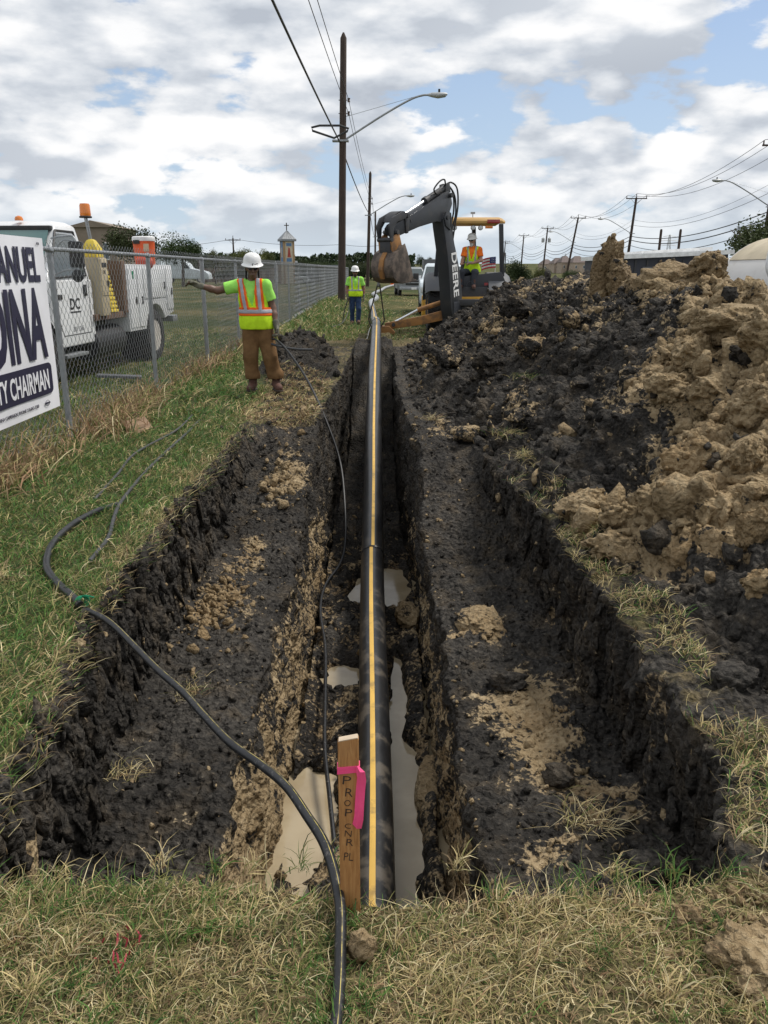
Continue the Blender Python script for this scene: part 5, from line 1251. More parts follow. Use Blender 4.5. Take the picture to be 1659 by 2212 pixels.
b = MB(); b.box((0, 0.9, 0.80), (0.78, 2.6, 0.5)).box((0, -0.45, 0.95), (1.05, 0.5, 0.55)); b.build('chassis', M_DARK, bh, 0.03)
b = MB(); b.loft([[Vector((sx * w, yy, zz)) for sx, zz in ((-1, 0.95), (1, 0.95), (1, h1), (0.75, h1 + 0.1), (-0.75, h1 + 0.1), (-1, h1))] for yy, w, h1 in ((1.0, 0.42, 1.42), (1.6, 0.42, 1.36), (2.5, 0.38, 1.20), (2.62, 0.34, 1.1))]); b.build('hood', M_JY, bh, 0.03)
b = MB(); b.box((0, 3.05, 0.55), (2.2, 0.5, 0.7)).box((-0.5, 2.5, 0.85), (0.14, 1.3, 0.2)).box((0.5, 2.5, 0.85), (0.14, 1.3, 0.2)); b.build('front_loader', M_JY, bh, 0.04)
b = MB(); b.box((0.05, 0.55, 1.15), (1.55, 1.3, 0.10)); b.build('floor_plate', M_DARK, bh, 0.01)
# rear console with stickers
b = MB(); b.prism([(-0.35, 1.02), (0.98, 1.02), (1.02, 1.36), (0.9, 1.62), (-0.2, 1.50), (-0.35, 1.40)], -0.62, -0.40, 'xz'); b.build('rear_panel', M_CHAR, bh, 0.02)
b = MB(); b.box((0.62, -0.627, 1.50 - 0.20), (0.36, 0.006, 0.07)); b.build('red_reflector', M_REDL, bh)
b = MB(); b.box((0.50, -0.627, 1.14), (0.13, 0.006, 0.11)); b.build('white_sticker', M_DECAL, bh)
b = MB(); b.box((0.64, -0.627, 1.14), (0.13, 0.006, 0.11)); b.build('orange_sticker', paint('orange_sticker', (0.55, 0.13, 0.04), 0.5), bh)
b = MB(); b.tube([(0.06 + 0.10 * math.cos(a), -0.625, 1.27 + 0.10 * math.sin(a)) for a in np.linspace(0, 2 * PI, 20, endpoint=False)], 0.006, 5, closed=True); b.build('round_emblem', M_FEND, bh)
text_obj('lettering', 'Copper', M_FEND, bh, tr(0.08, -0.628, 1.13) @ rx(R(90)), 0.10, 0.001, sx=1.0)
b = MB(); b.box((0.35, -0.70, 0.92), (1.35, 0.22, 0.10)).box((-0.30, -0.72, 0.82), (0.3, 0.2, 0.22)).box((0.05, -0.75, 0.70), (0.12, 0.12, 0.14)); b.build('rear_crossbar', M_JY, bh, 0.015)
# canopy on four posts
RX0, RX1, RY0, RY1 = -0.82, 0.96, -0.55, 1.35
for nm, (px, py, qx, qy) in (('post', (RX0 + 0.04, RY0 + 0.1, -0.90, -0.35)), ('post', (RX1 - 0.10, RY0 + 0.1, 0.97, -0.35)), ('post', (RX0 + 0.06, RY1 - 0.1, -0.62, 1.15)), ('post', (0.30, RY1 - 0.1, 0.36, 1.15))):
    b = MB(); b.loft([[Vector((ax + sx * 0.055, ay + sy * 0.075, az)) for sx, sy in ((-1, -1), (1, -1), (1, 1), (-1, 1))] for ax, ay, az in ((qx, qy, 1.2), ((px + qx) / 2, (py + qy) / 2, 2.0), (px, py, 2.86))]); b.build(nm, M_CHAR, bh, 0.012)
b = MB(); rings = []
for yy, zz, th, k in ((RY0, 2.90, 0.07, 0.97), (RY0 + 0.06, 2.93, 0.13, 1.0), (0.2, 3.0, 0.14, 1.0), (RY1 - 0.1, 2.97, 0.12, 1.0), (RY1, 2.92, 0.06, 0.97)):
    cx = (RX0 + RX1) / 2; hw = (RX1 - RX0) / 2 * k
    rings.append([Vector((cx + sx * hw, yy, zz + dz)) for sx, dz in ((-1, -th / 2), (1, -th / 2), (1.01, 0.0), (0.92, th / 2), (-0.92, th / 2), (-1.01, 0.0))])
b.loft(rings); roof = b.build('canopy_roof', paint('canopy_tan', (0.46, 0.27, 0.075), 0.55, dirt=0.3, scale=3), bh, 0.015)
b = MB(); b.box((0.64, RY0 - 0.02, 2.92), (0.34, 0.05, 0.10)); b.build('tail_light', M_REDL, roof, 0.01)
for xx in (-0.62, -0.40, 0.10, 0.30):
    b = MB(); b.lathe([(0.02, -0.06), (0.055, -0.04), (0.066, 0.0), (0.066, 0.03), (0.05, 0.045)], 16, tr(xx, RY0 + 0.04, 2.76) @ rx(R(90))); wl_ = b.build('work_light', M_DARK, roof)
    b = MB(); b.lathe([(0.001, 0.047), (0.052, 0.046), (0.052, 0.052), (0.001, 0.058)], 14, tr(xx, RY0 + 0.04, 2.76) @ rx(R(90))); b.build('lens', M_LAMP, wl_)
b = MB(); b.box((0.53, RY0 + 0.05, 2.78), (0.2, 0.08, 0.07)); b.build('signal_light', M_AMB, roof, 0.01)
b = MB(); b.cyl((0.12, RY0 + 0.4, 3.05), (0.12, RY0 + 0.4, 3.15), 0.012, 6).box((0.12, RY0 + 0.4, 3.16), (0.12, 0.06, 0.05)); b.build('antenna', M_STEEL, roof)
b = MB(); b.cyl((0.03, 1.35, 1.2), (0.03, 1.35, 2.3), 0.035, 10); b.build('exhaust', M_DARK, bh)
# seat
b = MB(); b.prism([(-0.30, 1.30), (0.28, 1.26), (0.30, 1.42), (-0.30, 1.46)], -0.08 + 0.12, 0.42, 'xz'); b.build('seat', M_SEAT, bh, 0.04)
b = MB(); b.loft([[Vector((sx * w + 0.14, yy + (0.06 if k else -0.06), zz)) for sx, k in ((-1, 0), (1, 0), (1, 1), (-1, 1))] for yy, zz, w in ((0.36, 1.40, 0.24), (0.42, 1.75, 0.27), (0.48, 2.0, 0.22))]); b.build('backrest', M_SEAT, bh, 0.05)
b = MB(); b.tube(spline([(1.06, -0.1, 1.45), (1.06, -0.1, 2.05), (1.06, 0.02, 2.12), (1.06, 0.3, 2.12), (1.06, 0.38, 2.0), (1.06, 0.4, 1.4)], 5), 0.016, 7); b.build('hand_rail', M_DARK, bh)
for xx in (-0.30, -0.16):
    b = MB(); b.tube([(xx, -0.42, 1.5), (xx + 0.01, -0.38, 1.72), (xx + 0.02, -0.34, 1.82)], 0.012, 6).lathe([(0.005, -0.03), (0.022, -0.015), (0.024, 0.01), (0.012, 0.03)], 10, tr(xx + 0.02, -0.33, 1.84)); b.build('control_lever', M_DARK, bh)
# stabiliser leg, cylinder and pad reaching to the left
LY = -1.75
for s, xf_, zf_ in ((-1, -2.28, 0.16), (1, 1.6, 0.12)):
    b = MB(); b.loft([[Vector((xx, LY + dy, zz + dz)) for dy, dz in ((-0.08, -hh), (0.08, -hh), (0.08, hh), (-0.08, hh))] for xx, zz, hh in ((s * 0.55, 0.58, 0.13), (s * 1.3, 0.40 if s < 0 else 0.36, 0.11), (xf_, zf_ + 0.08, 0.09))]); lg = b.build('stabiliser_leg', M_RUSTY, bh, 0.012)
    b = MB(); b.prism([(xf_ - 0.26, 0.10), (xf_ - 0.22, 0.04), (xf_ + 0.24, 0.03), (xf_ + 0.28, 0.09), (xf_ + 0.12, 0.26), (xf_ - 0.10, 0.26)], LY - 0.20, LY + 0.20, 'xz'); b.build('pad', M_RUSTY, lg, 0.015)
    b = MB(); b.cyl((s * 0.40, LY - 0.02, 0.98), ((s * 0.40 + xf_ * 1.1) / 2.05, LY - 0.02, 0.66), 0.062, 14); b.build('cylinder_barrel', M_RUSTY, lg)
    b = MB(); b.cyl(((s * 0.40 + xf_ * 1.1) / 2.05, LY - 0.02, 0.66), (xf_ * 0.88, LY - 0.02, 0.36), 0.033, 12); b.build('cylinder_rod', M_CHROME, lg)
    b = MB(); b.cyl((xf_ * 0.9, LY - 0.13, zf_ + 0.13), (xf_ * 0.9, LY + 0.13, zf_ + 0.13), 0.05, 12); b.build('pivot_pin', M_DARK, lg)
b = MB(); b.box((0, -1.15, 0.72), (0.9, 1.0, 0.38)).box((-0.15, -1.75, 0.85), (1.2, 0.14, 0.16)).box((-0.15, -1.75, 0.45), (1.2, 0.14, 0.14)); b.build('rear_frame', M_DARK, bh, 0.02)
# the hoe: boom, dipper and bucket in a plane swung towards the trench
a_ = Vector((-0.587, -0.81, 0)).normalized(); b_ = Vector((0, 0, 1)).cross(a_)
PV = Vector((1.74 - BX, 22.15 - BY, 0))
MH = Matrix(((a_.x, b_.x, 0, PV.x), (a_.y, b_.y, 0, PV.y), (0, 0, 0.945, 0.02), (0, 0, 0, 1)))
def hp(name, mb, mat, parent=bh, bev=0.0, **k): return mb.xf(MH).build(name, mat, parent, bev, **k)
def plate(poly, b0, b1): return MB().prism(poly, b0, b1, 'xz')
hp('swing_post', MB().box((-0.05, 0, 0.60), (0.34, 0.36, 0.62)).cyl((-0.05, 0, 0.25), (-0.05, 0, 0.95), 0.13, 14), M_CHAR, bev=0.02)
boomP = [(-0.20, 0.48), (0.14, 0.46), (0.24, 0.75), (0.30, 1.25), (0.42, 2.05), (0.62, 2.80), (0.66, 3.02), (0.60, 3.13), (0.48, 3.13), (0.36, 2.92), (0.10, 2.30), (-0.10, 1.75), (-0.23, 1.20), (-0.26, 0.80)]
boomP = [(p[0] * 1.12 - 0.02, p[1]) for p in boomP]
boom = hp('boom', plate(boomP, -0.165, 0.165), M_CHAR, bev=0.02)
hp('top_fork', plate([(0.40, 2.75), (0.62, 2.85), (0.70, 3.05), (0.60, 3.20), (0.46, 3.18)], 0.155, 0.195), M_CHAR, boom, 0.006)
hp('top_fork', plate([(0.40, 2.75), (0.62, 2.85), (0.70, 3.05), (0.60, 3.20), (0.46, 3.18)], -0.195, -0.155), M_CHAR, boom, 0.006)
hp('pivot_pin', MB().cyl((0.57, -0.23, 3.06), (0.57, 0.23, 3.06), 0.055, 14), M_DARK, boom)
hp('boom_cylinder', MB().cyl((-0.30, 0, 0.72), (-0.20, 0, 1.9), 0.075, 14).cyl((-0.20, 0, 1.9), (0.02, 0, 2.6), 0.04, 10), M_DARK, boom)
hp('dipper_cylinder', MB().cyl((0.02, 0.0, 2.40), (0.20, 0.0, 3.2), 0.065, 12).cyl((0.20, 0, 3.2), (0.34, 0, 3.60), 0.036, 10), M_DARK, boom)
slant = R(7)
TX = Matrix(((0, -1, 0, 0.085), (0, 0, 1, 0.1685), (-1, 0, 0, 1.62), (0, 0, 0, 1)))
text_obj('lettering', 'DEERE', M_DECAL, boom, MH @ tr(0.085, 0, 1.62) @ ry(R(9)) @ tr(-0.085, 0, -1.62) @ TX, 0.3, 0.006, fit=(1.16, 0.25), ext=0.002)
hp('yellow_sticker', MB().box((0.02, 0.168, 0.62), (0.16, 0.004, 0.09)), M_JY, boom)
dipP = [(0.22, 3.42), (0.30, 3.66), (0.42, 3.72), (0.62, 3.66), (1.6, 3.22), (2.70, 2.80), (2.80, 2.70), (2.74, 2.56), (2.60, 2.52), (1.7, 2.78), (0.95, 2.94), (0.56, 2.94), (0.40, 3.10)]
dip = hp('dipper_arm', plate(dipP, -0.12, 0.12), M_CHAR, bev=0.018)
hp('pivot_pin', MB().cyl((0.36, -0.2, 3.62), (0.36, 0.2, 3.62), 0.06, 12), M_DARK, dip)
hp('bucket_cylinder', MB().cyl((0.40, 0, 3.82), (1.28, 0, 3.44), 0.075, 16).cyl((1.22, 0, 3.465), (1.32, 0, 3.42), 0.092, 16), M_DARK, dip)
hp('chrome_rod', MB().cyl((1.30, 0, 3.43), (2.25, 0, 3.03), 0.036, 12), M_CHROME, dip)
hp('bracket', plate([(0.28, 3.70), (0.52, 3.66), (0.50, 3.88), (0.34, 3.92)], -0.10, -0.06), M_DARK, dip, 0.005); hp('bracket', plate([(0.28, 3.70), (0.52, 3.66), (0.50, 3.88), (0.34, 3.92)], 0.06, 0.10), M_DARK, dip, 0.005)
for s in (-1, 1):
    hp('guide_link', plate([(2.20, 2.62), (2.28, 2.60), (2.34, 3.00), (2.24, 3.10), (2.14, 3.02)], 0.13 * s - 0.02, 0.13 * s + 0.02), M_DARK, dip, 0.006)
    hp('bucket_link', plate([(2.20, 3.06), (2.50, 3.10), (2.90, 2.94), (3.02, 2.74), (2.95, 2.40), (2.86, 2.40), (2.84, 2.70), (2.70, 2.86), (2.40, 2.94)], 0.17 * s - 0.02, 0.17 * s + 0.02), M_DARK, dip, 0.006)
hp('curved_guard', MB().loft([[Vector((2.42 + (0.42 + dr) * math.cos(q), bb, 2.66 + (0.42 + dr) * math.sin(q))) for bb, dr in ((-0.13, 0), (0.13, 0), (0.13, 0.04), (-0.13, 0.04))] for q in np.linspace(R(25), R(150), 10)]), M_DARK, dip)
hp('pivot_pin', MB().cyl((2.26, -0.2, 3.02), (2.26, 0.2, 3.02), 0.05, 12).cyl((2.92, -0.2, 2.44), (2.92, 0.2, 2.44), 0.05, 12).cyl((2.68, -0.2, 2.62), (2.68, 0.2, 2.62), 0.055, 12), M_DARK, dip)
hp('coupler', MB().box((2.80, 0, 2.30), (0.26, 0.30, 0.34)).box((2.84, 0, 2.05), (0.14, 0.36, 0.3)), M_DARK, dip, 0.02)
shell = [(2.62, 2.32), (2.74, 2.20), (2.98, 2.12), (3.14, 1.92), (3.18, 1.68), (3.10, 1.48), (2.92, 1.36), (2.62, 1.32), (2.30, 1.34), (2.02, 1.40)]
BWD = 0.29
sc_ = lambda p: (2.72 + (p[0] - 2.72) * 0.76, 2.36 + (p[1] - 2.36) * 0.90)
shell = [sc_(p) for p in shell]
inner = [(p[0] + (2.62 - p[0]) * 0.06, p[1] + (1.75 - p[1]) * 0.06) for p in shell]
bk = MB(); n = len(shell)
V = [Vector((p[0], s * BWD, p[1])) for s in (-1, 1) for p in shell] + [Vector((p[0], s * BWD * 0.94, p[1])) for s in (-1, 1) for p in inner]
F = []
for i in range(n - 1):
    F += [(i, i + 1, n + i + 1, n + i), (2 * n + i, 3 * n + i, 3 * n + i + 1, 2 * n + i + 1), (i, 2 * n + i, 2 * n + i + 1, i + 1), (n + i, n + i + 1, 3 * n + i + 1, 3 * n + i)]
F += [(0, n, 3 * n, 2 * n), (n - 1, 3 * n - 1, 4 * n - 1, 2 * n - 1)]
bk.add(V, F); bucket = hp('bucket', bk, M_BUCK)
side = shell + [sc_(p) for p in ((2.16, 1.72), (2.36, 2.12), (2.52, 2.36))]
for s in (-1, 1): hp('side_plate', plate(side, s * BWD, s * (BWD + 0.018)), M_BUCK, bucket, 0.004)
for bb in (-0.27, -0.09, 0.09, 0.27): hp('tooth', plate([sc_(p) for p in ((2.10, 1.34), (2.06, 1.46), (1.80, 1.42), (1.79, 1.395))], bb * 0.88 - 0.03, bb * 0.88 + 0.03), M_BUCK, bucket, 0.004)
for s in (-1, 1): hp('ear', plate([(2.50, 2.28), (2.62, 2.58), (2.76, 2.56), (2.94, 2.42), (2.90, 2.16), (2.70, 2.16)], s * 0.17 - 0.018, s * 0.17 + 0.018), M_RUSTY, bucket, 0.005)
hp('stiffener', plate([sc_(p) for p in ((2.96, 2.16), (3.18, 1.94), (3.24, 1.68), (3.13, 1.43), (3.09, 1.48), (3.17, 1.68), (3.13, 1.92), (2.95, 2.10))], -0.06, 0.06), M_RUSTY, bucket, 0.004)
hs = MB()
for q, (dz, db) in enumerate(((0.0, 0.06), (-0.10, -0.06), (-0.2, 0.0))):
    hs.tube(spline([(0.52, db, 3.86 - 0.3 * abs(dz)), (0.20, db, 3.95 + dz * 0.5), (-0.08, db, 3.82 + dz), (-0.14, db, 3.40 + dz), (-0.02, db, 2.9), (0.08, db, 2.5)], 7), 0.022, 7)
hp('hydraulic_hose', hs, M_RUB, boom); o = bpy.data.objects.get('hydraulic_hose'); o['kind'] = 'stuff'
hp('hydraulic_hose', MB().tube(spline([(0.50, 0.08, 3.86), (0.62, 0.12, 3.98), (0.85, 0.13, 3.92), (1.05, 0.10, 3.72), (0.9, 0.08, 3.62), (0.7, 0.08, 3.7)], 7), 0.02, 7), M_RUB, dip)

# sling between bucket and pipe
M_SL = paint('chain_steel', (0.07, 0.065, 0.06), 0.6, 0.3, dirt=0.3)
ax_, ay_ = -0.19, 20.62
top = Vector((-0.13, 20.20, 1.34)); zp = 0.385
zp = min(pp, key=lambda p: abs(p.y - ay_)).z
b = MB(); loop = [top + Vector((-0.02, 0, 0)), Vector((ax_ - 0.19, ay_ - 0.02, zp + 0.12)), Vector((ax_ - 0.135, ay_, zp - 0.02)), Vector((ax_ - 0.07, ay_, zp - 0.115)), Vector((ax_ + 0.05, ay_, zp - 0.125)), Vector((ax_ + 0.13, ay_, zp - 0.03)), Vector((ax_ + 0.20, ay_ - 0.02, zp + 0.1)), top + Vector((0.03, 0, 0))]
sling = thing('lifting_chain', 'dark chain sling holding the pipe below the bucket', 'chain')
MB().tube(loop, 0.017, 7).build('chain_loop', M_SL, sling); MB().tube([top + Vector((0.0, 0, -0.05)), top + Vector((0.06, 0.12, 0.35)), top + Vector((0.1, 0.2, 0.7))], 0.02, 7).build('hanger', M_SL, sling)
MB().box(top + Vector((0, 0, 0.05)), (0.06, 0.04, 0.18)).build('hook', M_STEEL, sling, 0.01)

# operator in the seat, turned towards the bucket
person('backhoe operator in orange shirt and lime vest with white beard, seated', (BX + 0.12, BY - 0.30, 0.62), R(-14), dict(
    head=(0.0, -0.05, 1.81), nod=0.12, neck=(0.0, 0.02, 1.65), chest=(0.0, 0.0, 1.42), pelvis=(0.0, 0.05, 1.02), shR=(-0.19, 0, 1.58), shL=(0.19, 0, 1.58), elR=(-0.25, -0.10, 1.30), wrR=(-0.24, -0.30, 1.22), hdR=(0.1, -1, 0.1), pmR=(0.1, 0, -1), curlR=0.7,
    elL=(0.26, -0.06, 1.30), wrL=(0.02, -0.26, 1.22), hdL=(-1, -0.6, 0.0), pmL=(0, -0.1, -1), curlL=0.7, hipR=(-0.10, 0.0, 0.98), hipL=(0.10, 0.0, 0.98), knR=(-0.20, -0.42, 1.00), knL=(0.13, -0.42, 1.00), anR=(-0.22, -0.45, 0.66), anL=(0.13, -0.45, 0.66), toeR=(-0.24, -0.58, 0.60), toeL=(0.15, -0.58, 0.60), vest_hem=0.98),
    (0.36, 0.20, 0.14), M_LIME, cloth('orange_shirt', (0.92, 0.20, 0.03), 0.4), dict(mat=cloth('dark_trousers', (0.05, 0.055, 0.065)), infl=0.012, waist=1.12), M_BOOT, None, paint('grey_white_shell', (0.62, 0.61, 0.58), 0.4, dirt=0.3), h=0.016, seated=True, yaw=R(-20), beard=cloth('white_beard', (0.55, 0.53, 0.50)))
# small flag on the machine
def us_flag(label, base, ph, fw, fh, seed, ang):
    t = thing('flag', label, 'flag', base, ang)
    MB().cyl((0, 0, 0), (0, 0, ph), 0.008 + ph * 0.004, 7).build('pole', M_DECAL, t)
    red, wht, blu = paint('flag_red', (0.50, 0.03, 0.05), 0.7), M_DECAL, paint('flag_blue', (0.03, 0.05, 0.20), 0.7)
    wv = lambda u: (fw * u * 0.94, 0.10 * fw * math.sin(u * 5 + seed), -0.25 * fh * u * u)
    for k in range(7):
        z1, z0 = ph - fh * k / 7, ph - fh * (k + 1) / 7; V, F = [], []
        for i in range(9):
            a = wv(i / 8); V += [(a[0], a[1], z0 + a[2]), (a[0], a[1], z1 + a[2])]
        for i in range(8): F.append((2 * i, 2 * i + 2, 2 * i + 3, 2 * i + 1))
        o = MB().add(V, F).build('stripe', red if k % 2 == 0 else wht, t)
    V, F = [], []
    for i in range(5):
        a = wv(i / 8 * 0.85); V += [(a[0], a[1] - 0.006, ph - fh * 0.55 + a[2]), (a[0], a[1] - 0.006, ph + 0.002 + a[2])]
    for i in range(4): F.append((2 * i, 2 * i + 2, 2 * i + 3, 2 * i + 1))
    o = MB().add(V, F).build('canton', blu, t)
    r = np.random.default_rng(seed); bs = MB()
    for i in range(3):
        for j in range(3):
            a = wv((0.5 + i * 1.1) / 8 * 0.85); bs.box((a[0], a[1] - 0.009, ph - fh * (0.1 + 0.16 * j) + a[2]), (fh * 0.05, 0.002, fh * 0.05))
    q = bs.build('stars', wht, o); q['kind'] = 'stuff'
    return t
us_flag('small striped flag on the backhoe behind the operator', (BX + 0.86, BY + 0.45, 1.25), 0.78, -0.42, 0.30, 1, R(10))
us_flag('striped flag on a pole beyond the spoil heap', (18.2, 60, 0.2), 2.5, -1.5, 1.1, 2, R(-5))
# ------------------------------------------------------------------ chain link fence with the sign
FX = -3.20; FH = 1.85
fence = thing('chain_link_fence', 'long galvanised chain link fence along the grass strip', 'fence', (FX, 0, 0))
posts_y = [4.85 + 3.42 * k for k in range(0, 22)]
for i, py in enumerate(posts_y):
    lean = 0.02 * math.sin(i * 2.3)
    b = MB(); b.cyl((lean, py, -0.1), (0, py, FH - 0.01), 0.030 if i % 3 else 0.038, 12).lathe([(0.032, 0), (0.04, 0.01), (0.042, 0.03), (0.03, 0.055), (0.01, 0.065)], 12, tr(0, py, FH - 0.03)); b.build('post', M_STEEL, fence)
for i in range(len(posts_y) - 1): MB().cyl((0.0, posts_y[i], FH), (0.0, posts_y[i + 1], FH), 0.021, 10).build('top_rail', M_STEEL, fence)
def chain_link(y0, y1, pitch, wr, name):
    """interlocking zigzag wires, each a thin three sided tube"""
    n = int((y1 - y0) / pitch); m = int(1.80 / (pitch))
    zs = 0.03 + np.arange(m + 1) * (1.90 / m)
    V, F = [], []
    tri = np.array([(math.cos(a), math.sin(a)) for a in (PI / 2, PI / 2 + 2 * PI / 3, PI / 2 + 4 * PI / 3)])
    allV = np.zeros((n, m + 1, 3, 3), np.float32)
    for w in range(n):
        off = np.where((np.arange(m + 1)) % 2 == 0, -0.5, 0.5) * pitch * 1.08
        yy = y0 + (w + 0.5) * pitch + off * (1 if True else -1)
        yy = y0 + w * pitch + np.where((np.arange(m + 1) + w) % 2 == 0, 0.0, 1.0) * pitch * 1.04
        xx = np.where((np.arange(m + 1) + w) % 2 == 0, -0.004, 0.004) + 0.02 * np.sin(yy * 0.9) * np.sin(zs * 1.7)
        for k in range(3):
            allV[w, :, k, 0] = xx + 0.030 + tri[k, 0] * wr; allV[w, :, k, 1] = yy + tri[k, 1] * wr; allV[w, :, k, 2] = zs + (0.02 if k == 0 else 0)* 0
    V = allV.reshape(-1, 3); base = (np.arange(n)[:, None] * (m + 1) + np.arange(m)[None, :]).reshape(-1) * 3
    F = np.concatenate([np.stack([base + k, base + (k + 1) % 3, base + 3 + (k + 1) % 3, base + 3 + k], -1) for k in range(3)])
    me = np_mesh(name, V, F); o = link(name, me, M_WIRE, fence); o['kind'] = 'stuff'; return o
M_WIRE = paint('fence_wire', (0.36, 0.37, 0.38), 0.5, 0.5, dirt=0.3, dirtcol=(0.15, 0.15, 0.15), scale=5)
chain_link(5.0, 16.0, 0.056, 0.0026, 'wire_mesh')
chain_link(16.0, 30.0, 0.075, 0.0042, 'wire_mesh')
chain_link(30.0, 76.0, 0.15, 0.0095, 'wire_mesh')

# campaign sign wired to the fence
M_SIGN = paint('sign_white', (0.80, 0.80, 0.84), 0.4, dirt=0.06, dirtcol=(0.5, 0.48, 0.45), scale=3)
M_NAVY = paint('sign_navy', (0.018, 0.016, 0.045), 0.45, dirt=0.0)
SY0, SY1, SZ0, SZ1 = 5.75, 7.93, 0.40, 1.935
sign = thing('campaign_sign', 'large white campaign sign with dark blue lettering wired to the fence', 'sign', (FX + 0.075, 0, 0))
V, F = [], []
for i in range(13):
    for j in range(9):
        yy, zz = SY0 + (SY1 - SY0) * i / 12, SZ0 + (SZ1 - SZ0) * j / 8
        V.append((0.006 * math.sin(i * 1.1) * math.sin(j * 0.9), yy, zz))
for i in range(12):
    for j in range(8): F.append((i * 9 + j, (i + 1) * 9 + j, (i + 1) * 9 + j + 1, i * 9 + j + 1))
V += [(p[0] - 0.004, p[1], p[2]) for p in V]; F += [tuple(117 + q for q in f)[::-1] for f in F]
MB().add(V, F).build('panel', M_SIGN, sign)
def on_sign(yc, zc, slant=0.0): return Matrix(((0, 0, 1, 0.0085), (1, 0, 0, yc), (0, 1, 0, zc), (0, 0, 0, 1)))
text_obj('lettering', 'MANUEL', M_NAVY, sign, on_sign(7.255, 1.70), 0.4, 0.012, fit=(1.05, 0.30))
text_obj('lettering', 'MEDINA', M_NAVY, sign, on_sign(6.905, 1.195), 0.6, 0.020, fit=(1.72, 0.62))
b = MB(); pl = []
for cx, cz, a0 in ((7.72, 0.79, 0), (6.12, 0.79, 90), (6.12, 0.60, 180), (7.72, 0.60, 270)):
    for a in np.linspace(a0, a0 + 90, 6): pl.append((cx + 0.075 * math.cos(R(a)), cz + 0.045 * math.sin(R(a))))
b.prism(pl, 0.007, 0.0098, 'yz').build('title_bar', M_NAVY, sign)
text_obj('lettering', 'COUNTY CHAIRMAN', M_SIGN, sign, tr(0.0035, 0, 0) @ on_sign(6.93, 0.690), 0.3, 0.006, fit=(1.55, 0.185))
text_obj('small_print', 'PAID FOR BY THE MEDINA CAMPAIGN, PHONE 210-843-7300', M_NAVY, sign, on_sign(6.80, 0.475), 0.1, 0.0, fit=(1.25, 0.035))
b = MB(); b.tube([(0.010, 7.62 + 0.045 * math.cos(a), 0.475 + 0.026 * math.sin(a)) for a in np.linspace(0, 2 * PI, 20, endpoint=False)], 0.002, 4, closed=True).box((0.010, 7.62, 0.475), (0.002, 0.12, 0.014)); b.build('print_mark', M_NAVY, sign)
text_obj('small_print', '4/16', M_NAVY, sign, on_sign(7.80, 1.885), 0.1, 0.0, fit=(0.06, 0.025))

# ------------------------------------------------------------------ white service truck behind the fence
M_WHT = paint('truck_white', (0.74, 0.75, 0.76), 0.35, dirt=0.22, dirtcol=(0.40, 0.37, 0.33), scale=2.5, coat=0.2)
M_GLASS = glassy('vehicle_glass', (0.035, 0.055, 0.060), 0.06); M_TEAL = glassy('windscreen_glass', (0.08, 0.16, 0.155), 0.08)
M_TRIM = paint('black_trim', (0.02, 0.02, 0.021), 0.5); M_BEIGE = paint('beige_cabinet', (0.52, 0.44, 0.30), 0.5, dirt=0.3, scale=4)
M_YRIB = paint('yellow_plastic', (0.72, 0.55, 0.07), 0.5, dirt=0.2, scale=6); M_RBROWN = paint('rust_brown', (0.14, 0.085, 0.055), 0.8, dirt=0.6, dirtcol=(0.05, 0.04, 0.035), scale=6)
M_RIMW = paint('dusty_rim', (0.50, 0.47, 0.43), 0.6, dirt=0.5, dirtcol=(0.25, 0.21, 0.16), scale=9)
TRX, TRY = -5.42, 16.25
truck = thing('service_truck', 'white utility service truck parked behind the chain link fence', 'truck', (TRX, TRY, 0), R(-4.5))
# local: +x towards the fence, front of the truck at -y, origin under the rear axle
HW = 1.08
for yy in (0.0, -4.55):
    for s in (-1, 1): wheel(truck, (s * (HW - 0.16), yy, 0.47), 0.47, 0.30, 0, 0.29, M_RIMW, name='wheel')
wheel(truck, (HW - 0.50, 0, 0.47), 0.47, 0.28, 0, 0.29, M_RIMW); 
b = MB(); b.box((-0.4, -2.2, 0.62), (0.09, 7.0, 0.18)).box((0.4, -2.2, 0.62), (0.09, 7.0, 0.18)).box((0, 0, 0.47), (1.5, 0.14, 0.14)).box((0, -4.55, 0.47), (1.5, 0.12, 0.12)); b.build('frame_rails', M_TRIM, truck, 0.01)
b = MB(); b.cyl((0.80, -2.7, 0.52), (0.80, -1.5, 0.52), 0.26, 16); b.build('fuel_tank', M_TRIM, truck)
b = MB(); b.box((0.90, -3.05, 0.42), (0.30, 0.75, 0.05)); b.build('running_board', M_STEEL, truck, 0.01)
# cab: extruded side outline with wheel arch
def arch(cy, cz, r, a0, a1, n=9): return [(cy + r * math.cos(R(a)), cz + r * math.sin(R(a))) for a in np.linspace(a0, a1, n)]
low = [(-2.22, 0.55), (-2.22, 1.52), (-3.62, 1.52), (-3.75, 1.50), (-4.80, 1.36), (-4.95, 1.22), (-4.98, 0.70), (-4.78, 0.66)] + arch(-4.15, 0.47, 0.60, 162, 12, 11) + [(-3.50, 0.55)]
b = MB(); b.prism(low, -HW + 0.08, HW - 0.08, 'yz'); b.build('cab_lower', M_WHT, truck, 0.05, 3)
b = MB(); b.loft([[Vector((sx * w, yy, zz)) for sx, yy in ((-1, y0), (1, y0), (1, y1), (-1, y1))] for zz, w, y0, y1 in ((1.50, 0.98, -3.72, -2.24), (1.55, 0.975, -3.66, -2.24), (2.12, 0.88, -3.10, -2.28), (2.30, 0.84, -2.98, -2.30), (2.36, 0.74, -2.85, -2.42))]); cab = b.build('cab_roof', M_WHT, truck, 0.03, 3)
def side_pt(yy, zz, out=0.006):                       # a point on the slanting right side of the cab
    w = np.interp(zz, [1.50, 1.55, 2.12, 2.30], [0.98, 0.975, 0.88, 0.84]); return Vector((w + out, yy, zz))
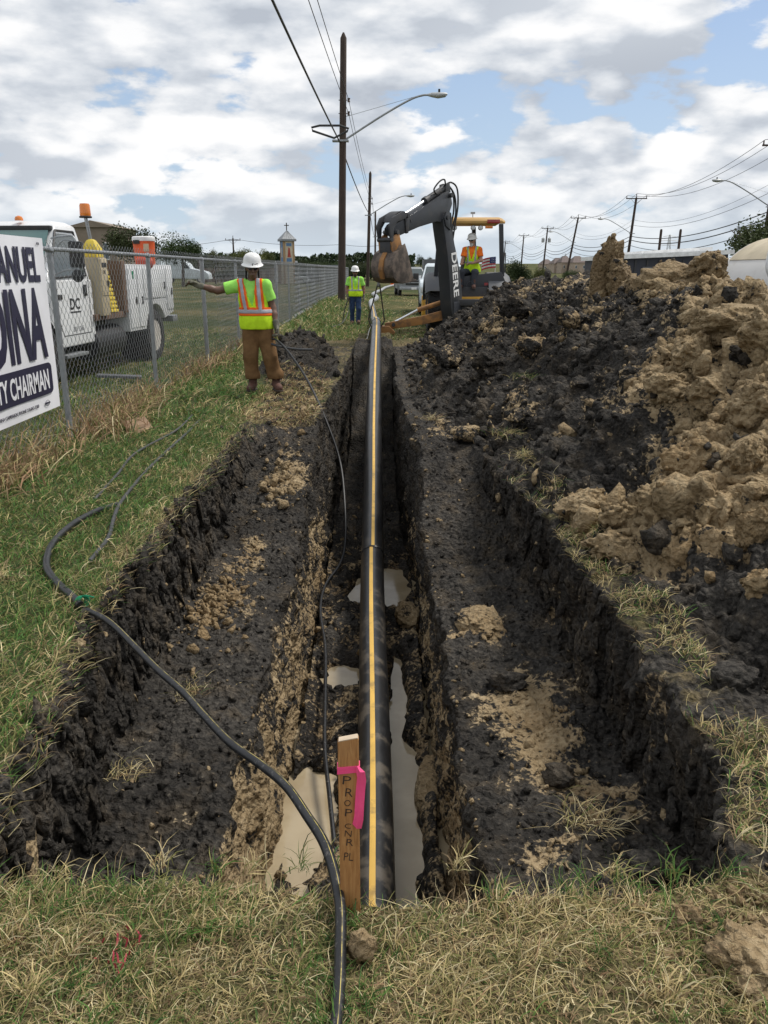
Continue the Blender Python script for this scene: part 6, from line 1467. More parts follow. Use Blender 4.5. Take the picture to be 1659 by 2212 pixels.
def quad_patch(P4, name, mat, parent, n=4, th=0.01):
    P4 = [Vector(p) for p in P4]; V, F = [], []
    for i in range(n + 1):
        for j in range(n + 1):
            u, v = i / n, j / n; V.append((P4[0] * (1 - u) + P4[1] * u) * (1 - v) + (P4[3] * (1 - u) + P4[2] * u) * v)
    for i in range(n):
        for j in range(n): F.append((i * (n + 1) + j, (i + 1) * (n + 1) + j, (i + 1) * (n + 1) + j + 1, i * (n + 1) + j + 1))
    nn = (P4[1] - P4[0]).cross(P4[3] - P4[0]).normalized(); m_ = len(V); V += [p - nn * th for p in V]; F += [tuple(m_ + q for q in f)[::-1] for f in F]
    return MB().add(V, F).build(name, mat, parent)
quad_patch([side_pt(-3.52, 1.56), side_pt(-2.40, 1.60), side_pt(-2.46, 2.18), side_pt(-3.02, 2.18)], 'side_window', M_GLASS, truck)
for p, q in (((-3.56, 1.545), (-2.36, 1.58)), ((-2.36, 1.58), (-2.43, 2.22)), ((-2.43, 2.22), (-3.03, 2.22)), ((-3.03, 2.22), (-3.56, 1.545))):
    MB().cyl(side_pt(*p, 0.008), side_pt(*q, 0.008), 0.016, 6).build('window_seal', M_TRIM, truck)
quad_patch([(-0.90, -3.68, 1.60), (0.90, -3.68, 1.60), (0.80, -3.10, 2.22), (-0.80, -3.10, 2.22)], 'windscreen', M_TEAL, truck)
MB().box((0, -3.05, 2.25), (1.66, 0.10, 0.07)).build('visor', M_TRIM, truck, 0.02)
# door outline, handle, badge
for p, q in (((-2.38, 0.72), (-2.36, 1.56)), ((-3.46, 0.95), (-3.52, 1.54)), ((-2.40, 0.72), (-3.36, 0.72)), ((-3.36, 0.72), (-3.46, 0.95))):
    MB().cyl((HW - 0.079, *p), (HW - 0.079, *q), 0.006, 5).build('door_gap', M_TRIM, truck)
MB().box((HW - 0.07, -2.52, 1.36), (0.03, 0.10, 0.17)).build('door_handle', M_TRIM, truck, 0.01)
MB().box((HW - 0.075, -3.42, 1.28), (0.012, 0.22, 0.07)).build('fender_badge', M_TRIM, truck, 0.004)
on_side = lambda yy, zz, xx=HW - 0.078: Matrix(((0, 0, 1, xx), (1, 0, 0, yy), (0, 1, 0, zz), (0, 0, 0, 1)))
text_obj('door_lettering', 'DC', M_TRIM, truck, on_side(-2.90, 1.17), 0.3, 0.008, fit=(0.34, 0.17)); MB().box((HW - 0.078, -2.90, 1.05), (0.004, 0.36, 0.022)).build('underline', M_TRIM, truck)
text_obj('door_lettering', '281 1265', M_FEND, truck, on_side(-2.85, 0.80), 0.1, 0.0, fit=(0.36, 0.07))
# wheel arch flare, mirror on tubular bracket, roof marker
MB().tube([(HW - 0.085, p[0], p[1]) for p in arch(-4.15, 0.47, 0.61, 170, 5, 14)], 0.022, 6).build('arch_flare', M_TRIM, truck)
mir = MB(); mir.tube(spline([(HW - 0.12, -3.44, 1.58), (HW + 0.12, -3.50, 1.66), (HW + 0.30, -3.52, 1.66)], 5), 0.014, 6).tube(spline([(HW - 0.20, -3.20, 2.10), (HW + 0.1, -3.46, 2.12), (HW + 0.30, -3.52, 2.08), (HW + 0.31, -3.52, 1.66)], 5), 0.014, 6).tube(spline([(HW - 0.16, -3.34, 1.86), (HW + 0.1, -3.48, 2.06), (HW + 0.28, -3.52, 2.05)], 5), 0.012, 6); mir.build('mirror_bracket', M_STEEL, truck)
MB().box((HW + 0.29, -3.50, 1.87), (0.20, 0.09, 0.36)).build('mirror', M_TRIM, truck, 0.03); MB().lathe([(0.01, -0.03), (0.08, -0.02), (0.09, 0.01), (0.02, 0.03)], 14, tr(HW + 0.29, -3.52, 1.58) @ rx(R(90))).build('round_mirror', M_TRIM, truck)
MB().lathe([(0.06, 0), (0.058, 0.03), (0.045, 0.055), (0.01, 0.07)], 14, tr(0.30, -2.95, 2.36)).build('roof_marker', M_AMB, truck); MB().lathe([(0.06, 0), (0.058, 0.03), (0.045, 0.055), (0.01, 0.07)], 14, tr(-0.30, -2.95, 2.36)).build('roof_marker', M_AMB, truck)
MB().box((0, -5.06, 0.62), (2.0, 0.12, 0.22)).build('front_bumper', M_STEEL, truck, 0.02)
# flat deck, headboard, beige tool cabinet, ribbed yellow case
MB().box((0, -2.05, 0.93), (2.1, 1.30, 0.10)).build('deck', M_RBROWN, truck, 0.01)
cabt = MB().box((HW - 0.17, -1.98, 1.40), (0.42, 0.30, 0.90)).build('tool_cabinet', M_BEIGE, truck, 0.02)
MB().box((HW + 0.045, -1.98, 1.55), (0.012, 0.26, 0.56)).build('cabinet_door', M_BEIGE, cabt, 0.008); MB().box((HW + 0.056, -1.875, 1.45), (0.014, 0.05, 0.10)).build('latch', M_TRIM, cabt)
MB().box((HW + 0.054, -1.98, 1.74), (0.006, 0.18, 0.07)).build('nameplate', M_TRIM, cabt); text_obj('lettering', 'DC', M_TRIM, cabt, on_side(-1.98, 1.63, HW + 0.053), 0.1, 0.003, fit=(0.09, 0.06))
rib = MB()
for k in range(13):
    zz = 0.98 + 0.068 * k; w = 0.30 - 0.012 * k; rib.box((HW - 0.22, -1.50 - 0.012 * k, zz + 0.028), (w + 0.10, w, 0.042)); rib.box((HW - 0.22, -1.50 - 0.012 * k, zz + 0.058), (w + 0.06, w - 0.05, 0.028))
rib.build('ribbed_case', M_YRIB, truck, 0.004)
MB().loft([[Vector((HW - 0.22 + sx * w, -1.66 + sy * w, zz)) for sx, sy in ((-1, -1), (1, -1), (1, 1), (-1, 1))] for zz, w in ((1.86, 0.13), (2.0, 0.12), (2.12, 0.06), (2.14, 0.03))]).build('yellow_cap', M_YRIB, truck, 0.01)
MB().loft([[Vector((HW - 0.22 + sx * w, -1.50 - dy + sy * w, zz)) for sx, sy in ((-1, -1), (1, -1), (1, 1), (-1, 1))] for zz, w, dy in ((1.60, 0.12, 0.10), (1.88, 0.10, 0.16))]).build('yellow_tarp', M_YRIB, truck, 0.01)
# beacon mast
mast = MB().cyl((HW - 0.22, -1.62, 1.9), (HW - 0.25, -1.72, 2.46), 0.028, 10).build('beacon_mast', M_STEEL, truck)
MB().lathe([(0.095, 0), (0.10, 0.02), (0.085, 0.03)], 18, tr(HW - 0.25, -1.72, 2.46)).build('beacon_base', M_TRIM, mast); MB().lathe([(0.082, 0.03), (0.086, 0.05), (0.080, 0.19), (0.070, 0.215), (0.02, 0.22)], 18, tr(HW - 0.25, -1.72, 2.46)).build('beacon_lens', M_AMB, mast)
MB().box((0.55, -1.46, 1.38), (1.06, 0.16, 0.86)).build('bulkhead', M_RBROWN, truck, 0.01)
# utility body with wheel arch and compartment doors
ub = [(-1.36, 0.62), (-1.36, 1.76), (1.05, 1.76), (1.05, 0.86), (0.70, 0.80)] + arch(0.0, 0.47, 0.58, 30, 150, 11) + [(-0.56, 0.62)]
MB().prism(ub, HW - 0.42, HW, 'yz').build('utility_body', M_WHT, truck, 0.015); MB().prism(ub, -HW, -HW + 0.42, 'yz').build('utility_body', M_WHT, truck, 0.015)
MB().box((0, -0.35, 1.02), (1.34, 2.75, 0.06)).build('bed_floor', M_RBROWN, truck); MB().box((0, 1.10, 1.15), (1.9, 0.06, 0.55)).build('tailgate', M_WHT, truck, 0.01)
for y0, y1, z0, z1 in ((-1.32, -0.92, 0.68, 1.70), (-0.88, -0.62, 0.68, 1.70), (-0.58, 0.62, 1.16, 1.70), (0.66, 1.02, 0.92, 1.70)):
    d = MB().box((HW + 0.008, (y0 + y1) / 2, (z0 + z1) / 2), (0.016, y1 - y0, z1 - z0)).build('compartment_door', M_WHT, truck, 0.006)
    MB().box((HW + 0.022, y1 - 0.09, (z0 + z1) / 2 - 0.05), (0.014, 0.05, 0.13)).build('latch', M_TRIM, d)
MB().box((HW + 0.018, -1.10, 1.58), (0.004, 0.07, 0.13)).build('green_sticker', M_GRN, truck)
MB().box((0, 1.20, 0.72), (2.1, 0.30, 0.12)).build('rear_bumper', M_STEEL, truck, 0.01)
MB().box((HW - 0.15, -0.3, 0.48), (0.03, 0.06, 0.26)).build('mud_flap', M_TRIM, truck)
MB().lathe([(0.10, 0), (0.12, 0.12), (0.10, 0.24), (0.04, 0.28)], 12, tr(HW - 0.2, -0.2, 1.79) @ ry(R(90))).build('hose_reel', paint('reel_red', (0.45, 0.06, 0.03), 0.6), truck)
for ch in truck.children:
    n_ = ch.name.split('.')[0]
    if n_ in ('cab_lower', 'cab_roof', 'side_window', 'window_seal', 'windscreen', 'visor', 'door_gap', 'door_handle', 'fender_badge', 'door_lettering', 'underline', 'arch_flare', 'mirror_bracket', 'mirror', 'round_mirror', 'roof_marker', 'front_bumper', 'running_board'): ch.location.y = -0.40
    if n_ in ('tool_cabinet', 'ribbed_case', 'yellow_tarp'): ch.location.y = -0.42
    if n_ in ('beacon_mast', 'yellow_cap'): ch.location.y = -0.50
# orange water cooler standing on the body
co = tuple(truck.matrix_basis @ Vector((HW - 0.21, 0.20, 1.765)))
M_ORC = paint('cooler_orange', (0.80, 0.13, 0.035), 0.5, dirt=0.55, dirtcol=(0.30, 0.14, 0.05), scale=5)
cool = thing('water_cooler', 'orange drum water cooler with white lid on the truck body', 'cooler', co)
MB().lathe([(0.175, 0), (0.185, 0.02), (0.195, 0.2), (0.20, 0.41), (0.205, 0.42)], 26).build('drum', M_ORC, cool); MB().lathe([(0.21, 0.42), (0.215, 0.44), (0.21, 0.49), (0.19, 0.505), (0.05, 0.51)], 26).build('lid', M_DECAL, cool)
MB().box((-0.08, -0.20, 0.40), (0.12, 0.06, 0.07)).build('handle', M_TRIM, cool, 0.012); MB().box((0.09, -0.19, 0.30), (0.10, 0.006, 0.14)).build('paper_label', M_BEIGE, cool)
tag(MB().box((-4.05, 12.7, 0.10), (0.65, 0.22, 0.04), rz(R(15)) @ ry(R(4))).build('metal_step', M_FEND, None, 0.006), 'grey metal step on the grass beside the truck front wheel', 'step')  # grey metal step beside the front wheel, not timber
# ------------------------------------------------------------------ poles, street lights, wires
def pole_wood():
    m = NT('creosote_wood'); g = m.noise(4, 7, 0.65, 0.4, stretch=(9, 9, 0.5)); n = m.noise(0.7, 4)
    c = m.ramp(g, [(0.3, (0.022, 0.015, 0.012)), (0.55, (0.055, 0.037, 0.028)), (0.8, (0.11, 0.078, 0.058))])
    m.l(m.mix(m.mapr(n, 0.45, 0.7, 0, 0.4), c, (0.10, 0.06, 0.04)), m.p.inputs['Base Color']); m.p.inputs['Roughness'].default_value = 0.85; m.bump(g, 0.5, 0.02); return m.m
M_POLE = pole_wood(); M_PORC = paint('porcelain', (0.10, 0.07, 0.06), 0.3)
M_ALU = paint('lamp_grey', (0.42, 0.43, 0.43), 0.45, 0.2, dirt=0.2); M_CABLE = paint('wire_black', (0.03, 0.03, 0.032), 0.6)
def pole(label, base, top, r0, r1, lamp=None, arm=None, drum=False, insul=(), name='utility_pole', group=None):
    b = Vector(base); t = Vector(top) - b
    o = thing(name, label, 'utility pole', base, 0, group)
    ax = lambda zz: t * (zz / t.z)
    MB().tube([ax(-0.6), ax(t.z * 0.5), ax(t.z - 0.22), ax(t.z)], [r0, (r0 + r1) / 2, r1, r1 * 0.25], 12).build('shaft', M_POLE, o)
    for zz in insul:
        p = ax(zz); MB().cyl(p + Vector((-0.2, 0, 0)), p + Vector((0.24, 0, 0)), 0.018, 6).lathe([(0.02, -0.09), (0.07, -0.08), (0.04, 0), (0.07, 0.08), (0.02, 0.09)], 10, tr(*(p + Vector((0.26, 0, 0))))).build('insulator', M_PORC, o)
    if lamp:
        z0, sx, L = lamp; p = ax(z0); k = L / 4.3
        pts = spline([p + Vector((sx * 0.1, 0, 0)), p + Vector((sx * 1.7 * k, 0, 0.95 * k)), p + Vector((sx * 2.9 * k, 0, 1.58 * k)), p + Vector((sx * 3.45 * k, 0, 1.76 * k)), p + Vector((sx * 3.75 * k, 0, 1.78 * k))], 6)
        a = MB().tube(pts, 0.045, 8).build('lamp_arm', M_STEEL, o); MB().cyl(p + Vector((sx * 0.1, 0, 0.95)), pts[15] + Vector((0, 0, 0.03)), 0.010, 5).build('stay_rod', M_STEEL, a)
        MB().box(p + Vector((-0.1 * sx, 0, -0.05)), (0.75, 0.34, 0.08)).build('arm_bracket', M_STEEL, a, 0.01)
        e = pts[-1]; MB().loft([[e + Vector((sx * uu, math.cos(q) * w, zc + math.sin(q) * hh)) for q in np.linspace(0, 2 * PI, 12, endpoint=False)] for uu, w, hh, zc in ((-0.06, 0.05, 0.05, 0), (0.12, 0.14, 0.10, 0.0), (0.4, 0.19, 0.13, -0.02), (0.72, 0.17, 0.10, 0.0), (0.82, 0.08, 0.04, 0.03))]).build('lamp_head', M_ALU, a, ang=50)
        MB().cyl(e + Vector((sx * 0.45, 0, 0.1)), e + Vector((sx * 0.45, 0, 0.24)), 0.05, 8).build('photocell', M_TRIM, a)
    if arm:
        w, dz = arm; p = ax(t.z - dz); ca = MB().box(p + Vector((0, -0.16, 0)), (w, 0.12, 0.13)).build('crossarm', M_POLE, o)
        for s in (-1, 1):
            MB().cyl(p + Vector((s * w * 0.28, -0.16, 0)), p + Vector((0, -0.1, -0.8)), 0.025, 5).build('brace', M_STEEL, ca)
            MB().cyl(p + Vector((s * w * 0.47, -0.16, 0)), p + Vector((s * w * 0.47, -0.16, 0.36)), 0.06, 7).build('insulator', M_PORC, ca)
        MB().cyl(ax(t.z), ax(t.z) + Vector((0, 0, 0.35)), 0.06, 7).build('insulator', M_PORC, o)
    if drum:
        for s in (-0.75, 0.75): MB().lathe([(0.3, 0), (0.36, 0.03), (0.36, 0.9), (0.28, 0.98), (0.06, 1.0), (0.05, 1.25)], 14, tr(*(ax(t.z - 3.4) + Vector((s, 0, 0))))).build('transformer', M_ALU, o)
    return o
pA0 = at(738, 655, 41.0); pA1 = at(742, 70, 41.0); pA0.z = 0.15
PA = pole('tallest wooden pole in the middle with street lamp arm to the right', pA0, pA1, 0.185, 0.14, lamp=(7.25, 1, 4.5), insul=(8.9, 8.35))
pB1 = at(800, 370, 92); pC1 = at(811, 455, 150)
PB = pole('second wooden pole with street lamp, behind the raised bucket', (pB1.x - 0.35, 92, 0.2), pB1, 0.18, 0.14, lamp=(7.1, 1, 4.5), insul=(8.7, 8.2))
PC = pole('third wooden pole with street lamp, smallest of the left line', (pC1.x - 0.1, 150, 0.2), pC1, 0.18, 0.14, lamp=(7.1, 1, 4.5), insul=(8.7, 8.2))
def wire(label, pts, r, sag, n=16, name='overhead_wire'):
    path = []
    for a, b in zip(pts[:-1], pts[1:]):
        a, b = Vector(a), Vector(b)
        for k in range(n): t = k / n; path.append(a.lerp(b, t) - Vector((0, 0, 4 * sag * t * (1 - t))))
    path.append(Vector(pts[-1])); return tag(MB().tube(path, r, 6, cap=False).build(name, M_CABLE), label, 'wire'), path
def onp(p0, p1, zz, dx=0.0): p0, p1 = Vector(p0), Vector(p1); t = zz / (p1.z - p0.z); q = p0.lerp(p1, t); return Vector((q.x + dx, q.y - 0.05, q.z))
_, cab_path = wire('thick cable dropping steeply from the top edge to the tall pole', [(-2.75, -12, 7.5), onp(pA0, pA1, 7.2, -0.16), onp((pB1.x - 0.35, 92, 0.2), pB1, 7.0, 0.12), onp((pC1.x - .1, 150, .2), pC1, 7.0, -0.1)], 0.030, 0.35)
wire('left one of two thin wires from the top edge to the tall pole', [(-2.45, -12, 8.6), onp(pA0, pA1, 8.35, 0.26), onp((pB1.x - 0.35, 92, 0.2), pB1, 8.2, 0.26), onp((pC1.x - .1, 150, .2), pC1, 8.2, 0.26)], 0.012, 0.45)
wire('right one of two thin wires from the top edge to the tall pole', [(-2.35, -12, 9.2), onp(pA0, pA1, 8.9, 0.26), onp((pB1.x - 0.35, 92, 0.2), pB1, 8.7, 0.26), onp((pC1.x - .1, 150, .2), pC1, 8.7, 0.26)], 0.012, 0.45)
# cable loop hung on the thick cable beside the pole
iS = min(range(len(cab_path)), key=lambda i: abs(cab_path[i].y - 36.5)); cs = cab_path[iS]
cs = cab_path[iS]; MB_l = MB().tube([cs + Vector(q) for q in ((-0.95, -0.0, 0.12), (-0.6, 0, 0.20), (0.25, 0, 0.20), (0.62, 0, 0.08), (0.55, 0, -0.02), (0.0, 0, -0.28), (-0.9, 0, 0.0))], 0.045, 6, closed=True)
tag(MB_l.build('cable_loop', M_CABLE), 'diamond shaped cable loop hanging left of the tall pole', 'cable loop')

RP = [((30.5, 70, 0), (31.0, 70, 11.3)), ((34.2, 122, 0.1), (35.0, 122, 11.5)), ((35.2, 166, 0.3), (36.9, 166, 11.5)), ((38.0, 206, 0.5), (38.7, 206, 11.5)), ((39.4, 248, 0.7), (39.9, 248, 11.5)), ((41.5, 300, 0.9), (42, 300, 11.5))]
RL = ['right line utility pole at the picture edge with only its top showing', 'right line utility pole with crossarm standing behind the pointed clay slab', 'leaning utility pole with crossarm, second of the right line', 'utility pole with two transformer drums', 'utility pole with crossarm above the dark round bush', 'farthest crossarm pole of the right line next to the backhoe canopy']
for i, ((p0, p1), lb) in enumerate(zip(RP, RL)):
    pole(lb, p0, p1, 0.22, 0.16, lamp=(6.6, -1, 4.6) if i in (0, 1, 2, 4) else None, arm=(2.9, 0.25), drum=(i == 3))
prev0, prev1 = Vector((27.0, 20, 0)), Vector((27.2, 20, 11.3))
line = [(prev0, prev1)] + [(Vector(a), Vector(b)) for a, b in RP]
for lb, dx, dz in (('left wire on the crossarms of the right pole line', -1.3, 0.15), ('middle wire on top of the right pole line', 0.0, 0.42), ('right wire on the crossarms of the right pole line', 1.3, 0.15)):
    wire(lb, [b + Vector((dx, -0.16, dz)) for a, b in line], 0.022, 1.5)
for lb, dz, r, sg in (('upper thin cable of the lower bundle on the right poles', 7.7, 0.02, 1.2), ('second thick cable of the lower bundle on the right poles', 6.2, 0.045, 1.0), ('third thick cable of the lower bundle on the right poles', 5.7, 0.05, 1.1), ('lowest cable of the right pole line', 5.0, 0.035, 1.2), ('thin wire above the lower bundle on the right poles', 8.4, 0.014, 1.4)):
    wire(lb, [a.lerp(b, dz / (b.z - a.z)) for a, b in line], r, sg)
for lb, dx, tp in (('left one of two bare posts behind the cracked clay block', 1428, 495), ('right one of two bare posts behind the cracked clay block', 1470, 495)):
    p = at(dx, tp, 60); o = thing('post', lb, 'post', (p.x - 0.1, 60, 0)); MB().tube([(0, 0, -0.3), (0.12, 0, p.z - 0.1), (0.13, 0, p.z)], [0.10, 0.09, 0.06], 10).build('shaft', M_POLE, o)
for lb, dx, Y, tp, hd in (('far utility pole on the left above the trees', 503, 170, 513, 1), ('thin far pole between the left trees', 427, 140, 528, 0)):
    p = at(dx, tp, Y); pole(lb, (p.x, Y, 0.3), (p.x, Y, p.z), 0.2, 0.15, arm=(3.0, 0.5) if hd else None)
p0 = at(360, 556, 140); wire('far wire sagging behind the church tower', [at(300, 530, 170), at(503, 516, 170), at(740, 528, 170), at(860, 522, 170)], 0.03, 0.6)
def lattice(label, dx, tp, Y, w=4.0):
    p = at(dx, tp, Y); H = p.z - 4; o = thing('transmission_tower', label, 'pylon', (p.x, Y, 4.0)); b = MB()
    for sx in (-1, 1):
        for sy in (-1, 1): b.tube([(sx * w, sy * w, 0), (sx * w * 0.35, sy * w * 0.35, H * 0.65), (sx * w * 0.12, sy * w * 0.12, H)], 0.28, 4)
    for k in range(6):
        z0, z1 = H * k / 7, H * (k + 1) / 7; a0, a1 = w * (1 - 0.95 * k / 7), w * (1 - 0.95 * (k + 1) / 7)
        b.tube([(-a0, -a0, z0), (a1, -a1, z1)], 0.16, 4).tube([(a0, -a0, z0), (-a1, -a1, z1)], 0.16, 4)
    b.build('lattice', M_ALU, o)
    for zz, ww in ((0.66, 2.0), (0.80, 2.4), (0.93, 1.7)): MB().tube([(-w * ww, 0, H * zz + 0.6), (0, 0, H * zz + 1.6), (w * ww, 0, H * zz + 0.6)], 0.25, 4).build('crossarm', M_ALU, o)
lattice('distant lattice pylon above the dark building roof', 1447, 507, 950)
lattice('distant lattice pylon right of the leaning pole', 1385, 542, 1300, 3.5)
lattice('distant lattice pylon between the houses', 1222, 548, 1500, 3.5)
lattice('faint pylon left of the backhoe bucket', 958, 545, 1500, 4)
lattice('faint pylon near the backhoe, right of its neighbour', 968, 546, 1500, 4)

# ------------------------------------------------------------------ trees
def leaf_material(name, c0, c1):
    m = NT(name); n = m.noise(1.1, 4, 0.6); k = m.noise(9, 3)
    oi = m.n('ShaderNodeObjectInfo')
    c = m.mix(m.mapr(n, 0.35, 0.65), c0, c1); c = m.mix(m.mapr(k, 0.3, 0.7, 0, 0.5), c, m.mix(1.0, c, (0.5, 0.55, 0.5), 'MULTIPLY'))
    m.l(m.mix(m.math('MULTIPLY', oi.outputs['Random'], 0.35), c, (0.09, 0.085, 0.03)), m.p.inputs['Base Color']); m.p.inputs['Roughness'].default_value = 0.6; m.p.inputs['Specular IOR Level'].default_value = 0.2
    return m.m
M_LEAF = leaf_material('leaf_green', (0.030, 0.058, 0.016), (0.062, 0.098, 0.026)); M_LEAFD = leaf_material('leaf_dark', (0.018, 0.036, 0.013), (0.038, 0.062, 0.020)); M_LEAFO = leaf_material('leaf_olive', (0.060, 0.080, 0.018), (0.125, 0.135, 0.030))
M_BARK = paint('tree_bark', (0.085, 0.068, 0.052), 0.9, dirt=0.4, scale=5)
def crown_mesh(seed, n=6500, lobes=13):
    r = np.random.default_rng(seed); c, rad = [], []
    for k in range(lobes):
        d = r.normal(size=3); d /= np.linalg.norm(d); d[2] = abs(d[2]) * 1.1 - 0.35
        c.append(d * np.array([0.66, 0.66, 0.60]) * (0.55 + 0.5 * r.random())); rad.append(0.24 + 0.22 * r.random())
    c.append(np.zeros(3)); rad.append(0.5)
    k = r.integers(len(c), size=n); d = r.normal(size=(n, 3)); d /= np.linalg.norm(d, axis=1)[:, None]
    p = np.array(c)[k] + d * np.array(rad)[k][:, None] * (r.random((n, 1)) ** 0.35) * (1 + 0.10 * r.normal(size=(n, 1)))
    p[:, 2] = np.maximum(p[:, 2], -0.62)
    s = (0.020 + 0.018 * r.random(n))[:, None]
    a = r.normal(size=(n, 3)); a /= np.linalg.norm(a, axis=1)[:, None]; b = np.cross(a, r.normal(size=(n, 3))); b /= np.linalg.norm(b, axis=1)[:, None]
    V = np.stack([p - a * s, p + b * s * 0.55, p + a * s * 1.2, p - b * s * 0.55], 1).reshape(-1, 3); i = np.arange(n)[:, None] * 4
    return np_mesh('crown', V, i + np.array([[0, 1, 2, 3]]), smooth=False)
CR = [crown_mesh(100 + k) for k in range(5)]; CRM = {}
def tree(label, X, Y, h, rw, kind=0, seed=0, low=0.25, name='tree', z=None, group=None, cat='tree'):
    zb = float(roll(np.array([X]), np.array([Y]))[0]) if z is None else z
    o = thing(name, label, cat, (X, Y, zb), 0, group)
    hc = h * (1 - low) / 2; cz = h - hc
    b = MB(); b.tube([(0, 0, -0.2), (0.02 * h, 0, cz * 0.6), (0.0, 0.02 * h, cz + hc * 0.3)], [0.035 * h, 0.025 * h, 0.008 * h], 8)
    r = random.Random(seed)
    for k in range(5):
        a = r.random() * 6.28; b.tube([(0.01 * h, 0, cz * (0.5 + 0.1 * k)), (0.4 * rw * math.cos(a), 0.4 * rw * math.sin(a), cz + 0.1 * hc), (0.7 * rw * math.cos(a), 0.7 * rw * math.sin(a), cz + 0.4 * hc)], [0.016 * h, 0.010 * h, 0.003 * h], 5)
    b.build('trunk', M_BARK, o)
    me = CR[seed % 5]; m_ = (M_LEAF, M_LEAFD, M_LEAFO)[kind]
    key = (seed % 5, kind)
    if key not in CRM: CRM[key] = me.copy(); CRM[key].materials.append(m_)
    c = bpy.data.objects.new('crown', CRM[key]); C.objects.link(c)
    c.parent = o; c.location = (0, 0, cz); c.scale = (rw * 1.25, rw * 1.25, hc * 1.22); c.rotation_euler = (0, 0, r.random() * 6.28)
    if cat == 'bush': c.location.z = h * 0.36; c.scale.z = h * 0.72
    return o
def tree_px(label, x0, x1, top, Y, kind, seed, low=0.2, **k):
    a, b = at(x0, top, Y), at(x1, top, Y); return tree(label, (a.x + b.x) / 2, Y, a.z, (b.x - a.x) / 2, kind, seed, low, **k)
tree_px('broad dark tree behind the service truck beacon', 216, 352, 466, 78, 1, 0)
tree_px('loose green tree right of the water cooler', 340, 436, 498, 92, 0, 1)
tree_px('small pale tree left of the near worker head', 444, 480, 534, 110, 2, 2)
tree_px('yellow green rounded tree behind the near worker', 476, 566, 527, 105, 2, 3)
tree_px('yellow green tree between worker and church tower', 555, 598, 534, 108, 2, 4)
tree_px('dark low tree behind the fence left of the worker', 462, 540, 572, 88, 1, 1, 0.1)
tree_px('low tree directly left of the church tower', 592, 618, 560, 125, 0, 2)
tops = [(634, 662, 551), (655, 690, 560), (682, 716, 553), (706, 742, 558), (738, 772, 560), (764, 800, 556), (788, 826, 552), (340, 380, 560), (300, 350, 565), (400, 440, 556), (425, 460, 552), (505, 540, 556), (560, 590, 556), (670, 705, 556), (725, 755, 553), (750, 786, 562), (810, 840, 560), (618, 645, 562)]
for i, (a, b, t) in enumerate(tops):
    lb = ['dark tree rising right behind the church tower', 'low tree in the gap right of the church tower', 'rounded tree midway between church tower and tall pole', 'tree just left of the tall pole', 'tree just right of the tall pole', 'tree above the far worker hat', 'tree behind the raised bucket', 'far tree low between the two big left trees', 'far tree behind the truck bed', 'far tree over the semi truck cab', 'far tree over the brown wall left end', 'far tree just left of the near worker hat', 'far tree right above the near worker shoulder', 'far tree filling the row left of the rounded tree', 'far tree hidden half behind the tall pole', 'low tree between far worker and tall pole', 'far tree showing below the bucket link', 'far tree peeking left of the church tower base'][i]
    tree_px(lb, a - 6, b + 6, t, 150 + 7 * (i % 3), (1, 0, 1, 0, 1)[i % 5], i, 0.05)
tree_px('dark round bush right of the backhoe', 1083, 1152, 549, 72, 1, 2, 0.02, name='bush', cat='bush')
tree_px('big leafy tree at the right picture edge behind the tank', 1552, 1760, 436, 52, 0, 3, 0.12)
tree_px('pale scrub bush before the far houses', 1150, 1200, 573, 140, 2, 4, 0.02, name='bush', cat='bush'); tree_px('low scrub bush right of the leaning pole', 1215, 1262, 574, 130, 0, 0, 0.02, name='bush', cat='bush')
tree_px('far tree on the hill left of the white pickup', 898, 918, 554, 420, 1, 1, 0.05); tree_px('far tree on the hill over the white pickup roof', 920, 940, 560, 430, 1, 2, 0.05)
tree_px('small dark tree behind the silver pickup', 862, 884, 565, 160, 1, 4, 0.05)

def far_wood():
    r = np.random.default_rng(200); n = 15000; X = -52 + 58 * r.random(n); hgt = 4.4 + 1.5 * fbm(X * 0.16, X * 0, X * 0 + 1, 3) + 0.9 * fbm(X * 0.7, X * 0, X * 0 + 4, 2)
    p = np.stack([X, 168 + 7 * r.random(n), 0.3 + hgt * r.random(n) ** 0.7], -1); s = (0.22 + 0.22 * r.random(n))[:, None]
    a = r.normal(size=(n, 3)); a /= np.linalg.norm(a, axis=1)[:, None]; b = np.cross(a, r.normal(size=(n, 3))); b /= np.linalg.norm(b, axis=1)[:, None]
    V = np.stack([p - a * s, p + b * s * 0.6, p + a * s * 1.2, p - b * s * 0.6], 1).reshape(-1, 3); i = np.arange(n)[:, None] * 4
    tag(link('far_wood', np_mesh('far_wood', V, i + np.array([[0, 1, 2, 3]]), smooth=False), M_LEAFD), 'far continuous belt of trees along the horizon behind the church', kind='stuff')
far_wood()

# ------------------------------------------------------------------ buildings
M_BRICK = paint('tan_brick', (0.36, 0.24, 0.13), 0.85, dirt=0.2, scale=3); M_SLATE = paint('metal_roof_grey', (0.22, 0.235, 0.25), 0.5, 0.2, dirt=0.2); M_TANW = paint('tan_wall', (0.24, 0.195, 0.15), 0.85, dirt=0.15, scale=1)
M_BLUEP = paint('blue_mosaic', (0.10, 0.20, 0.36), 0.5, dirt=0.4, dirtcol=(0.25, 0.3, 0.35), scale=6); M_REDP = paint('red_mosaic', (0.40, 0.06, 0.04), 0.5, dirt=0.3, scale=8); M_CREAM = paint('cream_mosaic', (0.55, 0.47, 0.34), 0.6, dirt=0.2, scale=5)
Yt = 112; tc_ = at(621, 575, Y0); tl, tr_ = at(606, 575, Yt), at(637, 575, Yt); TW = (tr_.x - tl.x) / 1.32; zt = at(621, 517, Yt).z; zp_ = at(621, 497, Yt).z; zc_ = at(621, 482, Yt).z
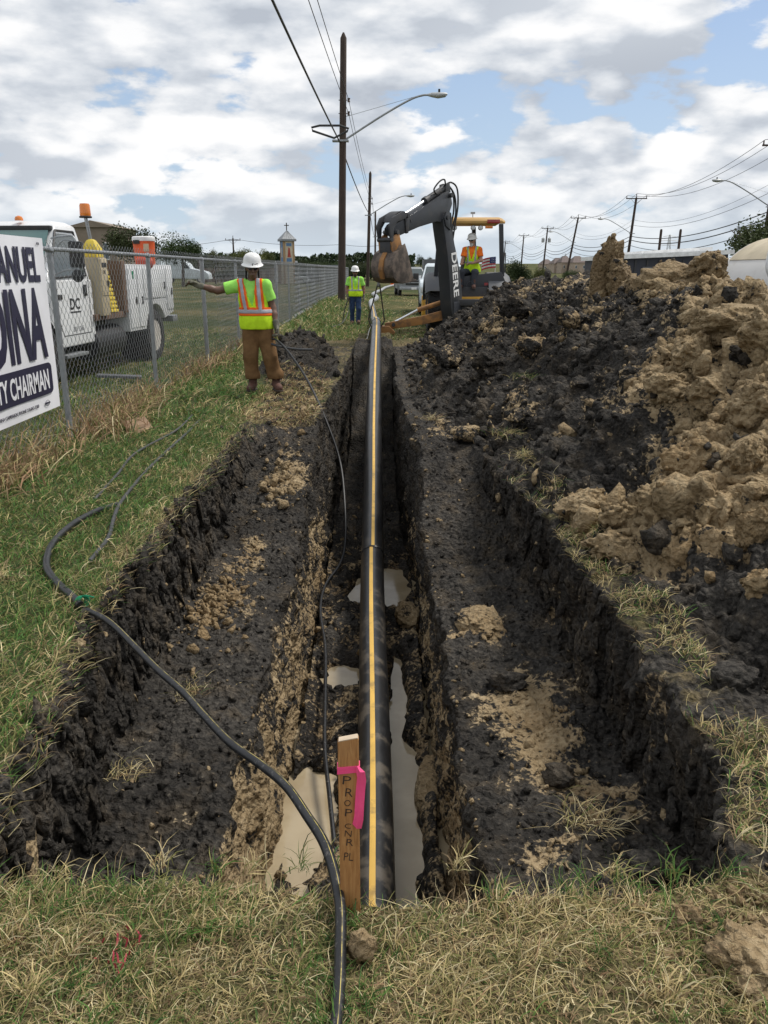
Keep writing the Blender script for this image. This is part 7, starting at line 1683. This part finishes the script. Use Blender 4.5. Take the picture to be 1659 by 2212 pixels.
tw = thing('church_tower', 'slim church bell tower with cross and coloured panels', 'tower', ((tl.x + tr_.x) / 2, Yt, 0), R(24))
MB().box((0, 0, zt / 2), (TW, TW, zt)).build('shaft', M_CREAM, tw, 0.03)
for sx in (-1, 1):
    for sy in (-1, 1): MB().box((sx * TW * 0.45, sy * TW * 0.45, zt / 2), (TW * 0.16, TW * 0.16, zt * 1.0)).build('corner_pier', M_BRICK, tw, 0.01)
e = TW * 0.68; rf = MB().add([(-e, -e, zt), (e, -e, zt), (e, e, zt), (-e, e, zt), (0, 0, zp_), (-e, -e, zt - 0.25), (e, -e, zt - 0.25), (e, e, zt - 0.25), (-e, e, zt - 0.25)], [(0, 1, 4), (1, 2, 4), (2, 3, 4), (3, 0, 4), (0, 5, 6, 1), (1, 6, 7, 2), (2, 7, 8, 3), (3, 8, 5, 0), (5, 8, 7, 6)]).build('roof', M_SLATE, tw)
for k in range(-2, 3):
    MB().tube([(k * e * 0.36, -e, zt), (k * e * 0.06, -0.1, zp_ - 0.1)], 0.02, 4).build('roof_seam', M_SLATE, rf)
MB().box((0, 0, (zp_ + zc_) / 2), (0.10, 0.10, zc_ - zp_ + 0.1)).box((0, 0, zp_ + (zc_ - zp_) * 0.68), (0.62, 0.10, 0.10)).build('cross', M_BARK, tw)
for f in range(2):
    M = rz(R(-90 * f)); d = -TW / 2 - 0.02
    pn = MB().box((0, d, zt * 0.72), (TW * 0.66, 0.03, zt * 0.46), None).xf(M).build('panel', M_BLUEP if f else M_CREAM, tw)
    MB().box((0, d - 0.02, zt * 0.88), (TW * 0.5, 0.02, zt * 0.07)).xf(M).build('panel_top', M_BLUEP, pn); MB().box((0, d - 0.02, zt * 0.54), (TW * 0.5, 0.02, zt * 0.08)).xf(M).build('panel_base', M_BLUEP, pn)
    MB().prism([(-TW * 0.16, zt * 0.60), (TW * 0.16, zt * 0.60), (TW * 0.08, zt * 0.80), (-TW * 0.05, zt * 0.82)], d - 0.03, d - 0.016, 'xz').xf(M).build('panel_figure', M_REDP if not f else M_CREAM, pn)
ch_a, ch_b = at(600, 612, 114), at(629, 612, 114)
cb = thing('church_building', 'low tan brick building below the church tower', 'building', ((ch_a.x + ch_b.x) / 2 - 0.2, 115, 0))
wd = ch_b.x - ch_a.x; MB().box((0, 0.5, 1.35), (wd, 3, 2.7)).build('wall', M_BRICK, cb); MB().box((0.3, 0.4, 2.8), (wd + 1, 4, 0.25)).build('roof', M_SLATE, cb, 0.02)
for xx in (-wd * 0.42, wd * 0.1): MB().box((xx, -1.06, 1.3), (wd * 0.16, 0.1, 2.2)).build('column', M_DECAL, cb)
cp_a, cp_b = at(640, 600, 118), at(735, 600, 118)
cpt = thing('carport', 'flat grey carport roof over parked cars', 'carport', ((cp_a.x + cp_b.x) / 2, 120, 0)); wd = cp_b.x - cp_a.x
MB().box((0, 0, 2.3), (wd, 4, 0.2)).build('roof', M_SLATE, cpt, 0.02)
for k in range(4): MB().cyl((-wd * 0.45 + wd * 0.3 * k, -1.8, 0), (-wd * 0.45 + wd * 0.3 * k, -1.8, 2.3), 0.07, 6).build('post', M_DECAL, cpt)
def house(label, X, Y, w, d, h, rh, wall, roof, z=0.0, gable=False, name='house', cat='house', wins=2, rot=0.0):
    o = thing(name, label, cat, (X, Y, z), rot); MB().box((0, 0, h / 2), (w, d, h)).build('wall', wall, o)
    e = 0.06 * w
    if gable: MB().prism([(-w / 2 - e, h), (w / 2 + e, h), (0, h + rh)], -d / 2 - e, d / 2 + e, 'xz').build('roof', roof, o)
    else:
        a, b, s = w / 2 + e, d / 2 + e, w * 0.18
        MB().add([(-a, -b, h), (a, -b, h), (a, b, h), (-a, b, h), (-s, 0, h + rh), (s, 0, h + rh)], [(0, 1, 5, 4), (1, 2, 5), (2, 3, 4, 5), (3, 0, 4), (0, 3, 2, 1)]).build('roof', roof, o)
    for k in range(wins):
        xx = -w * 0.28 + w * 0.56 * k / max(1, wins - 1); f = MB().box((xx, -d / 2 - 0.03, h * 0.6), (w * 0.13, 0.08, h * 0.3)).build('window', M_DECAL, o); MB().box((xx, -d / 2 - 0.08, h * 0.6), (w * 0.11, 0.04, h * 0.26)).build('pane', M_GLASS, f)
    return o
M_STUC = paint('stucco', (0.40, 0.32, 0.25), 0.9, dirt=0.1); M_SHIN = paint('brown_shingle', (0.14, 0.11, 0.10), 0.9, dirt=0.2)
for i, (x0, x1, tp, Y, lb) in enumerate(((1192, 1216, 557, 270, 'far tan house, leftmost of the row'), (1208, 1232, 553, 262, 'far tan house in the middle of the row'), (1232, 1262, 553, 255, 'far tan house, rightmost and widest of the row'), (1168, 1192, 560, 300, 'far house half hidden behind the transformer pole'))):
    a, b = at(x0, tp, Y), at(x1, tp, Y); zb = float(roll(np.array([a.x]), np.array([Y]))[0]); hh = a.z - zb; house(lb, (a.x + b.x) / 2, Y, b.x - a.x, 9, hh * 0.62, hh * 0.38, M_STUC, M_SHIN, zb)
a, b = at(150, 520, 96), at(250, 520, 96); zt_ = at(220, 476, 96).z
house('brown gabled building behind the service truck', (a.x + b.x) / 2, 100, b.x - a.x, 8, at(150, 491, 96).z, zt_ - at(150, 491, 96).z, M_TANW, M_TANW, gable=True, name='gabled_building', cat='building', wins=3)
a, b = at(430, 612, 126), at(606, 612, 126); w_ = thing('boundary_wall', 'long low brown wall behind the parked semi truck', 'wall', ((a.x + b.x) / 2, 128, 0)); MB().box((0, 0, 1.0), (b.x - a.x, 0.3, 2.0)).build('wall', M_RBROWN, w_)
for k in range(10): MB().box((-(b.x - a.x) / 2 + (b.x - a.x) * k / 9, -0.2, 1.05), (0.4, 0.3, 2.1)).build('pier', M_TANW, w_)
M_DBLUE = paint('dark_cladding', (0.035, 0.038, 0.052), 0.6, dirt=0.25, dirtcol=(0.09, 0.085, 0.08), scale=1.5)
Yb = 46; a, b = at(1338, 580, Yb), at(1570, 580, Yb); w = b.x - a.x
db = thing('dark_building', 'long dark clad building with white roof behind the heap', 'building', (a.x, Yb, 0)); z0, z1 = at(1338, 560, Yb).z, at(1560, 549, Yb).z
MB().prism([(0, 0), (w, 0), (w, z1), (0, z0)], 0, 8, 'xz').build('wall', M_DBLUE, db); MB().prism([(-0.2, z0), (w + 0.2, z1), (w + 0.2, z1 + 0.22), (-0.2, z0 + 0.22)], -0.3, 8.3, 'xz').build('roof', M_DECAL, db)
MB().prism([(w * 0.3, z0 + 0.25), (w * 0.98, z1 + 0.24), (w * 0.98, z1 + 0.42), (w * 0.3, z0 + 0.46)], 2, 6, 'xz').build('roof_ridge', M_DECAL, db)
for k in range(9): MB().box((w * (k + 0.3) / 9, -0.03, 1.1), (0.10, 0.08, 2.2)).build('cladding_rib', M_DARK, db)
for k in (2, 4, 7): f = MB().box((w * k / 9 + 0.3, -0.05, 1.6), (0.7, 0.08, 0.5)).build('window', M_FEND, db)

# ------------------------------------------------------------------ vehicles
def pickup(label, X, Y, col, rot=0.0, s=1.0, name='pickup_truck', cat='pickup', sedan=False, z=0.0):
    o = thing(name, label, cat, (X, Y, z), rot); o.scale = (s, s, s); hw = 0.97
    if sedan: low = [(0.0, 0.45), (-0.03, 0.75), (0.1, 0.88), (1.2, 0.98), (3.6, 1.0), (4.3, 0.98), (4.4, 0.5), (4.1, 0.35), (0.2, 0.32)]; gh = ((0.98, 0.86, 1.15, 4.0), (1.38, 0.68, 1.95, 3.3), (1.42, 0.6, 2.1, 3.2)); wy = (0.85, 3.5); wr = 0.33
    else: low = [(0.0, 0.55), (-0.03, 1.05), (0.08, 1.20), (1.35, 1.30), (3.4, 1.32), (5.5, 1.30), (5.6, 0.7), (5.3, 0.5), (0.2, 0.42)]; gh = ((1.28, 0.90, 1.25, 3.45), (1.82, 0.74, 1.95, 3.15), (1.90, 0.66, 2.1, 3.0)); wy = (1.0, 4.5); wr = 0.40
    MB().prism(low, -hw, hw, 'yz').build('body', col, o, 0.06, 3)
    MB().loft([[Vector((sx * w, yy, zz)) for sx, yy in ((-1, y0), (1, y0), (1, y1), (-1, y1))] for zz, w, y0, y1 in gh]).build('cab', col, o, 0.03)
    g0, g1 = gh[0], gh[1]; f = lambda t, i: g0[i] + (g1[i] - g0[i]) * t
    quad_patch([(-f(.12, 1) * 0.92, f(.12, 2) - 0.012, f(.12, 0)), (f(.12, 1) * 0.92, f(.12, 2) - 0.012, f(.12, 0)), (f(.92, 1) * 0.92, f(.92, 2) - 0.012, f(.92, 0)), (-f(.92, 1) * 0.92, f(.92, 2) - 0.012, f(.92, 0))], 'windscreen', M_GLASS, o)
    for sd in (-1, 1):
        quad_patch([(sd * (f(.12, 1) + 0.012), f(.12, 2) + 0.25, f(.12, 0)), (sd * (f(.12, 1) + 0.012), f(.12, 3) - 0.1, f(.12, 0)), (sd * (f(.9, 1) + 0.012), f(.9, 3) - 0.1, f(.9, 0)), (sd * (f(.9, 1) + 0.012), f(.9, 2) + 0.12, f(.9, 0))], 'side_window', M_GLASS, o)
        for yy in wy: wheel(o, (sd * (hw - 0.10), yy, wr), wr, 0.24, 0, wr * 0.6, M_RIMW)
        MB().box((sd * hw * 0.78, -0.02, low[1][1] - 0.12), (0.34, 0.10, 0.20)).build('headlight', M_LAMP, o, 0.03)
        MB().box((sd * (hw + 0.14), gh[0][2] + 0.25, gh[0][0] + 0.12), (0.22, 0.12, 0.26 if not sedan else 0.14)).build('mirror', M_TRIM, o, 0.04)
    gr = MB().box((0, -0.03, low[1][1] - 0.16), (1.06, 0.08, 0.30)).build('grille', M_TRIM, o, 0.02); MB().box((0, -0.075, low[1][1] - 0.16), (1.10, 0.03, 0.06)).build('grille_bar', M_STEEL, gr)
    MB().box((0, -0.10, 0.52), (1.9, 0.2, 0.22)).build('bumper', M_STEEL if not sedan else col, o, 0.05); MB().box((0, -0.21, 0.52), (0.34, 0.02, 0.14)).build('number_plate', M_DECAL, o)
    return o
M_SILVER = paint('silver_paint', (0.30, 0.315, 0.33), 0.35, 0.4, dirt=0.2)
M_VWHITE = paint('pickup_white', (0.62, 0.68, 0.72), 0.35, dirt=0.15)
p = pickup('white pickup parked right behind the backhoe', 2.35, 32.6, M_VWHITE, R(-2), 1.02)
MB().box((0, 2.3, 1.95), (0.5, 0.18, 0.09)).build('roof_beacon', M_AMB, p, 0.02)
pickup('silver pickup parked beyond the white pickup', 1.98, 57, M_SILVER, R(3), 1.0)
tag(MB().prism([(-1.2, 0.4), (1.2, 0.4), (1.2, 2.6), (-1.2, 2.6)], 0, 4, 'xz').build('cargo_trailer', M_FEND, None, 0.05), 'grey box trailer standing beyond the silver pickup', 'trailer').location = (5.0, 82, 0.1)
for dx, Y, c, lb in ((668, 117, M_VWHITE, 'white car under the carport, nearest the church'), (700, 117.5, M_DARK, 'dark car under the middle of the carport'), (722, 118, M_SILVER, 'silver car at the right end of the carport')):
    q = at(dx, 605, Y); pickup(lb, q.x, Y, c, R(75), 0.95, 'parked_car', 'car', True)
for dx, dy, Y, c, lb in ((893, 577, 300, M_REDP, 'tiny red car on the far hill road'), (905, 572, 380, M_VWHITE, 'tiny white car on the far hill road')):
    q = at(dx, dy, Y); pickup(lb, q.x, Y, c, R(10), 1.1, 'far_car', 'car', True, z=float(roll(np.array([q.x]), np.array([Y]))[0]))
# semi truck
q = at(414, 612, 120)
semi = thing('semi_truck', 'white streamlined semi truck parked beyond the field', 'semi truck', (q.x - 3.0, 120, 0))
MB().prism([(0, 0.6), (0, 3.1), (0.5, 3.55), (1.7, 3.45), (2.9, 2.55), (3.3, 1.95), (5.3, 1.55), (5.7, 1.2), (5.75, 0.5)], -1.2, 1.2, 'xz').build('cab', M_VWHITE, semi, 0.12, 3)
MB().prism([(2.2, 1.95), (3.1, 1.95), (2.75, 2.45), (2.2, 2.55)], -1.22, -1.19, 'xz').build('side_window', M_GLASS, semi); MB().prism([(0.9, 2.5), (1.5, 2.5), (1.5, 2.85), (0.9, 2.85)], -1.22, -1.19, 'xz').build('sleeper_window', M_GLASS, semi, 0.0)
for xx in (0.4, 4.5): wheel(semi, (0, 0, 0), 0.5, 0.3, 0, 0.3, M_RIMW).matrix_local = tr(xx, -1.05, 0.5) @ rz(R(90))
MB().box((-6.5, 0, 2.3), (11.5, 2.4, 2.6)).build('trailer', M_VWHITE, semi, 0.05); MB().box((-6.5, 0, 0.9), (11, 1.2, 0.25)).build('trailer_frame', M_TRIM, semi)
# far work zone: orange barrels
barrel = thing('traffic_barrel', 'orange and white traffic barrel nearest the silver pickup', 'traffic barrel', (1.0, 95, 0.15), 0, 'traffic barrels in the far work zone')
MB().lathe([(0.30, 0), (0.30, 0.05), (0.25, 0.06), (0.24, 0.9), (0.2, 1.0), (0.05, 1.02)], 14).build('drum', M_ORG, barrel); MB().lathe([(0.252, 0.4), (0.252, 0.55)], 14).build('band', M_DECAL, barrel); MB().lathe([(0.249, 0.68), (0.247, 0.8)], 14).build('band', M_DECAL, barrel)
for xx, yy, lb in ((0.3, 104, 'second'), (1.9, 112, 'third'), (-0.2, 126, 'fourth'), (2.8, 132, 'farthest')):
    q = copy_tree(barrel); q.location = (xx, yy, 0.2); q['label'] = 'orange and white traffic barrel, ' + lb + ' from the camera'
# white tank at the right edge
tk = thing('tank_trailer', 'white round tank with tan top and fittings at the right edge', 'tank', (8.05, 14.2, 0))
M_TANK = paint('tank_white', (0.62, 0.60, 0.57), 0.5, dirt=0.3, dirtcol=(0.36, 0.31, 0.24), scale=2)
prof = [(0.02, -0.42), (0.4, -0.40), (0.8, -0.30), (1.10, -0.12), (1.22, 0.05), (1.25, 0.2), (1.25, 3.6), (1.1, 3.8), (0.5, 3.95)]
MB().lathe(prof, 40, tr(0, 0, 1.05) @ rx(R(-90))).build('shell', M_TANK, tk, ang=60)
MB().loft([[Vector((1.262 * math.cos(a) * k, yy, 1.05 + 1.262 * math.sin(a) * k)) for a in np.linspace(R(84), R(140), 12)] + [Vector((1.24 * math.cos(a) * k, yy, 1.05 + 1.24 * math.sin(a) * k)) for a in np.linspace(R(140), R(84), 12)] for yy, k in ((0.08, 0.985), (0.2, 1.0), (3.5, 1.0))]).build('top_band', M_BEIGE, tk)
MB().lathe([(0.20, 0), (0.20, 0.06), (0.14, 0.08), (0.13, 0.22), (0.09, 0.28), (0.05, 0.34)], 16, tr(-0.62, 0.6, 2.12)).build('hatch', M_BEIGE, tk)
MB().lathe([(0.22, 0), (0.22, 0.10), (0.18, 0.12), (0.02, 0.14)], 16, tr(-0.1, 0.9, 2.25)).build('hatch', M_RBROWN, tk)
MB().tube(spline([(-1.12, -0.15, 2.05), (-1.14, -0.18, 1.75), (-1.06, -0.25, 1.58), (-0.8, -0.38, 1.55)], 6), 0.06, 10).build('elbow_pipe', M_DECAL, tk); MB().tube(spline([(-1.55, 0.3, 2.02), (-1.56, 0.3, 1.7), (-1.45, 0.3, 1.5)], 6), 0.06, 10).build('elbow_pipe', M_DECAL, tk)
MB().box((0, 1.8, 0.25), (1.6, 3.4, 0.4)).build('chassis', M_DARK, tk); MB().lathe([(0.02, -0.43), (0.5, -0.41), (0.5, -0.405), (0.02, -0.42)], 24, tr(0.15, -0.01, 0.75) @ rx(R(-90))).build('grey_patch', M_SLATE, tk)
